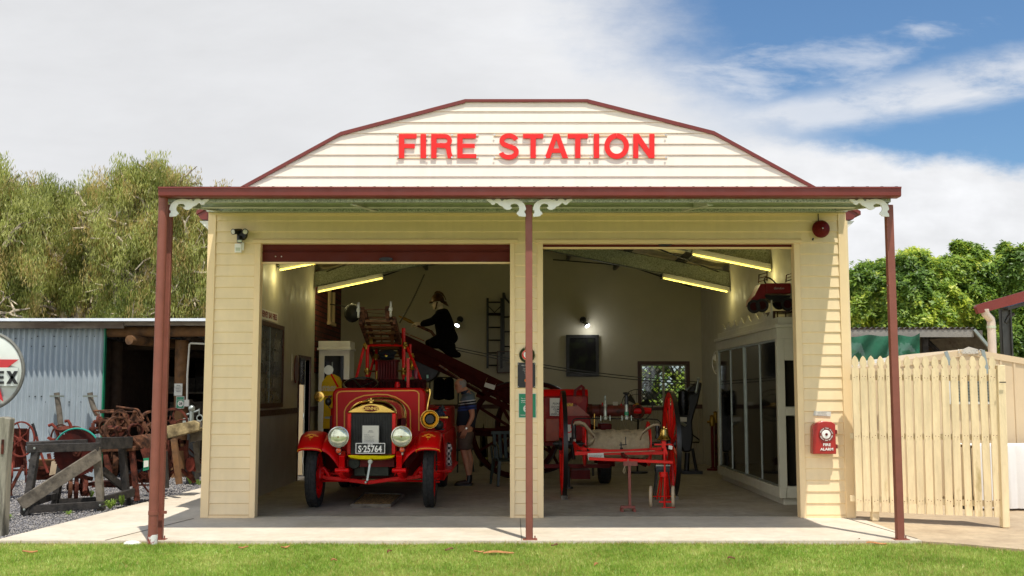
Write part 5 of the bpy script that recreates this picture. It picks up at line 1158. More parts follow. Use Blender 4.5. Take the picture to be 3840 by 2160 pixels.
# loose ends of hose led up over the rack
def strap(pts,w,d,name='hose_end'):
    mb=MB(); mb.ribbon([H(*p) for p in pts],w,.012,(0,-1,0)); o=mb.build(name,m_hose,HC,ang=70); return o
mb=MB(); P_=[(358,600,15.6),(375,572,15.58),(420,568,15.56),(465,585,15.56),(500,625,15.58),(535,665,15.6),(560,700,15.62),(545,740,15.62),(505,770,15.62)]
wd=.07; vs=[]
for i,p in enumerate(P_):
    a=H(*p); vs+=[a+V((0,-.03,.028)),a+V((0,.03,-.03))]
mb.add(vs,[(2*i,2*i+1,2*i+3,2*i+2) for i in range(len(P_)-1)]); o=mb.build('hose_end',m_hose,HC,ang=80); o.modifiers.new('solid','SOLIDIFY').thickness=.012
mb=MB(); P_=[(1150,600,15.6),(1130,585,15.58),(1085,590,15.58),(1030,620,15.58),(985,660,15.6),(965,710,15.62)]; vs=[]
for p in P_:
    a=H(*p); vs+=[a+V((0,-.03,.022)),a+V((0,.03,-.024))]
mb.add(vs,[(2*i,2*i+1,2*i+3,2*i+2) for i in range(len(P_)-1)]); o=mb.build('hose_end',m_hose,HC,ang=80); o.modifiers.new('solid','SOLIDIFY').thickness=.012
for x in (368,1125):
    mb=MB(); mb.lathe([(0,0),(.03,0),(.036,.03),(.028,.06),(.028,.10),(.036,.12),(.03,.17),(.026,.22),(0,.22)],H(x,715,15.6),(0,0,1),16); mb.build('coupling',m_black,HC)
# nozzle rack
mb=MB(); mb.tube([H(*p,15.65) for p in ((352,760),(350,570),(362,540),(395,528),(1080,535),(1125,542),(1150,562),(1152,770))],.009,8); mb.build('nozzle_rack',m_black,HC)
for x,top,kind,lab in ((652,322,0,'tall pale tapered hose nozzle on the cart rack'),(845,300,1,'hose nozzle with a wide black rim and a green band on the cart rack')):
    b=H(x,540,15.6); k=px('H',15.6)
    t=thing('hose_nozzle',lab,'nozzle',b,'nozzles standing on the cart rack')
    if kind==0: pr=[(20,0),(22,8),(22,25),(16,32),(17,70),(14,110),(18,118),(18,135),(10,140),(10,160),(12,165),(12,175),(8,180),(7,205),(4,218),(0,218)]
    else: pr=[(20,0),(22,8),(22,25),(17,32),(18,80),(18,135)]
    mb=MB(); mb.lathe([(r*k,h*k) for r,h in pr]+([(0,135*k)] if kind else []),b,(0,0,1),20); mb.build('barrel',m_alu,t)
    if kind:
        mb=MB(); mb.lathe([(18.5*k,0),(19*k,2*k),(19*k,30*k),(18.5*k,32*k)],b+V((0,0,40*k)),(0,0,1),20); mb.build('green_band',m_green,t)
        mb=MB(); mb.lathe([(0,0),(18*k,0),(20*k,10*k),(16*k,20*k),(20*k,35*k),(16*k,50*k),(18*k,75*k),(14*k,85*k),(30*k,95*k),(32*k,103*k),(26*k,110*k),(0,106*k)],b+V((0,0,136*k)),(0,0,1),24); mb.build('rim',m_black,t)
    mb=MB()
    for s in (-1,1): mb.tube([b+V((s*15*k,0,8*k)),b+V((s*42*k,0,20*k))],.007,6); mb.beam(b+V((s*42*k,0,-8*k)),b+V((s*42*k,0,36*k)),.01,.012)
    mb.each('lug',m_alu,t)
# shafts and drawbar
mb=MB(); d=15.3
pts=[H(372,785,15.5),H(400,800,15.35),H(520,812,d),H(700,825,d),H(880,822,d),H(1040,812,d),H(1160,802,15.35)]
for i in range(len(pts)-1): mb.beam(pts[i],pts[i+1],.03,.045)
mb.build('cross_bar',m_red2,HC,bevel=.003)
mb=MB(); mb.beam(H(375,845,15.1),H(1205,840,15.1),.03,.05); mb.build('cross_bar',m_red2,HC,bevel=.003)
mb=MB(); mb.beam(H(370,750,15.6),H(385,850,15.15),.03,.05); mb.beam(H(1165,745,15.6),H(1205,855,15.15),.035,.05); mb.beam(H(365,750,15.6),H(420,800,15.3),.03,.03); mb.build('side_arm',m_red2,HC,bevel=.003)
mb=MB(); mb.beam(H(503,893,14.4),H(1262,926,14.4),.035,.04); o=mb.build('draw_handle',m_red2,HC,bevel=.004)
mb=MB(); mb.beam(H(870,905,14.42),H(805,860,15.1),.04,.05); mb.tube([H(808,850,15.1),H(812,870,15.0)],.03,8); mb.build('draw_pole',m_dred,HC)
mb=MB(); mb.tube([H(640,840,15.05),H(1100,822,15.05)],.006,6); mb.build('cane',m_hose,HC)
mb=MB(); mb.beam(H(793,745,15.35),H(797,845,15.35),.015,.02); mb.beam(H(836,695,15.4),H(836,765,15.4),.012,.012); mb.beam(H(780,770,15.35),H(845,765,15.38),.012,.012); mb.tube([H(785,800,15.3),H(812,800,15.3)],.012,8); mb.beam(H(470,780,15.4),H(505,835,15.2),.015,.02); mb.build('crank',m_black,HC)
mb=MB(); mb.pris([H(492,845,15.03),H(636,840,15.03),H(640,885,15.03),H(498,908,15.03)],(0,.004,0)); o=mb.build('caption_card',m_paper,HC,smooth=False)
mb=MB(); mb.text('Volunteer hand hose cart',H(560,862,15.025),.014,t=.001); mb.text('Used by Maryborough',H(560,876,15.025),.014,t=.001); mb.build('lettering',m_ink,o)
mb=MB()
for x in (.755,2.345):
    c=V((x,YH,0)); mb.box((x,YH-.25,.03),(.10,.12,.06)); 
mb.each('wheel_chock',m_wood,HC)
# stand
t=thing('prop_stand','brown steel prop stand holding up the hose cart draw handle','stand',H(857,1378,14.35))
g0=G('H',857,1372); y_=g0.y
m_bs=mat('brown_steel','7a3a2c',.5,var=.12,vs=8)
mb=MB(); mb.bb(H(805,0,y_).x,H(931,0,y_).x,y_-.02,y_-.012,H(0,957,y_).z,H(0,917,y_).z); mb.build('top_plate',m_bs,t)
mb=MB(); mb.bb(H(848,0,y_).x,H(872,0,y_).x,y_-.012,y_+.03,.07,H(0,917,y_).z); mb.build('upright',m_bs,t,bevel=.003)
mb=MB(); a=H(790,1345,y_).x;b=H(922,1345,y_).x; mb.bb(a,b,y_-.02,y_+.03,.04,.075); mb.bb(a,a+.03,y_-.1,y_+.12,.0,.04); mb.bb(b-.03,b,y_-.1,y_+.12,0,.04); mb.build('foot',m_bs,t,bevel=.003)
mb=MB(); mb.tube([H(858,895,14.36),H(855,940,14.33),H(820,975,14.3),H(812,1010,14.3),H(822,1030,14.3),H(832,1005,14.3),H(825,960,14.3)],.005,6); o=mb.build('cord_loop',m_hose); tag(o,'pale loop of cord hanging from the cart draw handle','cord')
# bell trolley
yb=14.5
t=thing('bell_trolley','red bell stand on two cream rimmed wheels in front of the hose cart','bell stand',H(1185,1335,yb))
k=px('H',yb)
mb=MB(); mb.lathe([(62*k,0),(64*k,6*k),(52*k,22*k),(38*k,45*k),(34*k,85*k),(28*k,98*k),(10*k,104*k),(8*k,118*k),(0,118*k)],H(1185,722,yb),(0,0,1),32); b_=mb.build('bell',m_brass,t)
mb=MB(); mb.tube([H(1183,740,yb),H(1190,1000,yb),H(1188,1330,yb)],.015,8); mb.beam(H(1094,765,yb),H(1255,765,yb),.02,.02); mb.beam(H(1185,735,yb),H(1175,800,yb),.05,.04); mb.beam(H(1175,745,yb),H(1208,850,yb),.03,.03); mb.build('post',m_red2,t,bevel=.002)
for x0,x1 in ((1160,1120),(1170,1150),(1200,1212),(1210,1228)):
    mb=MB(); mb.tube([H(x0,1020,yb+.05),H(x1,1258,yb+.25)],.011,6); mb.build('leg',m_red2,t)
mb=MB(); mb.lathe([(.0,-.03),(.055,-.03),(.055,.03),(0,.03)],H(1178,1035,yb+.02),(0,0,1),16); mb.build('collar',m_red2,t)
mb=MB(); mb.beam(H(1137,1284,yb),H(1262,1284,yb),.02,.025); mb.beam(H(1162,1340,yb),H(1280,1335,yb),.02,.02); mb.build('foot_bar',m_red2,t)
for x in (1065,1266):
    c=H(x,1235,yb); r=.14
    mb=MB(); mb.lathe([(r-.025,-.022),(r,-.015),(r+.004,0),(r,.015),(r-.025,.022)],c,(1,-.18,0),36,close=True); w_=mb.build('wheel',mat('cream_tyre','b8a486',.8,var=.12,vs=12) if x==1065 else bpy.data.materials['cream_tyre'],t)
    mb=MB(); mb.lathe([(r-.035,-.018),(r-.026,-.018),(r-.026,.018),(r-.035,.018)],c,(1,-.18,0),30,close=True)
    for i in range(8): a=2*PI*i/8; xx,yy,aa=frame((1,-.18,0)); mb.tube([c,c+(xx*math.cos(a)+yy*math.sin(a))*(r-.03)],.004,5)
    mb.lathe([(0,-.03),(.02,-.03),(.02,.03),(0,.03)],c,(1,-.18,0),12); mb.build('rim',m_brassd,w_)
mb=MB(); mb.tube([H(1065,1235,yb),H(1266,1235,yb)],.008,6); mb.build('axle',m_red2,t)
mb=MB(); mb.pris([H(1228,772,yb-.05),H(1262,780,yb-.05),H(1256,812,yb-.05),H(1222,802,yb-.05)],(0,.003,0)); mb.build('price_tag',m_paper,t)
a=H(1112,1002,15.6);b=H(1236,940,15.6)
t=thing('tool_box','small grey tool box on a stool behind the bell stand','tool box',(a.x/2+b.x/2,15.7,a.z)); mb=MB(); mb.bb(a.x,b.x,15.6,15.8,a.z,b.z-.04); mb.build('case',mat('grey_plastic','30363a',.5,var=.1),t,bevel=.005); mb=MB(); mb.bb(a.x-.005,b.x+.005,15.595,15.805,b.z-.035,b.z-.015); mb.build('lid',m_alu,t); mb=MB(); mb.tube([(a.x,15.7,b.z-.015),(a.x+.03,15.7,b.z+.02),(b.x-.03,15.7,b.z+.02),(b.x,15.7,b.z-.015)],.006,6); mb.build('handle',m_black,t)
mb=MB()
for s in (0,1):
    for q in (0,1): mb.tube([(a.x+.02+s*(b.x-a.x-.04),15.62+q*.16,a.z-.02),(a.x-.02+s*(b.x-a.x+.04),15.60+q*.2,0)],.01,6)
mb.bb(a.x,b.x,15.6,15.8,a.z-.022,a.z-.002); o=mb.build('stool',m_black); tag(o,'small dark stool carrying the grey tool box','stool')
# ---------------------------------------------------------------- red pump trailer
PT=thing('pump_trailer','dark red wheeled fire pump with a do not climb notice behind the hose cart','pump trailer',(1.1,18.2,0))
d=17.6
mb=MB(); mb.pris([H(90,330,d),H(330,318,d),H(495,322,d),H(497,380,d),H(480,500,d),H(520,520,d),H(520,700,d),H(480,735,d),H(90,745,d)],(0,.6,0)); mb.build('body',mat('trailer_red','7e0c0a',.45,var=.3,vs=3,coat=.05,spec=.2,col2='8a3a18',c2s=3,c2t=.62,c2w=.08),PT,bevel=.02)
mb=MB(); mb.tube([H(90,345,d+.2),H(490,345,d+.2)],.15,18); mb.build('tank',m_red,PT)
mb=MB(); mb.pris([H(255,505,d-.02),H(250,400,d-.02),H(330,385,d-.02),H(400,410,d-.02),H(460,460,d-.02),H(510,505,d-.02)],(0,.02,0)); mb.build('side_panel',m_orange,PT)
mb=MB(); mb.pris([H(115,530,d-.02),H(240,530,d-.02),H(240,730,d-.02),H(115,740,d-.02)],(0,.018,0)); mb.build('locker',m_orange,PT,bevel=.008)
a=H(295,418,d-.04);b=H(358,393,d-.04); mb=MB(); mb.bb(a.x,b.x,d-.035,d-.022,a.z,b.z); o=mb.build('name_badge',m_brassd,PT); mb=MB(); mb.text('DENNIS',((a.x+b.x)/2,d-.036,(a.z+b.z)/2),.05,t=.002); mb.build('lettering',m_dred,o)
a=H(150,505,d-.08);b=H(253,345,d-.08); mb=MB(); mb.bb(a.x,b.x,d-.08,d-.076,a.z,b.z); o=mb.build('notice',m_paper,PT); mb=MB()
for i,s_ in enumerate(('PLEASE','DO NOT','CLIMB','ON','DISPLAYS')): mb.text(s_,H(212,395+(0 if i==0 else 8)+i*22,d-.082),.032,t=.001,shear=.2,bold=.01)
mb.build('lettering',m_ink,o)
mb=MB(); mb.ribbon([H(*q,d+.1) for q in ((372,330),(378,275),(432,236),(450,250),(455,330))],.04,.12,(0,-1,0)); mb.build('handle',m_dred,PT,smooth=False)
mb=MB(); mb.lathe([(0,0),(.065,0),(.065,.01),(0,.01)],H(322,625,d-.03),(0,-1,0),24); o=mb.build('crest',m_redlet,PT); mb=MB(); mb.disc(H(322,628,d-.045),(0,1,0),.04,.004,20); mb.box(H(322,597,d-.045),(.06,.004,.04)); mb.build('crest_field',m_paper,o)
a=H(300,740,d-.03);b=H(385,640,d-.03); mb=MB(); mb.bb(a.x,b.x,d-.03,d-.025,a.z,b.z); mb.build('data_sheet',m_paper,PT)
# chassis, front leg, wheel, guard
mb=MB(); mb.beam(H(100,960,17.4),H(690,960,17.4),.05,.06); mb.beam(H(100,760,17.5),H(480,760,17.5),.3,.05); mb.beam(H(470,580,17.5),H(472,965,17.5),.04,.03); mb.bb(H(330,0,18).x,H(500,0,18).x,17.8,18.3,H(0,1070,18).z,H(0,990,18).z); mb.build('chassis',m_dred,PT)
mb=MB(); mb.tube([H(322,960,17.0),H(322,1150,17.0)],.02,8); mb.disc(H(322,1155,17.0),(0,0,1),.07,.03,16); mb.tube([H(540,950,17.4),H(540,1050,17.4)],.018,8); mb.tube([H(345,700,17.0),H(365,900,17.0)],.03,10); mb.ball(H(235,770,17.3),.07,12); mb.tube([H(200,770,17.2),H(300,770,17.2)],.03,10); mb.each('jockey_leg',m_black,PT)
c=V((H(637,0,18.3).x,18.35,.33)); mb=MB(); mb.lathe([(.18,-.09),(.28,-.10),(.325,-.08),(.33,0),(.325,.08),(.28,.10),(.18,.09)],c,(1,0,0),40,close=True)
for i in range(26):
    a=2*PI*i/26; e=V((0,math.cos(a),math.sin(a)))
    for s in (-.05,0,.05): mb.beam(c+V((s-.015,0,0))+e*.328,c+V((s+.015,0,0))+e*.330,.03,.008,up=e)
w_=mb.build('wheel',m_rubber,PT); mb=MB(); mb.disc(c,(1,0,0),.18,.14,24); mb.build('rim',m_dred,w_)
mb=MB(); vs=[];n=12
for i in range(n+1):
    a=R(-5+190*i/n)
    for s in (-.14,.14): vs.append(c+V((s,-math.cos(a)*.42,math.sin(a)*.42+.02)))
mb.add(vs,[(2*i,2*i+1,2*i+3,2*i+2) for i in range(n)]); o=mb.build('mudguard',m_dred,PT); o.modifiers.new('solid','SOLIDIFY').thickness=.01
a=H(600,700,18.6);b=H(705,575,18.6); mb=MB(); mb.bb(a.x,b.x,18.5,19.0,a.z-.1,b.z); mb.build('rear_tank',m_dred,PT,bevel=.02)
mb=MB(); mb.tube([H(553,485,17.6),H(553,680,17.6)],.016,10); mb.build('brass_pipe',m_brass,PT)
# suction pipe with valve
mb=MB(); d=18.2; mb.tube([H(520,463,d),H(880,460,d)],.105*.9,18); mb.build('suction_pipe',mat('worn_red_pipe','6e2a20',.55,var=.35,vs=10,col2='3a1a14',c2s=8,c2t=.55),PT)
mb=MB()
for x,r in ((465,.11),(490,.125),(515,.12)): mb.disc(H(x,463,d),(1,0,0),r,.06,20)
mb.disc(H(600,460,d),(1,0,0),.11,.03,16); mb.lathe([(0,0),(.03,0),(.08,.05),(.11,.07)],H(945,470,d-.02),(0,-1,0),20); mb.torus(H(945,470,d-.1),(0,1,0),.095,.025,24,8); mb.each('pipe_coupling',m_rust,PT)
mb=MB(); mb.lathe([(0,0),(.10,0),(.10,.12),(.06,.16),(.05,.3),(0,.3)],H(905,460,d),(1,0,0),18); mb.tube([H(970,462,d),H(1050,465,d)],.03,10); mb.tube([H(1045,445,d),H(1045,490,d)],.014,6); mb.tube([H(625,385,d),H(625,445,d)],.012,6); mb.tube([H(795,395,d),H(797,445,d)],.012,6); mb.each('valve',m_red,PT)
# power point on the wall behind
a=H(720,410,YB-.02);b=H(765,378,YB-.02); mb=MB(); mb.bb(a.x,b.x,YB-.03,YB-.002,a.z,b.z); o=mb.build('power_outlet',m_white); tag(o,'white power outlet on the back wall behind the nozzles','outlet')
# dark hand machine at the far right, hydrant stands
def NM(x,y,d=20.5): return H(x,y,d)
t=thing('hand_pump','tall black manual appliance with levers leaning near the window','pump',(NM(1410,1030).x,20.5,0))
mb=MB(); mb.pris([NM(*q) for q in ((1310,500),(1335,400),(1345,345),(1385,330),(1400,270),(1450,225),(1500,200),(1530,205),(1520,260),(1490,400),(1470,440),(1440,560),(1450,700),(1430,830),(1370,840),(1330,780),(1320,640))],(0,.35,0)); mb.build('body',m_black,t,bevel=.03)
mb=MB(); mb.tube([NM(1395,840),NM(1385,1030)],.05,10); mb.tube([NM(1440,800),NM(1480,1020)],.03,8); mb.tube([NM(1330,800),NM(1310,1020)],.03,8); mb.bb(NM(1320,0).x,NM(1500,0).x,20.3,20.9,0.0,.06); mb.build('frame',m_black,t)
mb=MB(); mb.tube([NM(1350,380,20.3),NM(1420,290,20.3),NM(1470,300,20.3)],.025,8); mb.lathe([(0,0),(.09,0),(.11,.2),(.09,.45),(0,.5)],NM(1360,500,20.3),(0,0,1),16); mb.tube([NM(1430,670),NM(1500,720),NM(1500,745),NM(1440,745)],.015,6); mb.each('cylinder',mat('dark_iron','141416',.3,.6,var=.3,vs=8),t)
mb=MB(); mb.tube([NM(1475,285,20.2),NM(1495,175,20.2)],.022,8); mb.ball(NM(1495,172,20.2),.035,10); mb.ball(NM(1473,290,20.2),.03,10); mb.tube([NM(1300,540,20.2),NM(1380,595,20.2)],.03,8); mb.each('lever',m_alu,t)
mb=MB(); mb.pris([NM(*q,20.1) for q in ((1310,515),(1390,520),(1390,560),(1312,555))],(0,.004,0)); mb.build('notice',m_paper,t)
for i,(x,yy,top,lab) in enumerate(((1608,21.3,505,'slim red hydrant standpipe with brass top, the shorter of the pair by the cabinet'),(1640,21.6,470,'slim dark hydrant standpipe, the taller of the pair by the cabinet'))):
    b=V((H(x,0,yy).x,yy,0)); zt_=H(0,top,yy).z; t=thing('hydrant_standpipe',lab,'standpipe',b)
    mb=MB(); mb.tube([b,V((b.x,b.y,zt_-.15))],.03,10); mb.disc(b+V((0,0,.02)),(0,0,1),.12,.04,16); mb.build('pipe',m_dred if i==0 else m_rust,t); mb=MB(); mb.lathe([(0,-.2),(.05,-.2),(.06,-.1),(.04,-.02),(.05,0),(0,.02)],V((b.x,b.y,zt_)),(0,0,1),14); mb.tube([V((b.x-.1,b.y,zt_-.12)),V((b.x+.1,b.y,zt_-.12))],.025,8); mb.build('head',m_brassd,t)
# ---------------------------------------------------------------- escape ladder wagon
EL=thing('wheeled_escape','long dark red wheeled escape ladder crossing behind the engine','ladder',(0,19.8,0))
A=[Nn(600,800,19.6),Nn(1200,1090,19.7),Nn(1790,1370,19.8)]; 
def rail(p,q,dy,w,h,m,name='side_rail'): 
    mb=MB(); mb.beam(p+V((0,dy,0)),q+V((0,dy,0)),w,h,up=(0,1,0)); return mb.build(name,m,EL,bevel=.005)
dirv=(A[2]-A[0]).normalized(); P0=A[0]-dirv*.2+V((0,0,-.06)); P1=A[0]+dirv*5.0+V((0,0,-.06))
m_lad=mat('ladder_maroon','3c120c',.8,spec=.1,var=.3,vs=6)
for dy in (-.28,.28):
    rail(P0,P1-dirv*.3,dy,.16,.05,m_lad)
for dy in (-.2,.2):
    rail(P0+V((0,0,-.22))+dirv*.4,P1+V((0,0,-.16)),dy,.12,.05,m_lad)
for dy in (-.24,.24):
    rail(P0+V((0,0,-.13))+dirv*.1,P1+V((0,0,-.10))-dirv*.4,dy,.15,.03,m_lad,'side_plank')
mb=MB()
for i in range(18):
    p=P0+dirv*(.15+i*.26); mb.tube([p+V((0,-.28,0)),p+V((0,.28,0))],.02,6)
    if i>1: q=p+V((0,0,-.2)); mb.tube([q+V((0,-.2,0)),q+V((0,.2,0))],.018,6)
mb.each('rung',m_rust2,EL)
mb=MB(); mb.tube([Nn(1005,1128,19.2),Nn(1225,1272,19.25)],.018,8); mb.tube([Nn(1310,1322,19.3),Nn(1440,1390,19.35),Nn(1472,1415,19.35)],.016,8); mb.tube([Nn(640,780,19.2),Nn(850,865,19.2)],.012,6); mb.each('truss_rod',m_chrome,EL)
wc=W('P',1085,640,19.6); cr=.62
def wagonwheel(c,r,par):
    mb=MB(); mb.lathe([(r-.02,-.04),(r,-.04),(r,.04),(r-.02,.04)],c,(.35,1,0),48,close=True); t=mb.build('wheel',m_black,par)
    mb=MB(); mb.lathe([(r-.09,-.035),(r-.021,-.035),(r-.021,.035),(r-.09,.035)],c,(.35,1,0),48,close=True); xx,yy,aa=frame((.35,1,0))
    for i in range(12): a=2*PI*i/12; e=xx*math.cos(a)+yy*math.sin(a); mb.beam(V(c)+e*.08,V(c)+e*(r-.08),.045,.035,up=aa)
    mb.lathe([(0,-.16),(.06,-.16),(.10,-.06),(.10,.06),(.06,.16),(0,.16)],c,(.35,1,0),18); mb.build('spokes',m_lad,t)
wr=wc.z; wagonwheel((wc.x,19.4,wr),wr,EL); wagonwheel((wc.x+.45,20.5,wr),wr,EL)
mb=MB(); mb.tube([(wc.x,19.4,wr),(wc.x+.45,20.5,wr)],.03,8); mb.beam(V((wc.x+.2,20,wr)),V((wc.x-.1,20,1.6)),.1,.08); mb.beam(V((wc.x-.9,19.9,.8)),V((wc.x+.9,19.9,.7)),.08,.10); mb.beam(Nn(1230,1290,19.5),Nn(1500,1449,19.5),.07,.09); mb.beam(W('P',690,270,19.5),W('P',1040,420,19.5),.07,.1); mb.beam(W('P',760,660,19.6),W('P',1040,650,19.6),.03,.04); mb.build('carriage',m_lad,EL)
mb=MB(); mb.pris([Nn(1508,1315,19.2),Nn(1618,1350,19.2),Nn(1603,1398,19.2),Nn(1492,1362,19.2)],(0,.004,0)); mb.build('notice',m_paper,EL,smooth=False)
mb=MB(); mb.tube([Nn(1508,1315,19.21),Nn(1528,1265,19.4)],.003,4); mb.tube([Nn(1610,1350,19.21),Nn(1628,1325,19.4)],.003,4); mb.build('notice_string',m_hose,EL)
# tail of the ladder in the right bay
# cables across
for dy,(xa_,ya_,xb_,yb_) in enumerate((((1180,935),(0,0),0,0),((1195,965),(0,0),0,0))):
    p=Nn(xa_[0],xa_[1],19.9); q=H(1500,200,20.4) if dy==0 else H(1470,222,20.4)
    n=14; pts=[p.lerp(q,i/n)-V((0,0,.10*math.sin(PI*i/n))) for i in range(n+1)]
    mb=MB(); mb.tube(pts,.009,5); o=mb.build('rope',m_black); tag(o,('upper' if dy==0 else 'lower')+' dark rope stretched from the escape ladder to the black hand pump','rope','ropes crossing the right bay')
# hook ladders and chain
for i,(x0,x1,yt,yb_,lab) in enumerate(((1532,1682,400,1165,'dark hook ladder on the back wall left of the other ladder'),(1705,1850,340,1010,'taller dark ladder on the back wall partly behind the middle pier'))):
    d=YB-.12; t=thing('hook_ladder',lab,'ladder',Nn((x0+x1)/2,yb_,d))
    for x in (x0,x1): mb=MB(); mb.beam(Nn(x,yb_,d),Nn(x,yt,d),.05,.05); mb.build('side_rail',m_black,t)
    mb=MB(); n=8 if i==0 else 5
    y=yt+45
    for y in ([445,575,718,857,995,1130] if i==0 else [605,765,925]): mb.tube([Nn(x0,y,d),Nn(x1,y,d)],.018 if y!=575 else .035,6)
    mb.each('rung',m_black,t)
    if i==0: mb=MB(); mb.tube([Nn(x0+10,490,d),Nn(1607,555,d),Nn(x1-8,490,d)],.012,5); mb.build('brace',m_black,t)
    else: mb=MB(); mb.tube([Nn(1712,345,d),Nn(1725,400,d),Nn(1762,445,d),Nn(1800,470,d)],.02,6); mb.build('hook',m_black,t)
p=Nn(845,140,20.1); q=Nn(575,668,19.3); n=60; mb=MB()
for i in range(n):
    c=p.lerp(q,(i+.5)/n)-V((0,0,.05*math.sin(PI*i/n))); dv=(q-p).normalized(); sd=dv.cross(V((0,1,0))).normalized() if i%2 else V((0,1,0))
    ll=(q-p).length/n*.72; mb.tube([c+dv*ll*math.cos(a)+sd*.013*math.sin(a) for a in [2*PI*j/8 for j in range(8)]],.005,4,closed=True)
o=mb.build('chain',m_black); tag(o,'dark chain hanging from the roof down to the ladder in the left bay','chain')
# round black drum and coats behind the engine
c=Nn(850,1150,19.6); t=thing('hose_drum','large black drum with a small bright sticker behind the engine bell','drum',V((c.x,19.8,c.z-.4)))
mb=MB(); mb.lathe([(0,-.1),(.26,-.1),(.28,0),(.28,.25),(0,.25)],c,(0,1,0),32); mb.build('shell',m_black,t); mb=MB(); mb.pris([Nn(867,1235,19.45),Nn(890,1232,19.45),Nn(892,1268,19.45),Nn(868,1272,19.45)],(0,.004,0)); mb.build('sticker',mat('sticker_aqua','9fd6cc',.4,var=.3,vs=40),t,smooth=False)
c=W('N',62,560,20); mb=MB(); mb.ball(c,.16,16,sz=(1,.4,1.15)); mb.tube([c+V((-.1,.05,.12)),c+V((-.5,.5,.2))],.012,6); o=mb.build('hanging_lamp',m_black); tag(o,'black round lamp on a bracket left of the ladder end wheels','lamp')
for i,(x0,x1) in enumerate(((945,1055),(1060,1160))):
    d=20.6; mb=MB(); n=10; front=[];
    pts=[Nn(x0,1275,d),Nn((x0+x1)/2,1260,d),Nn(x1,1275,d),Nn(x1+5,1500,d),Nn((x0+x1)/2,1510,d),Nn(x0-8,1500,d)]; mb.pris(pts,(0,.2,0)); o=mb.build('hanging_coat',m_cloth,bevel=.03); tag(o,'black coat hanging behind the '+('engine seat' if i==0 else 'bent head of the standing man'),'coat','black coats hanging in the left bay')
mb=MB(); mb.tube([Nn(900,1262,20.7),Nn(1220,1262,20.7)],.015,6); mb.tube([Nn(905,1262,20.7),V((Nn(905,0,20.7).x,20.7,0))],.015,6); mb.tube([Nn(1215,1262,20.7),V((Nn(1215,0,20.7).x,20.7,0))],.015,6); o=mb.build('coat_rail',m_black); tag(o,'dark rail stand carrying the black coats','coat rail')
# table / stage behind the man, high-vis trousers
a=W('P',720,750,21); mb=MB(); n=6
mb.pris([W('P',x,y,20.9) for x,y in ((722,680),(800,680),(812,1030),(770,1035),(762,800),(752,1035),(718,1030))],(0,.15,0)); t=mb.build('work_trousers',mat('olive_cloth','3c3a12',.9,var=.3,vs=8),bevel=.02); tag(t,'dark olive work trousers with a yellow band hanging behind the chair','trousers')
mb=MB(); 
for y in (745,): mb.pris([W('P',x,yy,20.88) for x,yy in ((722,935),(808,933),(810,955),(722,957))],(0,.01,0))
ROOT[t.name]=V(t.location); mb.build('band',mat('reflective_yellow','8a8420',.5,var=.1),t)
# green plastic chairs
def chair(x,y,rz,label):
    t=thing('plastic_chair',label,'chair',(0,0,0),'dark green plastic garden chairs')
    m_ch=bpy.data.materials.get('chair_green') or mat('chair_green','1a2a24',.4,var=.15,vs=8)
    mb=MB(); mb.bb(-.24,.24,-.24,.22,.40,.43); mb.build('seat',m_ch,t,bevel=.015)
    mb=MB()
    for i in range(5): xx=-.18+i*.09; mb.beam((xx,.22,.42),(xx*1.05,.32,.84),.06,.015)
    mb.beam((-.24,.325,.85),(.24,.325,.85),.03,.06); mb.build('backrest',m_ch,t,bevel=.008)
    for sx in (-1,1):
        mb=MB(); mb.tube([(sx*.23,.25,.42),(sx*.26,.24,.64),(sx*.27,0,.655),(sx*.27,-.22,.64),(sx*.25,-.24,.42)],.018,8); mb.build('armrest',m_ch,t)
        for sy in (-1,1):
            mb=MB(); mb.beam((sx*.22,sy*.21,.42),(sx*.26,sy*.26,0),.06,.05,w2=.04,h2=.035); mb.build('leg',m_ch,t,bevel=.005)
    t.location=(x,y,0.005); t.rotation_euler=(0,0,rz); return t
g_=G('P',890,1245); chair(g_.x+.22,g_.y+.35,.25,'dark green plastic chair half hidden by the middle pier')
g_=G('P',480,1085); chair(g_.x-.0,g_.y+.1,PI*.6,'dark green plastic chair behind the standing man')
# ---------------------------------------------------------------- figures
def skin(nodes,edges,sub=2,root=0):
    me=bpy.data.meshes.new('s'); me.from_pydata([n[0] for n in nodes],edges,[]); ob=bpy.data.objects.new('s',me); COL.objects.link(ob)
    m=ob.modifiers.new('skin','SKIN'); m.use_smooth_shade=True
    sv=me.skin_vertices[0].data
    for i,n in enumerate(nodes):
        r=n[1]; sv[i].radius=(r if isinstance(r,tuple) else (r,r)); sv[i].use_root=(i==root)
    if sub: s=ob.modifiers.new('sub','SUBSURF'); s.levels=sub; s.render_levels=sub
    dg=bpy.context.evaluated_depsgraph_get(); ev=ob.evaluated_get(dg); em=bpy.data.meshes.new_from_object(ev,depsgraph=dg)
    vs=[V(v.co) for v in em.vertices]; fs=[tuple(p.vertices) for p in em.polygons]
    bpy.data.objects.remove(ob); bpy.data.meshes.remove(em); bpy.data.meshes.remove(me); return vs,fs
class SK:
    def __init__(s): s.n=[];s.e=[];s.k={}
    def p(s,name,pos,r,par=None):
        s.k[name]=len(s.n); s.n.append((V(pos),r))
        if par is not None: s.e.append((s.k[par],s.k[name]))
        return s
    def chain(s,par,lst):
        for nm,pos,r in lst: s.p(nm,pos,r,par); par=nm
        return s
    def mesh(s,sub=2): return skin(s.n,s.e,sub)
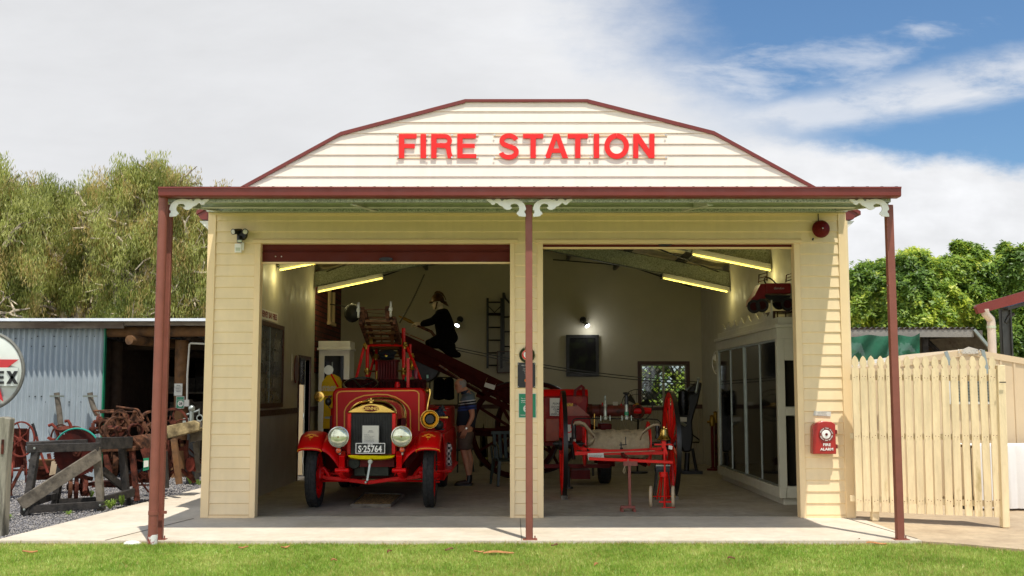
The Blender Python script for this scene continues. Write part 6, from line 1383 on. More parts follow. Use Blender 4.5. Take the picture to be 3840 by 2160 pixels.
def head(mb,c,fwd,up,h,mi=0,mih=None):
    """head mesh: c is the chin-to-crown centre, h height"""
    fwd=V(fwd).normalized(); up=V(up); up=(up-fwd*up.dot(fwd)).normalized(); sd=fwd.cross(up)
    # (z, front, back, halfwidth) in head heights
    sec=[(-.50,.20,-.02,.06),(-.47,.33,-.02,.15),(-.41,.37,-.10,.22),(-.33,.355,-.24,.27),(-.27,.375,-.30,.29),(-.23,.36,-.34,.30),(-.15,.365,-.38,.315),(-.07,.36,-.41,.33),(0,.335,-.43,.345),(.06,.345,-.45,.35),(.11,.375,-.455,.355),(.2,.37,-.45,.355),(.3,.32,-.41,.33),(.39,.23,-.32,.27),(.46,.12,-.19,.17),(.50,.0,-.06,.04)]
    n=20; vs=[];fs=[]
    for z,f,b,w in sec:
        for j in range(n):
            a=2*PI*j/n; ca,sa=math.cos(a),math.sin(a); m=(f+b)/2; l=(f-b)/2
            x=m+l*math.copysign(abs(ca)**.9,ca); y=w*math.copysign(abs(sa)**.85,sa)
            if z in(0,.06) and ca>.6 and abs(sa)>.2: x-=.02
            vs.append(V(c)+(fwd*x+sd*y+up*z)*h)
    for i in range(len(sec)-1):
        for j in range(n): fs.append((i*n+j,i*n+(j+1)%n,(i+1)*n+(j+1)%n,(i+1)*n+j))
    fs.append(tuple(reversed(range(n)))); fs.append(tuple((len(sec)-1)*n+j for j in range(n)))
    mb.add(vs,fs,mi)
    P=lambda x,y,z: V(c)+(fwd*x+sd*y+up*z)*h
    # nose
    mb.add([P(.35,0,.07),P(.385,0,0),P(.475,0,-.14),P(.44,0,-.175),P(.34,0,-.185),P(.34,.07,-.165),P(.34,-.07,-.165),P(.33,.04,.02),P(.33,-.04,.02),P(.40,.055,-.15),P(.40,-.055,-.15)],
      [(0,1,7),(0,8,1),(1,2,9,7),(1,8,10,2),(2,3,9),(2,10,3),(3,4,5,9),(3,10,6,4),(7,9,5),(8,6,10)],mi)
    for s in (-1,1):
        mb.ball(P(-.03,s*.355,-.06),.1*h,10,mi,axis=tuple(sd),sz=(.7,1,.25))
        mb.ball(P(.315,s*.13,.005),.042*h,8,mi)
    mb.tube([P(.36,-.09,-.285),P(.385,-.03,-.275),P(.385,.03,-.275),P(.36,.09,-.285)],.018*h,6,mi)
    return P,fwd,sd,up
def hand(mb,wr,dirv,palm,side,s=1.0,curl=.35,mi=0):
    """wr wrist pos; dirv to fingertips; palm normal; side = thumb direction"""
    d=V(dirv).normalized(); pn=V(palm); pn=(pn-d*pn.dot(d)).normalized(); sd=V(side); sd=(sd-d*sd.dot(d)-pn*sd.dot(pn)).normalized()
    w=V(wr); c=w+d*.045*s
    vs=[];
    for f,wd,th in ((-.005,.028,.02),(.03,.036,.017),(.065,.041,.015),(.09,.040,.011)):
        for a,b in ((-1,-1),(1,-1),(1,1),(-1,1)): vs.append(w+d*f*s+sd*a*wd*s+pn*b*th*s)
    fs=[(3,2,1,0),(12,13,14,15)]
    for k in range(3):
        for i in range(4): a=k*4+i; b=k*4+(i+1)%4; fs.append((a,b,b+4,a+4))
    mb.add(vs,fs,mi)
    for i,(off,L) in enumerate(((.030,.068),(.010,.078),(-.011,.072),(-.031,.056))):
        p=w+d*.085*s+sd*off*s; pts=[p]; cd=V(d); 
        for k in range(3):
            ang=curl*(.6+.5*k)+.04*i; cd=(cd*math.cos(ang)+pn*math.sin(ang)).normalized(); p=p+cd*L*s*(.45,.32,.23)[k]; pts.append(p)
        mb.tube(pts,[.0095*s,.009*s,.008*s,.0065*s],7,mi)
    p=w+d*.03*s+sd*.035*s; mb.tube([p,p+(d*.5+sd*.7+pn*.3)*.04*s,p+(d*.9+sd*.75+pn*.6)*.06*s],[.013*s,.011*s,.008*s],7,mi)
# ---- standing visitor
GP=G('P',560,1225); DP=GP.y
def Q(x,y,dy=0): return W('P',x,y,DP+dy)
kP=px('P',DP)
man=thing('person','older man in a striped navy polo shirt and brown shorts standing beside the fire engine','person',(GP.x,DP,0))
L_hip,R_hip=.09,-.09   # left side of body is away? he faces left: near side = his left? (near = -y)
s=SK(); s.p('pel',Q(565,660),(.125,.15))
s.chain('pel',[('sp1',Q(575,590),(.125,.15)),('sp2',Q(590,480),(.135,.155)),('ch',Q(600,370),(.125,.17)),('nk0',Q(590,275),(.075,.10)),('nk',Q(563,232),(.058,.058)),('hd',Q(540,195),(.06,.06))])
for nm,dy,hipx,kn,ank,toe in (('n',-.095,560,(555,880),(605,1135),(500,1210)),('f',.10,575,(600,870),(612,1130),(520,1205))):
    s.chain('pel',[(nm+'h',Q(hipx,700,dy),(.095,.095)),(nm+'t',Q(hipx,790,dy),.085),(nm+'k',Q(*kn,dy),.056),(nm+'c',Q(kn[0]+25,kn[1]+90,dy),.058),(nm+'a',Q(ank[0],ank[1],dy),.036),(nm+'f',Q(ank[0]-15,ank[1]+60,dy),.038),(nm+'o',Q(toe[0]+10,1205,dy),.03)])
# near arm hangs, hand before the thigh; far arm bent forward
s.chain('ch',[('ns',Q(612,330,-.19),.068),('ne',Q(648,500,-.24),.043),('nf',Q(615,575,-.25),.038),('nw',Q(572,650,-.24),.025)])
s.chain('ch',[('fs',Q(595,330,.19),.068),('fe',Q(585,500,.26),.043),('fw',Q(520,600,.2),.026)])
vs,fs=s.mesh()
mb=MB(); mb.add(vs,fs); HH=.235
hc=Q(518,183); P_,fw,sd,up=head(mb,hc,(-1,-.08,-.30),(-.25,0,1),HH)
hand(mb,Q(574,645,-.24),Q(530,745,-.22)-Q(574,645,-.24),(.0,1,0),(-1,0,.0),1.05,curl=.18)
hand(mb,Q(521,598,.2),(-.7,0,-.7),(0,-1,0),(-.6,-.3,.6),1.05,curl=.5)
body=mb.build('body',m_skin,man,ang=70)
# hair: short grey fringe round the back and sides
mb=MB(); vs=[];fs=[];n=18; rows=[(-.20,.02),(-.05,.03),(.08,.035),(.20,.03),(.28,.018),(.33,.004)]
for z,th in rows:
    for j in range(n+1):
        a=R(72+216*j/n); ca,sa=math.cos(a),math.sin(a)
        wz={-.20:(-.36,.31),-.05:(-.415,.335),.08:(-.452,.35),.20:(-.45,.352),.28:(-.42,.335),.33:(-.39,.31)}[z]
        x=(wz[0]/1)*abs(ca) if ca<0 else .05*ca+.0; x=(x-th) if ca<0 else x
        vs.append(V(hc)+(fw*x+sd*(wz[1]+th)*math.copysign(abs(sa)**.85,sa)+up*z)*HH)
for i in range(len(rows)-1):
    for j in range(n): a=i*(n+1)+j; fs.append((a,a+1,a+n+2,a+n+1))
mb.add(vs,fs); o=mb.build('hair',mat('grey_hair','8c8882',.9,var=.3,vs=60,bump=.5,bs=150),man,ang=80)
mb=MB()
for q in (-1,1): mb.torus(P_(.36,q*.13,.0),tuple(fw),.02,.0018,16,5); mb.tube([P_(.36,q*.21,.01),P_(.0,q*.36,.0)],.0018,5)
mb.build('glasses',m_brassd,man)
# polo: torso and short sleeves
s=SK(); s.p('b',Q(572,640),(.150,.178)); s.chain('b',[('c',Q(578,560),(.150,.175)),('d',Q(592,460),(.158,.18)),('e',Q(602,365),(.148,.195)),('f',Q(594,285),(.10,.13)),('g',Q(572,250),(.075,.078))])
s.chain('e',[('l',Q(612,328,-.195),.09),('m',Q(632,405,-.225),.078),('m2',Q(640,440,-.235),.078)]); s.chain('e',[('r',Q(596,328,.195),.09),('s',Q(590,430,.235),.078)])
vs,fs=s.mesh(); mb=MB(); mb.add(vs,fs)
mp_=bpy.data.materials.new('striped_polo'); mp_.use_nodes=True; nt=mp_.node_tree; p=nt.nodes['Principled BSDF']; p.inputs['Roughness'].default_value=.9
tcx=nd(nt,'ShaderNodeTexCoord'); sx_=nd(nt,'ShaderNodeSeparateXYZ'); nt.links.new(tcx.outputs['Object'],sx_.inputs[0])
X.nt=nt; zz=X(sx_.outputs[2])-X(sx_.outputs[0])*.12; r=nd(nt,'ShaderNodeValToRGB'); r.color_ramp.interpolation='CONSTANT'; el=r.color_ramp.elements
zr=lambda y: max(0,min(1,(W('P',600,y,DP).z-.6)/1.0))
stops=[(700,'161d2c'),(446,'2b3c78'),(425,'101626'),(418,'2b3c78'),(398,'0e1320'),(380,'c8c6c0'),(372,'0e1320'),(352,'c8c6c0'),(343,'56626c')]
el[0].position=0; el.remove(el[1]); el[0].color=(*lin(stops[0][1]),1)
for i,(y,cl) in enumerate(stops[1:]):
    e=el.new(zr(y)); e.color=(*lin(cl),1)
nt.links.new(((zz-.6)*1.0).o,r.inputs[0]); nt.links.new(r.outputs[0],p.inputs['Base Color'])
mb.build('polo_shirt',mp_,man,ang=80)
mb=MB(); mb.lathe([(.072,-.02),(.075,.015),(.066,.03),(.060,.028)],Q(570,255),(-.35,0,1),22); mb.build('collar',mat('navy_collar','1c2434',.9,var=.1),man)
# shorts
s=SK(); s.p('b',Q(574,625),(.17,.195)); s.chain('b',[('c',Q(570,690),(.175,.205))])
for dy in (-.1,.105): s.chain('c',[('l%g'%dy,Q(560 if dy<0 else 575,755,dy),.118),('m%g'%dy,Q(552 if dy<0 else 590,835,dy),.105),('n%g'%dy,Q(551 if dy<0 else 592,858,dy),.102)])
vs,fs=s.mesh(); mb=MB(); mb.add(vs,fs); mb.build('shorts',mat('brown_shorts','55463c',.95,var=.15,vs=10,bump=.4,bs=16),man,ang=80)
for dy,(ax_,tx) in ((-.095,(607,505)),(.10,(614,530))):
    mb=MB(); mb.tube([Q(ax_+3,1118,dy),Q(ax_+4,1150,dy),Q(ax_-4,1190,dy)],[.043,.045,.046],14); mb.build('sock',m_black,man)
    s=SK(); s.p('a',Q(ax_+22,1202,dy),(.042,.044)); s.chain('a',[('b',Q(ax_-12,1188,dy),(.05,.046)),('c',Q(ax_-60,1200,dy),(.036,.047)),('d',Q(ax_-115,1210,dy),(.024,.044)),('e',Q(ax_-140,1212,dy),(.018,.035))]); vs,fs=s.mesh(1); mb=MB(); mb.add(vs,fs); sh=mb.build('shoe',mat('brown_shoe','2a1812',.5,var=.2),man,ang=60)
    mb=MB(); a=Q(ax_+40,1215,dy);b=Q(ax_-150,1215,dy); mb.prism([(a.x-.02,-.045),(a.x,-.02),(a.x,.02),(a.x-.02,.045),(b.x+.05,.05),(b.x,.02),(b.x,-.02),(b.x+.05,-.05)],(0,a.y,.004),(1,0,0),(0,1,0),(0,0,.022)); mb.build('sole',m_black,sh)
mb=MB(); mb.torus(Q(580,632,-.24),tuple((Q(572,650,-.24)-Q(615,575,-.25)).normalized()),.03,.005,20,6); mb.disc(Q(583,630,-.275),(0,1,0),.017,.01,16); mb.build('wristwatch',m_chrome,man)
# ---- dummy fireman on the wheeled escape
DM=19.5
def K(x,y,dy=0): return W('N',x,y,DM+dy)
dm=thing('mannequin','dummy fireman in black coat and brass helmet kneeling on the escape ladder with a nozzle','mannequin',K(1080,960))
mb=MB(); HM=.245; hc=K(990,455); P_,fw,sd,up=head(mb,hc,(-1,-.05,-.02),(0,0,1),HM)
mb.tube([K(1010,480),K(1030,560)],[.055,.06],12)
hand(mb,K(800,680,-.1),(-1,0,.05),(0,.3,-1),(-.1,-1,.2),1.15,curl=.6); hand(mb,K(805,690,.12),(-1,0,.05),(0,-.3,-1),(-.1,1,.2),1.15,curl=.6)
for q in (-1,1): mb.tube([K(800,683,.1*q),K(920,660,.22*q),K(1008,592,.17*q),K(1030,560,0)],[.03,.04,.05,.06],8)
mb.tube([K(1030,560),K(1060,700),K(1085,850)],[.06,.12,.12],10)
mb.build('body',m_skinm,dm,ang=60)
s=SK(); s.p('p',K(1085,855),(.20,.21)); s.chain('p',[('a',K(1075,780),(.165,.19)),('b',K(1060,690),(.17,.20)),('c',K(1050,600),(.155,.20)),('d',K(1042,535),(.09,.12)),('e',K(1040,510),(.06,.07))])
s.chain('c',[('l1',K(1000,590,-.2),.085),('l2',K(920,665,-.25),.07),('l3',K(800,685,-.12),.055)]); s.chain('c',[('r1',K(1010,590,.2),.085),('r2',K(925,650,.25),.07),('r3',K(805,680,.12),.055)])
s.chain('p',[('h1',K(1140,850),(.13,.18)),('h2',K(1175,900),(.06,.15))]); s.chain('p',[('k1',K(990,885,-.1),.13),('k2',K(885,890,-.12),.10)])
vs,fs=s.mesh(); mb=MB(); mb.add(vs,fs); mb.build('coat',m_cloth,dm,ang=80)
s=SK(); s.p('p',K(1090,860),(.14,.17)); s.chain('p',[('k1',K(1115,950,-.1),.14),('k2',K(1150,1000,-.1),.10),('k3',K(1215,1020,-.1),.055),('k4',K(1245,1015,-.1),.04)]); s.chain('p',[('j1',K(980,880,.1),.10),('j2',K(870,880,.1),.075),('j3',K(930,960,.1),.06)])
vs,fs=s.mesh(); mb=MB(); mb.add(vs,fs); mb.build('trousers',m_cloth,dm,ang=80)
mb=MB(); pr=[(0.0,.165),(.05,.158),(.10,.125),(.135,.07),(.145,.02),(.147,0)]; mb.lathe([(max(r,1e-5),h) for r,h in pr],hc+V((.0,0,.025)),(-.06,0,1),28,up=(0,1,0),sx=.86,sy=1.12)
for sgn,ln,dr in ((-1,.168,.03),(1,.205,-.06)):
    vs=[];n=10
    for i in range(n+1):
        a=R(-75+150*i/n); vs.append(hc+V((sgn*.16*math.cos(a),.125*math.sin(a),.03))); vs.append(hc+V((sgn*ln*math.cos(a)**.8 if math.cos(a)>0 else 0,.128*math.sin(a),.03-(.03 if sgn<0 else .09)*math.cos(a))))
    mb.add(vs,[(2*i,2*i+1,2*i+3,2*i+2) for i in range(n)])
comb=[(-.07,.155),(-.055,.195),(-.02,.215),(.04,.21),(.095,.175),(.13,.115),(.155,.05),(.145,.04),(.12,.10),(.06,.16)]
mb.prism(comb,hc+V((0,-.01,.01)),(1,0,0),(0,0,1),(0,.02,0)); mb.tube([K(985,440,-.12),K(965,520,-.09)],.014,6)
h=mb.build('helmet',mat('old_brass','4e3414',.45,.6,var=.3,vs=14),dm,ang=50); h.modifiers.new('solid','SOLIDIFY').thickness=.006
mb=MB(); mb.lathe([(0,0),(.018,0),(.02,.05),(.035,.10),(.03,.16),(.03,.22),(.02,.24),(.012,.33),(0,.33)],K(742,680),(K(640,630)-K(742,680)),16); mb.build('nozzle',m_brassd,dm); mb=MB(); mb.tube([K(742,680),K(830,725),K(920,765),K(1000,870),K(1120,960),K(1200,1040)],.028,8); mb.build('hose',m_rust2,dm)
mb=MB(); mb.tube([K(640,630),K(540,612),K(470,610)],.004,5); mb.build('line',m_hose,dm)
# ---------------------------------------------------------------- left yard
YW=19.5
def SH(x,y,d=YW): return W('S',x,y,d)
xr=SH(1258,700).x; zt_=SH(600,430).z
SHED=thing('tin_shed','corrugated iron and log machinery shed with an open dark bay on the left','shed',(-8,21,0))
corr('tin_wall',(-13,YW,0),(xr,YW,0),-.05,zt_+.05,.10,.05,(0,-1,0),m_tin,SHED)
mb=MB(); mb.bb(xr,xr+.02,YW-.03,YW+.06,-.05,zt_+.02); mb.build('wall_trim',m_green,SHED)
mb=MB()
for y,x0,x1,n in ((545,190,380,3),(520,455,1145,8),(640,235,1095,7),(1245,350,500,3),(1245,810,945,3),(1312,400,980,5)):
    for i in range(n): c=SH(x0+(x1-x0)*i/(n-1),y,YW-.022); mb.disc(c,(0,1,0),.013,.012,6)
mb.each('roofing_screw',m_black,SHED)
# roof slopes up to the front edge
xe=-5.02; zf=SH(1000,340,YW-.28).z
rz0=lambda y: zf+.0-(y-YW)*.06
mb=MB(); vs=[];x=-13.5;k=0
while x<xe: 
    h=.012*math.sin(k*PI/3); vs+=[(x,YW-.32,zf+.03+h),(x,26,zf-.32+h)]; x+=.0762/6*2; k+=2
mb.add(vs,[(2*i,2*i+2,2*i+3,2*i+1) for i in range(len(vs)//2-1)]); mb.build('tin_roof',mat('bright_tin','c4c9cc',.3,.4,var=.06,vs=1.5),SHED)
mb=MB(); mb.bb(-13.5,-7.0,YW-.25,YW-.20,SH(0,432).z+.0,zf+.0); mb.bb(-6.99,xe,YW-.25,YW-.20,SH(0,405).z+.01,zf+.005); mb.build('fascia_board',mat('weathered_fascia','837867',.85,var=.3,vs=4,bump=.4,bs=30,stretch=(.4,1,1),col2='57493c',c2s=3,c2t=.5,c2w=.1),SHED)
mb=MB(); mb.bb(-13.5,xe,YW-.34,YW-.26,zf+.005,zf+.055); mb.build('roof_edge',mat('white_cap','e2e6ea',.4,.1,var=.05),SHED)
mb=MB(); mb.tube([(xr+.02,YW+.12,SH(0,460).z),(xe,YW+.12,SH(0,450).z)],.10,12); mb.build('log_lintel',m_log,SHED)
mb=MB(); 
for i in range(6): x=-9.6+i*.9; mb.tube([(x,YW+.3,zf-.25),(x,26,zf-.55)],.06,8)
mb.tube([(-9.5,YW+1.5,zf-.36),(xe,YW+1.5,zf-.36)],.09,10); mb.tube([(-9.5,YW+3.5,zf-.46),(xe,YW+3.5,zf-.46)],.09,10); mb.each('roof_pole',m_logd,SHED)
mb=MB(); mb.tube([SH(1560,562,YW-.3),SH(2000,600,YW+.8),SH(2160,610,YW+1.5)],[.085,.09,.09],14); mb.build('cross_log',m_log,SHED)
for x0,x1,d,m in ((1330,1480,20.6,m_logd),(2110,2280,20.1,m_log)):
    a=SH(x0,700,d);b=SH(x1,700,d); mb=MB(); mb.tube([((a.x+b.x)/2-.02,d,-.05),((a.x+b.x)/2+.02,d,1.2),((a.x+b.x)/2,d,zf-.3)],[(b.x-a.x)/2*1.1,(b.x-a.x)/2,(b.x-a.x)/2*.95],14); mb.build('log_post',m,SHED)
mb=MB(); mb.bb(-13,xe,26,26.1,-.05,zf); mb.bb(xe-.02,xe+.0,YW+.6,26,-.05,zf-.3); mb.bb(xr-.3,xr-.25,YW+.2,26,-.05,zf-.3); mb.build('back_wall',m_logd,SHED)
# shelves with jars in the dark
t=thing('storage_shelves','dark shelves packed with grey boxes at the back of the tin shed','shelves',(-7.2,23.5,0))
mb=MB()
for z in (.5,1.0,1.5): mb.bb(-9.0,-6.4,23.3,23.8,z,z+.04)
for x in (-9,-7.7,-6.4): mb.bb(x,x+.06,23.3,23.8,0,2.0)
mb.build('frame',m_wood,t); r_=random.Random(2)
for z in (.54,1.04,1.54):
    x=-8.9
    while x<-6.5:
        w_=r_.uniform(.16,.3); h_=r_.uniform(.2,.36); mb=MB(); mb.bb(x,x+w_-.015,23.32,23.6,z,z+h_); o=mb.build('box',m_woodd if r_.random()<.6 else m_wood,loc=(x,23.4,z)); tag(o,'dusty grey box on the dark shelves inside the tin shed','box','boxes on the shed shelves'); x+=w_
# signs on the post
a=SH(2105,1235,19.9);b=SH(2207,1090,19.9); t=thing('machinery_notice','white paper notice about machinery on the shed log post','notice',((a.x+b.x)/2,19.9,a.z)); mb=MB(); mb.bb(a.x,b.x,19.88,19.89,a.z,b.z); mb.build('sheet',m_paper,t); mb=MB()
for i,s_ in enumerate(('Please','Do not climb on','vehicles or','machinery','Displays')): mb.text(s_,SH(2155,1113+i*18,19.878),.019,t=.001,bold=.01)
mb.build('lettering',m_ink,t)
a=SH(2127,1390,19.88);b=SH(2230,1245,19.88); t=thing('capacity_sign','green capacity sign with a white circle reading 28 on the shed log post','sign',((a.x+b.x)/2,19.88,a.z)); mb=MB(); mb.bb(a.x,b.x,19.86,19.87,a.z,b.z); mb.build('border',m_paper,t); mb=MB(); mb.bb(a.x+.01,b.x-.01,19.855,19.8595,a.z+.01,b.z-.01); mb.build('sheet',m_green,t)
mb=MB(); mb.disc(SH(2180,1333,19.85),(0,1,0),.055,.004,24); mb.build('circle',m_paper,t); mb=MB(); mb.text('28',SH(2180,1333,19.846),.045,t=.001,bold=.02); mb.build('number',m_ink,t); mb=MB(); mb.text('The maximum',SH(2178,1278,19.852),.015,t=.001); mb.text('capacity people',SH(2178,1291,19.852),.015,t=.001); mb.build('lettering',m_paper,t)
mb=MB(); mb.tube([SH(2480,610,19.8),SH(2300,602,19.8),SH(2288,615,19.8),SH(2262,1000,19.8),SH(2258,1310,19.8)],.018,8); mb.box(SH(2258,1325,19.8),(.08,.05,.12)); o=mb.build('conduit',m_paper); tag(o,'pale electrical conduit bent down beside the shed log post','conduit')
# slanting sticks against the tin wall
for i,(pts,lab) in enumerate(((((685,1200),(695,1290),(712,1400),(735,1620)),'weathered crooked stick strapped to the middle of the tin wall'),(((1085,1200),(1100,1290),(1130,1380),(1175,1470)),'crooked grey stick strapped near the right end of the tin wall'))):
    t=thing('timber_stick',lab,'stick',SH(*pts[-1],19.2)); mb=MB(); mb.tube([SH(*p,19.3) for p in pts],[.05,.045,.05,.05],10); mb.build('stick',m_wood,t)
    mb=MB(); p=SH(pts[0][0]+5,pts[0][1]+42,19.25); mb.bb(p.x-.13,p.x+.13,19.24,19.25,p.z-.015,p.z+.015); mb.build('strap',m_alu,t)
# pole sign
ys_=17.6; c=W('S',-183,940,ys_); r=483*px('S',ys_); c=V((W('S',300,940,ys_).x-r,ys_,c.z))
PS=thing('fuel_sign','round white fuel sign with red star and black letters cut by the left edge','sign',(c.x,ys_,0))
mb=MB(); mb.lathe([(0,.16),(r*.8,.14),(r*.97,.06),(r*.97,0)],c,(0,1,0),64); mb.build('backing',m_alu,PS)
mb=MB(); mb.lathe([(1e-5,-.05),(r*.5,-.045),(r*.9,-.015),(r*.945,.0)],c,(0,1,0),64); mb.build('face',mat('enamel_white','cfd4c8',.35,var=.05),PS)
mb=MB(); mb.torus(c,(0,1,0),r*.965,.03,64,8); mb.build('rim',mat('old_rim','77766c',.6,.3,var=.2,vs=8),PS)
mb=MB(); st_=[]
for i in range(10):
    a=PI/2+i*PI/5; rr=r*(.93 if i%2==0 else .36); st_.append((math.cos(a)*rr,math.sin(a)*rr))
mb.prism([(x,z) for x,z in st_],c+V((0,-.075,0)),(1,0,0),(0,0,1),(0,.012,0)); mb.build('star',mat('star_red','c0282c',.4,var=.06),PS,smooth=False)
mb=MB(); z0=W('S',0,1015,ys_).z; mb.bb(c.x-r*.86,c.x+r*.88,ys_-.078,ys_-.07,z0-.14,z0+.16); mb.build('letter_band',bpy.data.materials['enamel_white'],PS)
xE=W('S',150,1015,ys_).x; lw=.165
hL=.145
mb=MB(); hh=.245; yy=ys_-.095
e=lambda x,y: W('S',x,y,yy)
for x,s_ in ((145,'X'),(0,'E'),(-140,'T'),(-275,'L'),(-420,'A'),(-560,'C')):
    o=W('S',x,1015,yy)
    if s_=='X':
        mb.pris([e(78,938),e(118,938),e(212,1092),e(170,1092)],(0,.02,0)); mb.pris([e(172,938),e(210,938),e(118,1092),e(75,1092)],(0,.018,0))
    elif s_=='E': mb.pris([e(-50,938),e(42,938),e(42,966),e(-18,966),e(-18,1000),e(38,1000),e(38,1030),e(-18,1030),e(-18,1062),e(42,1062),e(42,1092),e(-50,1092)],(0,.02,0))
    else: mb.text(s_,o,.185,t=.018,bold=.06)
mb.build('lettering',m_black,PS,smooth=False)
mb=MB(); mb.tube([(c.x,ys_+.1,-.1),(c.x,ys_+.1,c.z)],.06,12); mb.build('post',m_alu,PS)
# foreground gate post
p0=G('L',10,1130,-.05); x0=W('L',0,600,p0.y).x
a=W('L',-60,145,p0.y+.0); b=W('L',80,145,p0.y)
mb=MB(); zt2=b.z; mb.pris([(b.x-.19,p0.y,-.1),(W('L',42,1130,p0.y).x-.02,p0.y,-.1),(W('L',52,500,p0.y).x,p0.y,.8),(b.x,p0.y,zt2-.01),(b.x-.08,p0.y,zt2+.01),(b.x-.22,p0.y,zt2)],(0,.14,0)); gp=mb.build('gate_post',mat('weathered_post','8c8676',.9,var=.35,vs=5,bump=.7,bs=35,stretch=(2,2,.3),col2='4e4a3e',c2s=7,c2t=.55,c2w=.1),bevel=.012); tag(gp,'weathered grey timber gate post at the left edge of the photo','post')
mb=MB(); mb.bb(*sorted((W('L',30,0,p0.y).x,W('L',50,0,p0.y).x)),p0.y-.01,p0.y+.02,W('L',0,445,p0.y).z,W('L',0,325,p0.y).z); mb.build('hinge_plate',m_rust,gp)
# ---------------------------------------------------------------- saw bench
FL=G('L',205,955,-.04);FRt=G('L',835,912,-.04);BR_=G('L',1045,868,-.04);BL_=G('L',450,858,-.04)
def LW(x,y,d): return W('L',x,y,d)
t=thing('saw_bench','weathered timber saw bench with a large rusty circular blade','saw bench',(FL+BR_)/2)
def bm(k,*pts,w=.09,h=.09,m=m_wood,name='beam',par=t):
    mb=MB()
    for i in range(len(pts)-1): mb.beam(pts[i],pts[i+1],w,h)
    return mb.build(name,m,par,bevel=.006)
yl,yr_,ybr,ybl=FL.y,FRt.y,BR_.y,BL_.y
bm(0,LW(212,950,yl),LW(295,420,yl+.12),name='leg',m=m_woodd); bm(0,LW(835,910,yr_),LW(795,390,yr_-.02),name='leg',m=m_wood); bm(0,LW(1045,868,ybr),LW(1005,375,ybr-.05),name='leg',m=m_woodd); bm(0,LW(455,858,ybl),LW(520,430,ybl-.1),name='leg',m=m_woodd)
bm(0,LW(168,905,yl-.05),LW(860,862,yr_-.05),name='lower_rail',m=m_woodd,h=.10,w=.05); bm(0,LW(860,825,yr_),LW(1098,760,ybr),name='lower_rail',h=.11,w=.05,m=m_woodd); bm(0,LW(260,845,yl+.2),LW(445,790,ybl),name='lower_rail',m=m_woodd); bm(0,LW(500,838,ybl),LW(800,825,ybl-.1),name='lower_rail',m=m_woodd)
bm(0,LW(165,862,yl-.08),LW(812,448,yr_-.08),name='diagonal_brace',w=.05,h=.165); bm(0,LW(850,580,yr_+.2),LW(1010,720,ybr),name='diagonal_brace',w=.04,h=.10,m=m_woodd)
bm(0,LW(222,400,yl+.05),LW(812,385,yr_-.02),name='top_rail',m=m_woodd,h=.11,w=.09); bm(0,LW(230,365,yl+.5),LW(830,330,yr_+.45),name='top_rail',m=m_woodd,h=.06,w=.24); bm(0,LW(808,358,yr_-.0),LW(1072,350,ybr),name='top_rail',m=m_woodd,h=.16,w=.09)
mb=MB(); yb_=max(yr_+.22,14.5); c=LW(640,432,yb_); r=192*px('L',yb_); n=60; pl=[]
for i in range(n):
    a=2*PI*i/n; pl+=[(math.cos(a)*r*.945,math.sin(a)*r*.945),(math.cos(a+.07)*r*1.0,math.sin(a+.07)*r*1.0)]
mb.prism(pl,c,(1,.12,0),(0,0,1),(0,.006,0)); s_=mb.build('saw_blade',mat('blade_rust','4e1d16',.85,var=.35,vs=5,spec=.15,col2='2c1613',c2s=4,c2t=.52,c2w=.12),t,smooth=False); mb=MB(); mb.disc(c+V((0,-.02,0)),(0,1,0),.055,.04,20); mb.tube([c+V((0,-.06,0)),c+V((0,.4,0))],.02,10); mb.build('arbor',m_rust,s_)
mb=MB(); mb.tube([LW(x,y,yb_-.02) for x,y in arcp(635,428,193,194,150,30,16)],.012,8); mb.build('blade_guard_hose',mat('teal_hose','0f8a78',.5,var=.1),t)
mb=MB()
for x,y,d in ((283,398,yl),(748,382,yr_-.08),(198,903,yl-.08),(823,867,yr_-.08),(1028,818,ybr-.06)): mb.lathe([(0,0),(.016,0),(.012,.008),(0,.01)],LW(x,y,d-.03),(0,-1,0),10)
mb.each('bolt_head',m_alu,t)
# ---------------------------------------------------------------- farm machines
def iwheel(mb,c,axis,r,rim=.03,w=.04,ns=6,hub=.05,teeth=0,sp=.018,curved=False,mi=0):
    mb.lathe([(r-rim,-w/2),(r,-w/2),(r,w/2),(r-rim,w/2)],c,axis,36,close=True,mi=mi); xx,yy,aa=frame(axis)
    mb.lathe([(0,-w*.9),(hub,-w*.9),(hub,w*.9),(0,w*.9)],c,axis,14,mi=mi)
    for i in range(ns):
        a=2*PI*i/ns
        e=lambda a_: xx*math.cos(a_)+yy*math.sin(a_)
        pts=[V(c)+e(a)*hub*.8,V(c)+e(a+(.35 if curved else 0))*r*.5,V(c)+e(a+(.2 if curved else 0))*(r-rim*.5)]
        mb.tube(pts,sp,6,mi)
    for i in range(teeth):
        a=2*PI*i/teeth; e2=xx*math.cos(a)+yy*math.sin(a); mb.beam(V(c)+e2*(r-.005),V(c)+e2*(r+.03),w*.9,2*PI*r/teeth*.5,up=aa,mi=mi)
def machine(name,label,cat,c): return thing(name,label,cat,c)
def part(par,name,m,fn,bevel=0):
    mb=MB(); fn(mb); return (mb.each if name in ('tie_rod','iron_bars','frame','knife_rod','crank_handle') else mb.build)(name,m,par,bevel=bevel)
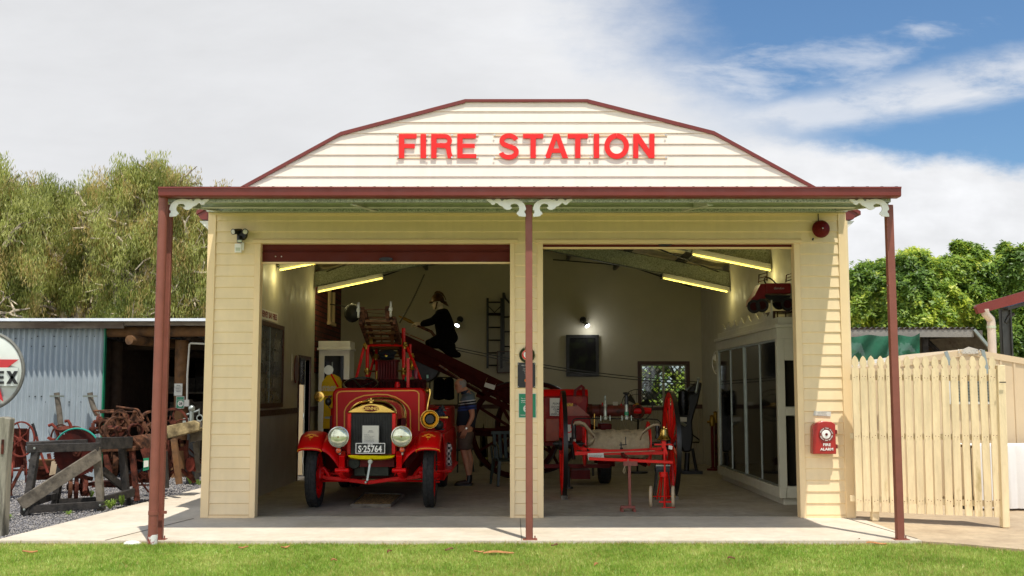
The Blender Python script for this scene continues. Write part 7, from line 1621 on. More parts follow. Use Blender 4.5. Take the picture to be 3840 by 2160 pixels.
# a) corn sheller
d=16.0; t=machine('corn_sheller','red corn sheller with a thin spoked wheel and square hopper by the tin wall','farm machine',(LW(150,760,d).x,d,0))
part(t,'flywheel',m_rustr,lambda mb: iwheel(mb,LW(172,322,d),(.35,1,0),145*px('L',d),.022,.022,6,.035,sp=.010,curved=True))
part(t,'hopper',m_rust,lambda mb: mb.add([LW(98,233,d+.0),LW(225,233,d),LW(225,236,d+.35),LW(98,236,d+.35),LW(135,292,d+.05),LW(188,292,d+.05),LW(188,292,d+.2),LW(135,292,d+.2)],[(0,1,5,4),(1,2,6,5),(2,3,7,6),(3,0,4,7)]))
part(t,'feed_body',m_rustr,lambda mb: (mb.pris([LW(95,340,d+.05),LW(130,330,d+.05),LW(120,560,d+.05),LW(95,560,d+.05)],(0,.3,0)),mb.box(LW(155,310,d+.2),(.2,.25,.25))))
part(t,'frame',m_rust,lambda mb: [mb.beam(LW(*a,d+q),LW(*b,d+q),.04,.03) for a,b,q in (((100,290),(95,640),.1),((190,290),(215,620),.1),((105,340),(60,560),-.1),((60,440),(90,790),-.3),((190,540),(60,795),-.3),((60,580),(230,575),0),((60,650),(100,640),.2))])
part(t,'lower_wheel',m_rustr,lambda mb: (iwheel(mb,LW(85,600,d-.2),(1,.6,0),80*px('L',d),.03,.04,6,.04),iwheel(mb,LW(215,590,d+.1),(1,.5,0),90*px('L',d),.012,.012,4,.03,sp=.006)))
part(t,'handle',m_black,lambda mb: mb.tube([LW(268,195,d),LW(300,300,d)],.022,8)); part(t,'crank_arm',m_rustr,lambda mb: mb.tube([LW(300,300,d),LW(330,420,d),LW(380,560,d),LW(395,600,d)],.02,6))
# b) plough / seat with handles
d=16.8; t=machine('hand_plough','rusty hand plough with two raised curved handles behind the saw bench','farm machine',(LW(470,500,d).x,d,0))
for pts in (((400,212),(430,200),(455,225),(480,300)),((535,175),(562,172),(578,200),(590,240))): part(t,'handle',m_rustr,lambda mb: mb.tube([LW(*p,d) for p in pts],.025,8))
part(t,'seat',m_rust,lambda mb: mb.lathe([(0,0),(.16,.01),(.2,.06),(.19,.065),(.15,.03),(0,.02)],LW(560,262,d),(0,-.2,1),20,sx=1,sy=.7))
part(t,'frame',m_rustr,lambda mb: [mb.beam(LW(*a,d),LW(*b,d),.05,.035) for a,b in (((395,310),(620,420)),((390,500),(760,460)),((480,300),(520,600)),((590,240),(640,600)),((400,440),(430,600)),((340,560),(700,560)))])
part(t,'wheel',m_rust,lambda mb: iwheel(mb,LW(500,320,d+.2),(.5,1,0),.23,.02,.02,6,.03,sp=.008))
# coil of rope and pallet
t=thing('rope_coil','coil of brown rope on stacked rusty iron bars by the saw bench','rope coil',(LW(370,520,16.4).x,16.4,0))
part(t,'rope',m_log,lambda mb: [mb.torus(LW(375,500+i*12,16.4),(0,.1,1),.22-.01*i,.022,28,6) for i in range(4)]); part(t,'iron_bars',m_rust,lambda mb: [mb.beam(LW(300,560+i*22,16.1+.05*i),LW(450,556+i*22,16.3+.05*i),.05,.04) for i in range(5)])
t=thing('display_board','pale square board leaning behind the saw bench','board',LW(440,620,15.6)); part(t,'panel',m_conc2,lambda mb: mb.pris([LW(425,505,15.5),LW(482,492,15.5),LW(475,605,15.5),LW(405,622,15.5)],(0,.02,0)))
# c) twin wheel assembly under saw
d=14.9; t=machine('wheel_truck','small rusty twin wheeled iron truck under the saw bench','farm machine',(LW(640,800,d).x,d,-.04))
for x,y,r_,ax in ((578,716,92,(1,.45,0)),(628,722,88,(1,.45,0)),(690,705,85,(1,.7,0))): part(t,'wheel',m_rust2 if x<600 else m_rust,lambda mb: iwheel(mb,LW(x,y,d),ax,r_*px('L',d),.03,.05,6,.04,sp=.014))
part(t,'axle',m_rust,lambda mb: (mb.tube([LW(560,710,d),LW(780,690,d)],.025,8),mb.beam(LW(600,620,d),LW(760,650,d),.06,.05),mb.beam(LW(680,610,d),LW(730,790,d),.04,.04),mb.tube([LW(700,640,d),LW(700,760,d-.2)],.03,8)))
# d) geared winch
d=15.6; t=machine('geared_winch','large rusty geared winch with toothed wheels and crank handles','farm machine',(LW(1000,700,d).x,d,-.04))
part(t,'toothed_wheel',m_rust2,lambda mb: iwheel(mb,LW(872,228,d),(.5,1,.05),.118,.022,.06,5,.04,teeth=26,sp=.016))
part(t,'toothed_wheel',m_rust2,lambda mb: iwheel(mb,LW(985,150,d+.15),(.25,1,.0),.105,.02,.05,4,.035,teeth=26,sp=.016))
part(t,'toothed_wheel',m_rust,lambda mb: iwheel(mb,LW(765,238,d+.1),(1,.4,.0),.085,.02,.05,4,.03,teeth=18))
part(t,'toothed_wheel',m_rust,lambda mb: iwheel(mb,LW(815,180,d+.2),(1,.4,.0),.08,.02,.08,4,.03,teeth=18))
part(t,'flywheel',m_rust2,lambda mb: iwheel(mb,LW(965,238,d-.2),(1,-1.2,0),.185,.03,.07,4,.05,sp=.022))
part(t,'drive_wheel',m_rust2,lambda mb: iwheel(mb,LW(930,500,d-.1),(1,.55,0),.27,.035,.07,6,.05,sp=.02))
part(t,'pulley',m_rust,lambda mb: mb.lathe([(.095,-.09),(.105,-.09),(.11,0),(.105,.09),(.095,.09)],LW(1110,252,d-.1),(.6,-1,0),28,close=True))
part(t,'shaft',m_rust,lambda mb: (mb.tube([LW(880,228,d),LW(985,235,d-.3)],.035,10),mb.tube([LW(740,238,d+.2),LW(900,228,d)],.022,8),mb.tube([LW(770,270,d+.3),LW(1200,190,d+.3)],.025,8)))
part(t,'side_frame',m_rust2,lambda mb: (mb.pris([LW(1030,235,d),LW(1030,190,d),LW(1060,160,d),LW(1085,120,d),LW(1100,88,d),LW(1118,90,d),LW(1130,130,d),LW(1170,170,d),LW(1195,200,d),LW(1225,260,d),LW(1200,270,d),LW(1165,215,d),LW(1110,175,d),LW(1070,215,d),LW(1060,260,d)],(0,.07,0)),mb.ball(LW(1062,182,d-.02),.035,10),mb.ball(LW(1108,98,d-.02),.028,10),mb.ball(LW(1155,175,d-.02),.03,10)),bevel=.006)
part(t,'side_frame',m_rust,lambda mb: mb.pris([LW(900,300,d+.3),LW(960,200,d+.3),LW(1010,120,d+.3),LW(1050,120,d+.3),LW(1060,200,d+.3),LW(1000,300,d+.3)],(0,.06,0)))
part(t,'crank_handle',m_rust2,lambda mb: mb.tube([LW(955,55,d-.1),LW(1130,78,d),LW(1142,88,d),LW(1182,160,d)],.016,8)); part(t,'crank_handle',m_rust2,lambda mb: (mb.tube([LW(770,90,d+.3),LW(940,86,d+.3)],.014,8),mb.tube([LW(825,102,d+.3),LW(1110,98,d+.2)],.014,8),mb.tube([LW(775,92,d+.3),LW(810,135,d+.3)],.014,6)))
part(t,'gear_box',m_rust2,lambda mb: (mb.pris([LW(1072,300,d-.3),LW(1170,285,d-.3),LW(1225,330,d-.3),LW(1235,400,d-.3),LW(1110,415,d-.3),LW(1078,400,d-.3)],(0,.35,0)),mb.pris([LW(835,405,d-.35),LW(1112,378,d-.35),LW(1112,418,d-.35),LW(835,432,d-.35)],(0,.3,0)),mb.beam(LW(1090,310,d-.32),LW(1170,400,d-.32),.03,.03)),bevel=.008)
for a,b in (((1088,415),(1128,830)),((1180,400),(1230,560)),((870,430),(905,640)),((1215,400),(1260,700))): part(t,'leg',m_rust,lambda mb: mb.beam(LW(*a,d-.3),LW(*b,d-.35),.07,.06))
part(t,'tie_rod',m_rust,lambda mb: [mb.tube([LW(*a,d-.2),LW(*b,d-.2)],.014,6) for a,b in (((1135,640),(1225,760)),((1150,600),(1240,680)),((1060,480),(1260,520)),((860,500),(1060,470)),((1130,700),(1260,700)),((870,560),(960,690)),((1160,590),(1250,620)),((1150,660),(1245,590)))])
part(t,'engine_base',m_rust,lambda mb: (mb.box(LW(1190,640,d+.1),(.45,.3,.12)),mb.box(LW(930,690,d+.1),(.5,.3,.08)),[mb.tube([LW(1140+i*25,600,d-.1),LW(1140+i*25,650,d-.1)],.02,6) for i in range(4)]))
t=thing('green_label','small green framed label card hanging on the rusty winch','label card',LW(1200,580,15.1)); part(t,'card',m_green,lambda mb: mb.pris([LW(1180,480,15.1),LW(1225,475,15.1),LW(1225,572,15.1),LW(1178,585,15.1)],(0,.01,0))); part(t,'sheet',m_paper,lambda mb: mb.pris([LW(1184,500,15.09),LW(1221,497,15.09),LW(1221,548,15.09),LW(1183,556,15.09)],(0,.008,0)))
# e) chaff cutter with flywheels and timber trough
d=16.2; t=machine('chaff_cutter','iron framed chaff cutter with big flywheels and a timber feed trough','farm machine',(LW(1480,650,d).x,d,0))
part(t,'flywheel',m_rust2,lambda mb: iwheel(mb,LW(1240,210,d+.1),(1,-.7,0),.225,.03,.05,6,.05,sp=.014)); part(t,'flywheel',m_rust,lambda mb: iwheel(mb,LW(1425,185,d+.3),(.25,-1,0),.225,.035,.05,5,.05,sp=.014,curved=True))
part(t,'feed_trough',mat('flaked_timber','b09c70',.85,var=.3,vs=5,bump=.5,bs=30,col2='5a4c30',c2s=4,c2t=.5,c2w=.1),lambda mb: (mb.pris([LW(1365,215,d-.3),LW(1600,168,d-.3),LW(1640,190,d-.3),LW(1640,250,d-.3),LW(1380,318,d-.3)],(0,.05,0)),mb.pris([LW(1365,290,d-.28),LW(1640,230,d-.28),LW(1645,250,d-.2),LW(1370,318,d-.2)],(0,.35,0))),bevel=.01)
part(t,'trough_side',m_wood,lambda mb: (mb.pris([LW(1610,168,d+.1),LW(1650,175,d+.1),LW(1668,220,d+.1),LW(1668,330,d+.1),LW(1560,350,d+.1),LW(1560,280,d+.1)],(0,.05,0))),bevel=.008)
for pts in (((1400,330),(1400,420),(1385,600),(1378,660)),((1535,330),(1530,420),(1555,580),(1600,680)),((1465,320),(1465,400))): part(t,'leg',m_rust,lambda mb: [mb.beam(LW(*pts[i],d),LW(*pts[i+1],d),.06,.05) for i in range(len(pts)-1)])
part(t,'cross_frame',m_rust,lambda mb: (mb.tube([LW(1385,640,d),LW(1420,590,d),LW(1500,580,d),LW(1590,660,d)],.03,8),mb.beam(LW(1400,400,d),LW(1535,400,d),.06,.06),mb.beam(LW(1400,345,d),LW(1535,345,d),.05,.05),mb.tube([LW(1380,480,d-.1),LW(1475,600,d-.1)],.014,6)))
part(t,'prop',m_log,lambda mb: mb.beam(LW(1432,320,d-.35),LW(1476,692,d-.4),.08,.07)); part(t,'prop',m_woodd,lambda mb: mb.beam(LW(1350,420,d-.5),LW(1365,725,d-.5),.08,.08)); part(t,'prop',m_wood,lambda mb: mb.beam(LW(1610,350,d+.2),LW(1640,600,d+.2),.07,.06))
part(t,'oval_plate',m_rustr,lambda mb: mb.lathe([(0,-.01),(.075,-.01),(.075,.01),(0,.01)],LW(1568,530,d-.1),(0.3,1,0),24,sy=1.4)); part(t,'small_wheel',m_rustr,lambda mb: iwheel(mb,LW(1605,545,d+.3),(.4,1,0),.08,.03,.03,5,.03))
part(t,'knife_rod',m_rust,lambda mb: [mb.tube([LW(*a,d+.2),LW(*b,d+.2)],.012,6) for a,b in (((1555,400),(1660,500)),((1550,450),(1660,520)),((1370,360),(1400,200)),((1405,130),(1395,180)))])
# f) grey drill at the far right inside the shed
d=18.5; t=machine('pillar_drill','small pale grey pillar drill in the shed opening','drill',(LW(1590,160,d).x,d,.6))
part(t,'column',m_alu,lambda mb: (mb.tube([LW(1578,180,d),LW(1578,60,d)],.04,10),mb.ball(LW(1578,70,d),.06,10),mb.tube([LW(1540,120,d),LW(1640,85,d)],.02,8),mb.bb(LW(1510,0,d).x,LW(1560,0,d).x,d,d+.2,LW(0,200,d).z,LW(0,150,d).z),mb.torus(LW(1645,148,d),(0,1,0),.05,.012,18,6),mb.tube([LW(1640,70,d),LW(1640,120,d)],.012,6)))
part(t,'stand',m_black,lambda mb: mb.bb(LW(1550,0,d).x,LW(1620,0,d).x,d,d+.3,-.05,LW(0,200,d).z))
# second rank of rusty iron against the wall
r_=random.Random(11)
for i,(x,y,dd,r1,lab) in enumerate(((620,470,17.6,.30,'rusty iron rake wheel leaning behind the saw blade'),(1330,470,17.2,.26,'rusty spoked implement wheel low behind the brown downpipe'))):
    t=machine('implement_wheel',lab,'farm machine',(LW(x,y,dd).x,dd,0)); part(t,'wheel',m_rust,lambda mb: iwheel(mb,LW(x,y,dd),(.4,1,0),r1,.025,.03,8,.04,sp=.01)); part(t,'frame',m_rust,lambda mb: [mb.beam(LW(x+r_.uniform(-150,100),y+r_.uniform(-60,60),dd+.1),LW(x+r_.uniform(-120,160),y+r_.uniform(60,190),dd+.1),.04,.03) for _ in range(7)])
# weeds
m_weed=leafmat('weed_green','587422','7c963a','a4b45c',.4,4)
def weed(p,r,n,h,label,seed):
    q=random.Random(seed); mb=MB()
    for i in range(n):
        a=q.uniform(0,6.3); l=q.uniform(.4,1)*r; hh=q.uniform(.3,1)*h; w_=.007*q.uniform(.7,1.6); e=V((math.cos(a),math.sin(a),0)); s_=V((-e.y,e.x,0))*w_; b=V(p)+e*.01
        mb.add([b-s_*.4,b+s_*.4,b+e*l*.5+V((0,0,hh))+s_,b+e*l+V((0,0,hh*.8)),b+e*l*.5+V((0,0,hh))-s_],[(0,1,2,3,4)])
    o=mb.build('weed',m_weed,smooth=False); tag(o,label,'weed','weeds at the slab edges'); return o
weed(G('L',905,895),.16,40,.13,'bright green weed by the near right foot of the saw bench',1); weed(G('L',1003,868),.05,16,.18,'narrow upright green weed between the saw bench legs',2); weed(G('L',752,800),.06,14,.12,'small green weed under the saw bench',3); weed(G('L',55,1000,-.05),.13,20,.10,'thin pale weed near the timber gate post',4); weed(G('L',565,942),.1,16,.05,'flat little weed in front of the saw bench rail',5); weed(G('L',1565,690),.1,18,.14,'green weed below the chaff cutter legs',6); weed(G('L',1640,700),.12,22,.10,'yellowish weed at the path edge beside the station wall',7)
m_dry=leafmat('dry_tuft','a08850','bfa668','d8c288',.2,4)
def tuft(p,label,seed,n=50,r=.12,h=.09,m=m_dry):
    q=random.Random(seed); mb=MB()
    for i in range(n):
        a=q.uniform(0,6.3); b=V(p)+V((q.uniform(-r,r),q.uniform(-r*.3,r*.3),0)); e=V((math.cos(a),math.sin(a),0)); l=q.uniform(.02,.07); hh=q.uniform(.3,1)*h; s_=V((-e.y,e.x,0))*.0025
        mb.add([b-s_,b+s_,b+e*l+V((0,0,hh))],[(0,1,2)])
    o=mb.build('dry_grass_tuft',m,smooth=False); tag(o,label,'grass tuft','dry grass tufts at the slab edge')
for i,(x,w_) in enumerate(((.05,.1),(-2.2,.2),(-1.2,.15),(1.5,.15),(2.9,.2),(3.5,.25),(4.35,.2),(5.0,.3),(5.45,.35),(-4.6,.3),(-3.45,.15))):
    lab=['dry grass tuft at the foot of the middle post','dry grass tuft along the slab left of the fire engine','dry grass tuft along the slab below the engine','dry grass tuft on the slab edge below the hose cart','dry grass tuft on the slab edge below the display cabinet','dry straw tuft left of the right verandah post','dry straw tuft right of the right verandah post','long dry straw on the curved lawn edge below the picket fence','longest dry straw patch on the lawn edge at the far right','dry grass along the slab far left of the downpipe','dry grass tuft just right of the downpipe'][i]
    tuft((x,float(edge_y(np.array([x]))[0])-.03,-.045),lab,i,int(60*w_/.2),w_,.07)
# dead leaves and bark on the lawn
def leaf(k,x,y,L,a,label,seed,m):
    q=random.Random(seed); p=G(k,x,y,-.02); mb=MB(); e=V((math.cos(a),math.sin(a),0)); s_=V((-e.y,e.x,0)); n=8; vs=[]
    for i in range(n+1):
        f=i/n; w_=L*.13*math.sin(PI*min(.97,f+.03))**.7; c=p+e*(f-.5)*L+V((0,0,.012+.007*math.sin(f*5+seed)))+s_*L*.08*math.sin(f*3)
        vs+=[c-s_*w_,c+V((0,0,-.006)),c+s_*w_+V((0,0,.01))]
    fs=[]
    for i in range(n):
        b=3*i; fs+=[(b,b+1,b+4,b+3),(b+1,b+2,b+5,b+4)]
    mb.add(vs,fs); o=mb.build('fallen_leaf',m,ang=80); tag(o,label,'leaf','dead leaves on the lawn')
m_dl=mat('dead_leaf','a07040',.8,var=.3,vs=30); m_dl2=mat('dead_leaf_dark','6a4426',.8,var=.3,vs=30)
LV=[('D',1255,1394,.30,.15,'long curled brown leaf in the middle of the lawn',m_dl),('D',1205,1391,.12,.6,'short brown leaf just left of the long curled leaf',m_dl),('D',718,1379,.11,.8,'brown leaf on the lawn below the left front pier',m_dl),('D',612,1380,.10,0,'tan leaf on the lawn near the downpipe',m_dl),('D',1130,1385,.09,.4,'small leaf below the left bay right end',m_dl2),('D',980,1390,.10,1.2,'dark leaf on the lawn below the engine',m_dl2),('D',1840,1407,.08,.2,'small dark leaf below the display cabinet',m_dl2),('D',2205,1370,.20,-.15,'tan curled leaf left of the right verandah post foot',m_dl),('D',75,1391,.14,.2,'pale curled leaf at the far left of the lawn',m_dl),('D',2160,1352+10,.10,.9,'brown leaf near the right end of the slab',m_dl2),('D',1395,1374,.07,0,'tiny leaf right of the middle post',m_dl2),('D',1500,1423,.07,.9,'tiny brown leaf low in the lawn right of centre',m_dl),('D',840,1412,.06,.5,'tiny tan leaf low in the lawn below the engine',m_dl)]
for i,(k,x,y,L,a,lab,m) in enumerate(LV): leaf(k,x,y,L,a,lab,i,m)
# ---------------------------------------------------------------- right side yard
def FW_(x,y,d): return W('F',x,y,d)
gl=G('F',445,1118); gr_=G('F',1222,1160)
def gd(x):  # depth of the gate line at F x
    f=(x-330)/(1222-330); return 13.15+(gr_.y-13.15)*f
t=thing('picket_gate','cream painted picket gate with pointed tops beside the right end of the station','picket gate',((gl.x+gr_.x)/2,12.8,0))
# picket x positions top/bottom
XT_=[328,377,425,480,530,583,638,695,750,806,862,918,973,1030,1088,1146]; XB_=[357,405,458,511,563,618,672,726,779,833,893,950,1013,1070,1130,1186]
for i,(xa,xb) in enumerate(zip(XT_,XB_)):
    ytop=133+ (2 if i%2 else 0); ybot=1062+ (xb-357)*.045
    d=gd((xa+xb)/2)-.02; c0=FW_(xb+.0,ybot,d); c1=FW_(xa,ytop,d); w_=.0405
    ax=(c1-c0); H_=ax.length; u=ax/H_; s_=V((1,-.17,0)).normalized()
    prof=[(-w_,0),(w_,0),(w_,H_-.16),(w_*.62,H_-.145),(w_*.62,H_-.125),(w_*1.0,H_-.10),(w_*.9,H_-.06),(w_*.55,H_-.025),(0,H_),(-w_*.55,H_-.025),(-w_*.9,H_-.06),(-w_*1.0,H_-.10),(-w_*.62,H_-.125),(-w_*.62,H_-.145),(-w_,H_-.16)]
    s_=(s_+V((0,0,random.uniform(-.03,.03)))).normalized(); mb=MB(); mb.prism(prof,c0+V((0,random.uniform(-.006,.006),0)),s_,u,(0,.02,0))
    for yn in (262,615,1000):
        for q in (-.018,.018): mb.disc(FW_(xa+(xb-xa)*(yn-133)/930,yn+random.uniform(-6,6),d-.012)+V((q,0,0)),(0,1,0),.0045,.006,6,1)
    mb.build('picket',[m_picket,m_rustr],t,smooth=False)
for ya,yb_ in ((262,268),(612,622),(985,1020)):
    mb=MB(); a=FW_(300,ya,gd(300)+.035); b=FW_(1215,yb_,gd(1215)+.035); mb.beam(a,b,.035,.07); mb.build('rail',m_picket,t,bevel=.003)
for xa,yt,yb_,w_,d in ((1222,190,1160,.085,gr_.y+.02),(445,1000,1118,.085,gl.y)):
    a=FW_(xa+2,yb_,d); b=FW_(xa-28 if xa>1000 else xa,yt,d); mb=MB(); mb.beam(V((a.x,a.y,0)),b,w_,w_,up=(0,1,0)); mb.build('post',m_picket,t,bevel=.005)
mb=MB(); a=FW_(1203,292,gr_.y-.06); mb.beam(a+V((-.02,0,0)),a+V((.05,0,0)),.012,.012); mb.build('latch',m_black,t)
# garden shed behind
ys=15.2; t=thing('garden_shed','cream sheet steel garden shed with a shallow gable behind the picket gate','shed',(FW_(1000,0,ys).x,ys+1,0))
pk=FW_(1008,92,ys); l_=FW_(296,190,ys); r__=FW_(1338,150,ys); rr=V((pk.x+(pk.x-l_.x),ys,l_.z)); 
sl=(pk.z-r__.z)/(r__.x-pk.x)
xl2=l_.x-.1; zl=pk.z-sl*(pk.x-xl2); xr2=pk.x+(pk.x-xl2); gw=FW_(890,0,ys)
g0=FW_(893,410,ys);g1=FW_(1130,285,ys)
zrf=lambda x: pk.z-sl*abs(x-pk.x)
vs=[];x=xl2; cols=[]
while x<xr2:
    for dx_,dy_ in ((0,0),(.13,0),(.14,-.014),(.165,-.014),(.175,0)): cols.append((x+dx_,dy_))
    x+=.19
mb=MB(); vs=[];fs=[]
for i,(x,dy_) in enumerate(cols):
    vs+=[(x,ys+dy_,-.02),(x,ys+dy_,zrf(x)-.03)]
mb.add(vs,[(2*i,2*i+2,2*i+3,2*i+1) for i in range(len(cols)-1)]); mb.build('wall',m_cshed,t,smooth=False)
mb=MB(); mb.pris([(xl2-.03,ys-.02,zl-.08),(pk.x,ys-.02,pk.z-.09),(xr2+.03,ys-.02,zl-.08),(xr2+.03,ys-.02,zl),(pk.x,ys-.02,pk.z),(xl2-.03,ys-.02,zl)],(0,2.5,0)); mb.build('roof',m_cshed,t,smooth=False)
mb=MB(); mb.pris([FW_(970,122,ys-.03),FW_(975,95,ys-.03),FW_(1008,80,ys-.03),FW_(1062,95,ys-.03),FW_(1066,122,ys-.03)],(0,.01,0)); p_=mb.build('ridge_plate',mat('plate_grey','c4bcae',.5,var=.05),t,smooth=False); mb=MB(); mb.text('STRATCO',FW_(1018,108,ys-.032),.06,t=.002); mb.build('lettering',m_paper,p_)
mb=MB(); mb.bb(g0.x,g1.x,ys-.05,ys-.02,g0.z,g1.z); v=mb.build('vent_mesh',m_black,t); mb=MB()
mb.bb(g0.x-.03,g1.x+.03,ys-.08,ys-.02,g0.z-.03,g0.z);mb.bb(g1.x,g1.x+.03,ys-.08,ys-.02,g0.z,g1.z); mb.bb(g0.x-.03,g0.x,ys-.08,ys-.02,g0.z,g1.z)
mb.build('vent_frame',m_paper,v); mb=MB()
for i in range(14): z=g0.z+(g1.z-g0.z)*(i+.5)/14; mb.bb(g0.x,g1.x,ys-.06,ys-.0501,z-.004,z+.004)
mb.build('louvre',m_alu,v)
# metal straps at the ridge
for x0,y0,x1,y1 in ((870,108,900,190),(1092,100,1122,240)):
    mb=MB(); mb.beam(FW_(x0,y0,ys-.1),FW_(x1,y1,ys-.12),.05,.01,up=(0,1,0)); mb.build('tie_strap',m_alu,t)
# white roof edge left
mb=MB(); a=FW_(293,190,14.9);b=FW_(560,150,14.9); mb.beam(a,b,.06,.05); o=mb.build('white_pipe',m_white); tag(o,'white painted rail running behind the left pickets of the gate','rail')
# table with cloth
yt=14.2; t=thing('covered_table','table under a long white cloth with a lace hem behind the gate post','table',(FW_(1250,1100,yt).x,yt,0))
z1=FW_(1200,672,yt).z; z0=FW_(1300,1050,yt).z; xa=FW_(1018,0,yt).x; xb=xa+1.9; n=80; vs=[]
for i in range(n+1):
    x=xa+(xb-xa)*i/n; dy_=.018*math.sin(i*.9)+.012*math.sin(i*2.3); vs+=[(x,yt+.03,z1),(x,yt+dy_*.4,z1-.12),(x,yt+dy_,z0+.01*abs(math.sin(i*1.6)))]
fs=[]
for i in range(n): b=3*i; fs+=[(b,b+1,b+4,b+3),(b+1,b+2,b+5,b+4)]
mb=MB(); mb.add(vs,fs); mb.add([(xa,yt+.03,z1),(xb,yt+.03,z1),(xb,yt+.75,z1),(xa,yt+.75,z1)],[(0,1,2,3)]); m_wc=mat('white_cloth','dcd8d2',.9,var=.04,bump=.2,bs=60); c_=mb.build('tablecloth',m_wc,t,ang=80)
mb=MB(); mb.bb(xa+.1,xb-.02,yt+.06,yt+.7,z1-.05,z1-.02)
for x in (xa+.15,xb-.1): mb.bb(x,x+.05,yt+.1,yt+.15,0,z1-.05); mb.bb(x,x+.05,yt+.6,yt+.65,0,z1-.05)
mb.build('table_frame',m_wood,t)
a=FW_(1065,1138,14.0); mb=MB(); mb.bb(a.x,a.x+1.6,14.35,14.8,0,FW_(0,1062,14.3).z); o=mb.build('dark_crate',mat('charcoal_crate','3c3a3c',.8,var=.15,vs=10)); tag(o,'low charcoal box under the cloth covered table','crate')
# old corrugated shed with shade cloth
yo=20.0
def QW(x,y,d=yo): return W('Q',x,y,d)
t=thing('old_roof_shelter','old rusty corrugated iron roof shelter beyond the gate','shelter',(QW(900,1000).x,yo+1,0))
a=QW(150,995); b=QW(1430,1003); zr0=b.z
vs=[];x=a.x;k=0
while x<b.x+.02: vs+=[(x,yo-.1,zr0+.0+.02*math.sin(k*PI/3)),(x,yo+3.2,zr0-.12+.02*math.sin(k*PI/3))]; x+=.105/6*1.5; k+=1.5
mb=MB(); mb.add(vs,[(2*i,2*i+2,2*i+3,2*i+1) for i in range(len(vs)//2-1)]); mb.build('roof_sheet',m_tino,t)
mb=MB(); mb.bb(a.x,b.x,yo-.08,yo-.04,zr0-.17,zr0-.03); mb.build('fascia',mat('rusty_fascia','8f8a80',.7,.2,var=.2,vs=2,col2='6e4428',c2s=1.5,c2t=.62,c2w=.06),t)
# hip side: slope falling to the right
c1=QW(1430,1003);c2=QW(1600,1200,yo); n=26; vs=[]
for i in range(n+1):
    f=i/n; p=c1.lerp(c2,f); h=.02*math.sin(i*1.4); vs+=[(p.x,yo-.1,p.z+h),(p.x+.0,yo+3.2,p.z+h-.12)]
mb=MB(); mb.add(vs,[(2*i,2*i+2,2*i+3,2*i+1) for i in range(n)]); mb.build('roof_sheet',m_tino,t); mb=MB(); mb.beam(c1+V((0,-.1,-.03)),c2+V((0,-.1,-.03)),.06,.05); mb.build('barge',m_alu,t)
mb=MB(); mb.beam(QW(925,1090,yo+.8),QW(1250,1065,yo+.6),.1,.12); mb.beam(QW(985,1120,yo+.5),QW(1110,1245,yo+.2),.06,.07); mb.bb(a.x,a.x+.1,yo,yo+.1,0,zr0-.1); mb.bb(QW(930,0).x,QW(930,0).x+.1,yo+.1,yo+.2,0,zr0-.1); mb.each('frame_timber',m_woodd,t)
vs=[];nx,nz=26,10
for i in range(nx+1):
    for j in range(nz+1):
        f=i/nx;g_=j/nz; x=205+715*f; y=1085-10*math.sin(f*3)+ (8*math.sin(f*16) if j==0 else 0)-(f>.9)*30*(f-.9)*10*(1-g_)+ (260)*g_; vs.append(QW(x,y,yo-.15+.05*math.sin(i*.7+j*.5)))
mb=MB(); mb.add(vs,[(i*(nz+1)+j,(i+1)*(nz+1)+j,(i+1)*(nz+1)+j+1,i*(nz+1)+j+1) for i in range(nx) for j in range(nz)]); o=mb.build('shade_cloth',mat('shade_green','1f5f44',.8,var=.3,vs=2.5,bump=.3,bs=120,alpha=.93),ang=80); tag(o,'dark green shade cloth hung under the old corrugated roof','shade cloth')
corr('shelter_wall',(QW(920,0,22).x,22.5,0),(QW(1600,0,22).x,22.5,0),0,zr0+.1,.105,.02,(0,-1,0),m_tino,t)
# red roofed carport at the edge
yc=16.2
def QC(x,y,d=yc): return W('Q',x,y,d)
t=thing('steel_carport','steel framed carport with a red brown gutter at the right edge','carport',(QC(1750,0).x,yc,0))
mb=MB(); a=QC(1490,795);b=QC(2300,570); th=V((0,0,-.13)); mb.pris([a+V((0,0,.035)),b+V((0,0,.05)),b+V((0,0,-.12)),a+V((.02,0,-.10)),a+V((-.02,0,0))],(0,.10,0)); mb.build('gutter',m_redb,t,smooth=False)
mb=MB(); mb.pris([a+V((.1,.1,.03)),b+V((0,.1,.05)),b+V((0,.1,.03)),a+V((.1,.1,.01))],(0,.25,0)); mb.build('roof',m_redb,t,smooth=False)
mb=MB(); a=QC(1690,0,yc+.3).x; b=QC(1778,0,yc+.3).x; mb.bb(a,b,yc+.3,yc+.32,0,QC(0,800,yc).z); mb.bb(a,a+.02,yc+.28,yc+.4,0,QC(0,800,yc).z); mb.bb(b-.02,b,yc+.26,yc+.4,0,QC(0,800,yc).z); mb.build('steel_column',mat('grey_zinc','4c4c48',.45,.5,var=.15,vs=5),t)
mb=MB(); mb.beam(QC(1760,815,yc+.3),QC(2300,660,yc+.3),.05,.22,up=(0,1,0)); mb.tube([QC(1770,950,yc+.3),QC(1800,890,yc+.3),QC(1850,860,yc+.3)],.03,8); mb.build('steel_rafter',bpy.data.materials['grey_zinc'],t)
mb=MB(); mb.tube([QC(1567,815,yc+.05),QC(1570,860,yc+.05),QC(1622,915,yc+.1),QC(1627,960,yc+.1),QC(1640,1300,yc+.1),V((QC(1645,1300,yc+.1).x,yc+.1,0))],.062,16); o=mb.build('downpipe',mat('pvc_cream','c9b9a8',.5,var=.08,vs=3),t); mb=MB(); mb.lathe([(.064,-.02),(.067,-.02),(.067,.02),(.064,.02)],QC(1627,992,yc+.1),(0,0,1),16); mb.build('pipe_clip',m_zincp,o)
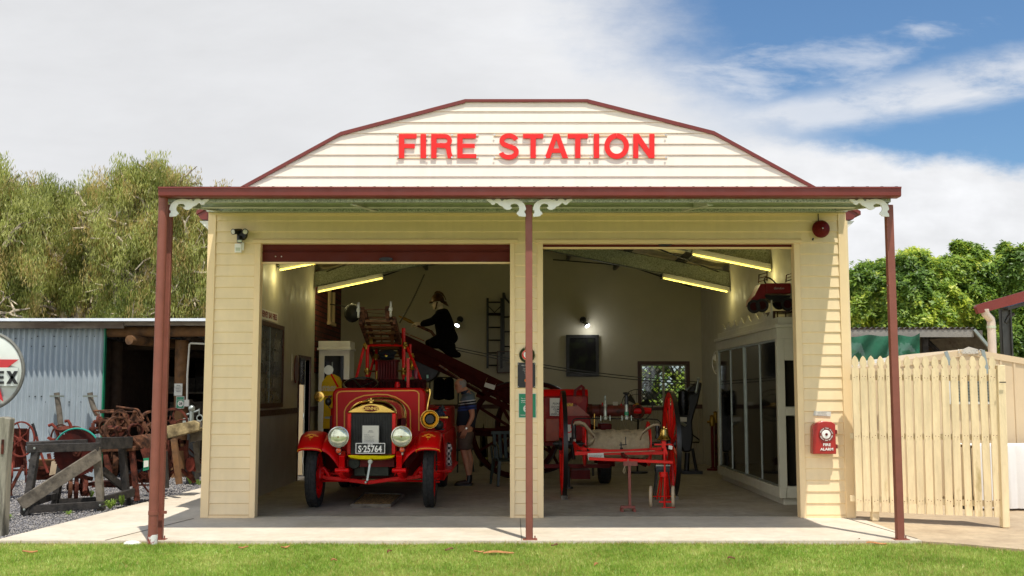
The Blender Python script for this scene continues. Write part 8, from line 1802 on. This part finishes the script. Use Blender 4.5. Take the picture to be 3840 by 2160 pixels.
# ---------------------------------------------------------------- trees
def branchy(seed,base,H_,spread,levels=4,r0=.35,tilt=.5,first=.25,nb=(3,5),gnarl=.25,up=.25):
    q=random.Random(seed); tubes=[]; tips=[]
    def rec(p,d,L,r,lv):
        n=5; pts=[p];rs=[r]; dd=V(d)
        for i in range(n):
            dd=(dd+V((q.uniform(-1,1),q.uniform(-1,1),q.uniform(-.6,.8)))*gnarl*.5+V((0,0,up*.1))).normalized(); p=p+dd*L/n; pts.append(p); rs.append(r*(1-.5*(i+1)/n))
        tubes.append((pts,rs))
        if lv<=1: tips.extend([(pts[k],dd) for k in (2,3,4,5)])
        if lv==0: return
        for b in range(q.randint(*nb)):
            k=q.randint(2,n) if b else n; a=q.uniform(0,2*PI); e=V((math.cos(a),math.sin(a),q.uniform(-.1,.7))).normalized(); nd_=(dd*(1-tilt)+e*tilt).normalized(); rec(pts[k],nd_,L*q.uniform(.6,.85),rs[k]*.72,lv-1)
    rec(V(base),V((0,0,1)),H_*first,r0,levels); return tubes,tips
def leaves(centres,n,rad,size,droop,seed,aspect=.16,flat=1.0):
    r=np.random.default_rng(seed); C=np.array(centres); idx=r.integers(0,len(C),n); c=C[idx]+np.clip(r.normal(0,1,(n,3)),-1.6,1.6)*np.array(rad)
    if droop>0:
        d=np.stack([r.normal(0,.38,n),r.normal(0,.38,n),-np.abs(r.normal(1,.3,n))*droop],1)
    else: d=r.normal(0,1,(n,3)); 
    d/=np.linalg.norm(d,axis=1,keepdims=True); s=r.normal(0,1,(n,3)); s-=d*(s*d).sum(1,keepdims=True); s/=np.linalg.norm(s,axis=1,keepdims=True); L=size*r.uniform(.6,1.3,(n,1)); w=L*aspect
    a=c-d*L/2; b=c+s*w-d*L*.05; e=c+d*L/2; f=c-s*w-d*L*.05; return np.stack([a,b,e,f],1).reshape(-1,3), np.arange(4*n).reshape(-1,4)
m_euc=[leafmat('gum_leaf','8e9a48','bcc068','dedc94',.5,.35),leafmat('gum_leaf_dark','66743a','8e964c','aeae62',.5,.35)]
m_euc3=leafmat('gum_leaf_bronze','a08c4c','c0ac64','d8c484',.45,.5)
def gum(name,base,crown,seed,label,nleaf=60000,bark=m_bark,lm=None,tr=(4.5,.28)):
    """crown: list of (x,y,z,rx,rz) lobes"""
    t=thing(name,label,'tree',base,'paperbark trees behind the tin shed'); q=random.Random(seed); bx,by,_=base
    tub=MB(); cen=[]
    # limbs reach into the lobes
    tubes,_=branchy(seed,base,tr[0]*3,1,levels=1,r0=tr[1],first=.33)
    top=V((bx,by,tr[0]*.35)); tub.tube([V(base),V((bx+.1,by,tr[0]*.2)),top],[tr[1],tr[1]*.9,tr[1]*.8],10)
    for (x,y,z,rx,rz_) in crown:
        c=V((x,y,z)); m1=top.lerp(c,.4)+V((q.uniform(-.5,.5),q.uniform(-.5,.5),q.uniform(0,.4))); st=[top,m1,top.lerp(c,.75)+V((q.uniform(-.3,.3),0,q.uniform(-.2,.3))),c]
        tub.tube(st,[tr[1]*.6,tr[1]*.36,tr[1]*.24,.03],7)
        for _ in range(9):
            f=q.uniform(.3,1); p=st[1].lerp(c,f); a=q.uniform(0,6.28); e=c+V((math.cos(a)*rx*q.uniform(.4,.95),math.sin(a)*rx*.7,q.uniform(-.8,.8)*rz_)); m=p.lerp(e,.5)+V((q.uniform(-.25,.25),q.uniform(-.25,.25),q.uniform(-.2,.35)))
            tub.tube([p,m,e],[.10,.07,.025],5)
            for _ in range(3): e2=e+V((q.uniform(-.7,.7),q.uniform(-.5,.5),q.uniform(-.5,.5))); tub.tube([m,m.lerp(e2,.6)+V((0,0,q.uniform(-.1,.2))),e2],[.04,.03,.012],4); cen.append((e2,.22))
            cen.append((e,.3))
        nb=int(6*rx*rz_)
        for _ in range(nb):
            while True:
                u=V((q.uniform(-1,1),q.uniform(-1,1),q.uniform(-1,1)))
                if .25<u.length<1: break
            cen.append((c+V((u.x*rx,u.y*rx*.8,u.z*rz_)),.26))
    for (x,y,z,rx,rz_) in crown:
        for _ in range(3):
            p=V((x+q.uniform(-.7,.7)*rx,y-q.uniform(.45,1.1)*min(rx,1.4),z+q.uniform(-.9,.5)*rz_)); sgn=1 if x>bx else -1; pts=[p]; dv=V((sgn*q.uniform(.1,1),q.uniform(-.2,.2),q.uniform(-.1,.9))).normalized()
            for k in range(6): dv=(dv+V((q.uniform(-.5,.5),q.uniform(-.2,.2),q.uniform(-.45,.45)))).normalized(); pts.append(pts[-1]+dv*q.uniform(.16,.34)*min(rx,1.5))
            r_0=q.uniform(.025,.07); tub.tube(pts,[r_0*(1-.13*k) for k in range(7)],5); m=pts[3]; e=m+V((q.uniform(-.6,.6),0,q.uniform(.1,.6))); tub.tube([m,m.lerp(e,.5)+V((.05,0,.1)),e],[r_0*.5,r_0*.4,.008],4)
    tub.build('trunk',bark,t,ang=70)
    C=[tuple(c[0]) for c in cen]; C=[c_ for c_ in C if fnoise(np.array([c_[0]*1.0]),np.array([c_[2]*1.25]),3.4,77)[0]<.30]; C=C+[(a+q.uniform(-.12,.12),b,c_-q.uniform(.15,.4)) for a,b,c_ in C]; ms=lm or m_euc
    q2=np.random.default_rng(seed+3); 
    vs,fs=leaves(C,nleaf,(.16,.16,.20),.15,1.3,seed,.08); n=len(fs); mi=np.zeros(n,int); 
    ph=q2.integers(0,10,len(C)); 
    # reproduce indices to colour by clump
    rr=np.random.default_rng(seed); idx=rr.integers(0,len(C),n); mi=np.where(ph[idx]<3,1,np.where(ph[idx]>7,2,0))
    raw('crown',vs,fs,list(ms)+[m_euc3],t,mi=mi); return t
def T(x,y,d): return W('T',x,y,d)
def lobe(x,y,rx,ry,d): y+=70 if y<900 else 20; c=T(x,y,d); k=px('T',d); return (c.x,d,c.z,rx*k*.9,ry*k*.78)
d=33
gum('paperbark_tree',(T(-60,900,30).x,30,0),[lobe(20,420,130,180,30),lobe(-90,700,220,180,30),lobe(60,760,160,160,30),lobe(190,640,150,150,30.5),lobe(-100,300,120,150,30),lobe(60,1050,200,200,30),lobe(-100,1100,200,200,30),lobe(20,1400,220,200,30),lobe(-60,1650,240,160,30)],21,'paperbark tree at the far left edge with bronze hanging leaves',90000)
gum('paperbark_tree',(T(830,1300,33).x,33,0),[lobe(520,480,150,130,33),lobe(460,640,140,120,32.6),lobe(820,470,140,110,33),lobe(950,620,190,140,32.5),lobe(700,620,130,110,33.4),lobe(520,850,200,150,33),lobe(830,850,180,140,33.3),lobe(330,1000,190,160,32.6),lobe(600,1130,220,170,33),lobe(130,1200,200,180,33),lobe(900,1060,170,150,33),lobe(1100,1150,180,180,33.2),lobe(350,1280,180,140,33),lobe(700,1350,200,130,33),lobe(150,1520,220,170,33),lobe(520,1600,240,170,33),lobe(900,1500,230,180,33),lobe(1150,1620,200,150,33)],22,'wide paperbark tree in the middle with pale limbs above the tin shed',165000,tr=(5.5,.34))
gum('paperbark_tree',(T(1330,1300,31).x,31,0),[lobe(1330,290,150,100,31),lobe(1560,330,150,110,31),lobe(1400,480,200,140,31.3),lobe(1680,420,150,120,31.2),lobe(1250,680,170,150,31),lobe(1560,720,170,150,31),lobe(1830,640,160,160,31.2),lobe(1980,860,160,170,31),lobe(1330,960,170,140,31),lobe(1620,1010,170,160,31),lobe(1930,1180,180,180,31),lobe(1250,1260,160,140,31),lobe(1560,1330,170,120,31),lobe(2050,560,120,120,31.3),lobe(1820,400,110,70,31.2),lobe(1350,1580,200,170,31),lobe(1700,1560,220,180,31),lobe(2000,1520,200,200,31.2),lobe(1500,1750,260,120,31)],23,'tallest paperbark tree standing behind the left verandah posts',165000,tr=(6,.36))
# right side broadleaf trees
m_bl=[leafmat('mango_leaf','5e7e2a','829f36','a8bc4c',.45,.6),leafmat('mango_leaf_dark','3e5a22','5a782c','76923a',.4,.6)]; m_bl3=leafmat('mango_new_leaf','a8bc38','c8d44c','dcda70',.5,.8)
def bushy(name,base,crown,seed,label,nros=5200,ls=.125,ms=None):
    nros=int(nros*1.7)
    t=thing(name,label,'tree',base,'broadleaf trees beyond the gate'); q=random.Random(seed); tub=MB(); top=V((base[0],base[1],2.0)); tub.tube([V(base),top],[.22,.18],10)
    cen=[];nor=[];wt=[]; areas=[c[3]*c[4] for c in crown]; tot=sum(areas)
    for (x,y,z,rx,rz_),ar in zip(crown,areas):
        c=V((x,y,z)); tub.tube([top,top.lerp(c,.5)+V((0,0,.3)),c],[.12,.08,.03],6)
        for _ in range(10): u=V((q.uniform(-1,1),q.uniform(-1,1),q.uniform(-1,1))).normalized(); tub.tube([c,c+V((u.x*rx*.5,u.y*rx*.5,u.z*rz_*.5+.1)),c+V((u.x*rx*.95,u.y*rx*.95,u.z*rz_*.95))],[.04,.025,.01],4)
        k=int(nros*ar/tot)
        for _ in range(k):
            u=V((q.gauss(0,1),q.gauss(0,1),q.gauss(0,1))).normalized(); f=q.uniform(.35,1.0)**.5*(1+(.35*q.random()**6 if u.z>.3 else 0)+.26*math.sin(u.x*7+seed)*math.sin(u.z*6+x)+.14*math.sin(u.y*15+u.z*13+u.x*11))
            cen.append(c+V((u.x*rx*f,u.y*rx*f,u.z*rz_*f))); nor.append((u*.6+V((0,-.2,.6))).normalized())
    tub.build('trunk',m_barkd,t,ang=70)
    r=np.random.default_rng(seed); N_=len(cen); C=np.array([tuple(c) for c in cen]); Nn_=np.array([tuple(c) for c in nor]); nl=9
    ref=np.array([.3,.9,.1]); A=np.cross(Nn_,ref); A/=np.linalg.norm(A,axis=1,keepdims=True); B=np.cross(Nn_,A)
    vs=[];
    for k in range(nl):
        a=2*PI*k/nl+r.uniform(-.4,.4,N_); e=A*np.cos(a)[:,None]+B*np.sin(a)[:,None]; el=r.uniform(-.3,.9,N_)[:,None]; dd=e+Nn_*el; dd/=np.linalg.norm(dd,axis=1,keepdims=True); s=np.cross(dd,Nn_); s/=np.maximum(np.linalg.norm(s,axis=1,keepdims=True),1e-4); L=ls*r.uniform(.55,1.25,(N_,1)); w=L*.2
        c=C+r.normal(0,.03,(N_,3)); vs.append(np.stack([c,c+dd*L*.5+s*w,c+dd*L-Nn_*L*.15,c+dd*L*.5-s*w],1))
    vs=np.stack(vs,1).reshape(-1,3); fs=np.arange(len(vs)).reshape(-1,4); cl=fnoise(C[:,0]*1.0,C[:,2]+C[:,1]*.5,2.2,seed)+r.normal(0,.3,N_); base_=np.where(cl>.35,2,np.where(cl<-.25,1,0)); mi=np.repeat(base_,nl)
    raw('crown',vs,fs,ms or (m_bl+[m_bl3]),t,mi=mi); return t
def ql(x,y,rx,ry,d): c=W('Q',x,y,d); k=px('Q',d); return (c.x,d,c.z,rx*k,ry*k)
bushy('broadleaf_tree',(W('Q',480,900,27).x,27,0),[ql(300,560,130,130,27),ql(480,640,220,220,27),ql(300,850,170,200,27),ql(600,900,220,200,27),ql(150,800,180,230,27.5),ql(400,440,90,75,28.5),ql(560,400,60,60,27.5),ql(880,350,150,110,29)],31,'broadleaf tree with yellow green leaf tips left of the right verandah post',7500)
bushy('broadleaf_tree',(W('Q',1000,900,26).x,26,0),[ql(850,420,170,140,26),ql(1000,560,220,190,26),ql(800,700,200,200,25.6),ql(1100,800,240,220,25.6),ql(1000,950,220,150,25.4),ql(760,950,160,150,25.5),ql(1230,430,150,110,26)],32,'broadest broadleaf tree behind the old shelter roof',9500)
bushy('broadleaf_tree',(W('Q',1600,900,27).x,27,0),[ql(1430,330,130,120,27),ql(1400,260,70,80,27),ql(1310,205,60,45,27),ql(1500,560,220,200,26.8),ql(1420,820,200,230,26.3),ql(1720,480,170,160,27),ql(1550,1000,180,180,26.3),ql(1760,260,60,80,27)],33,'broadleaf tree with loose upright twigs near the carport gutter',8500)
bushy('broadleaf_tree',(W('Q',1900,900,25).x,25,0),[ql(1900,430,150,200,25),ql(1900,900,150,200,25),ql(1800,1150,130,150,24.5),ql(2000,650,180,220,25),ql(2050,1100,200,250,24.8)],34,'broadleaf tree at the right edge behind the carport column',6500)
# hedge seen through the back window, bush line outside the side door
bushy('garden_tree',(3.6,27.5,0),[(3.2,27.6,1.5,1.3,1.2),(4.3,27.8,1.8,1.2,1.3),(3.8,27.3,.7,1.3,.9),(3.7,28.2,2.7,1.2,.9)],35,'sunlit leafy tree seen through the back window grille',330,.13,[m_bl3,m_bl[0],leafmat('pale_bush','c8d088','dce0a8','ecf0c8',.5,.8)])
# far tree belt beyond the sheds so that the yard closes
t=thing('background_shrubs','low dark shrub belt far behind the sheds','shrubs',(0,45,0))
for sgn in (-1,1):
    r=np.random.default_rng(9+sgn); n=26000; x=r.uniform(7,32,n)*sgn; y=r.uniform(42,47,n); h=2.4+.5*np.sin(x*.9)+.4*np.sin(x*2.3); z=r.uniform(0,1,n)*h; C=np.stack([x,y,z],1); vs,fs=leaves(C,n,(.2,.2,.2),.5,0,5,.3); raw('foliage',vs,fs,m_euc[:1]+[m_bl[1]],t,mi=r.integers(0,2,n))
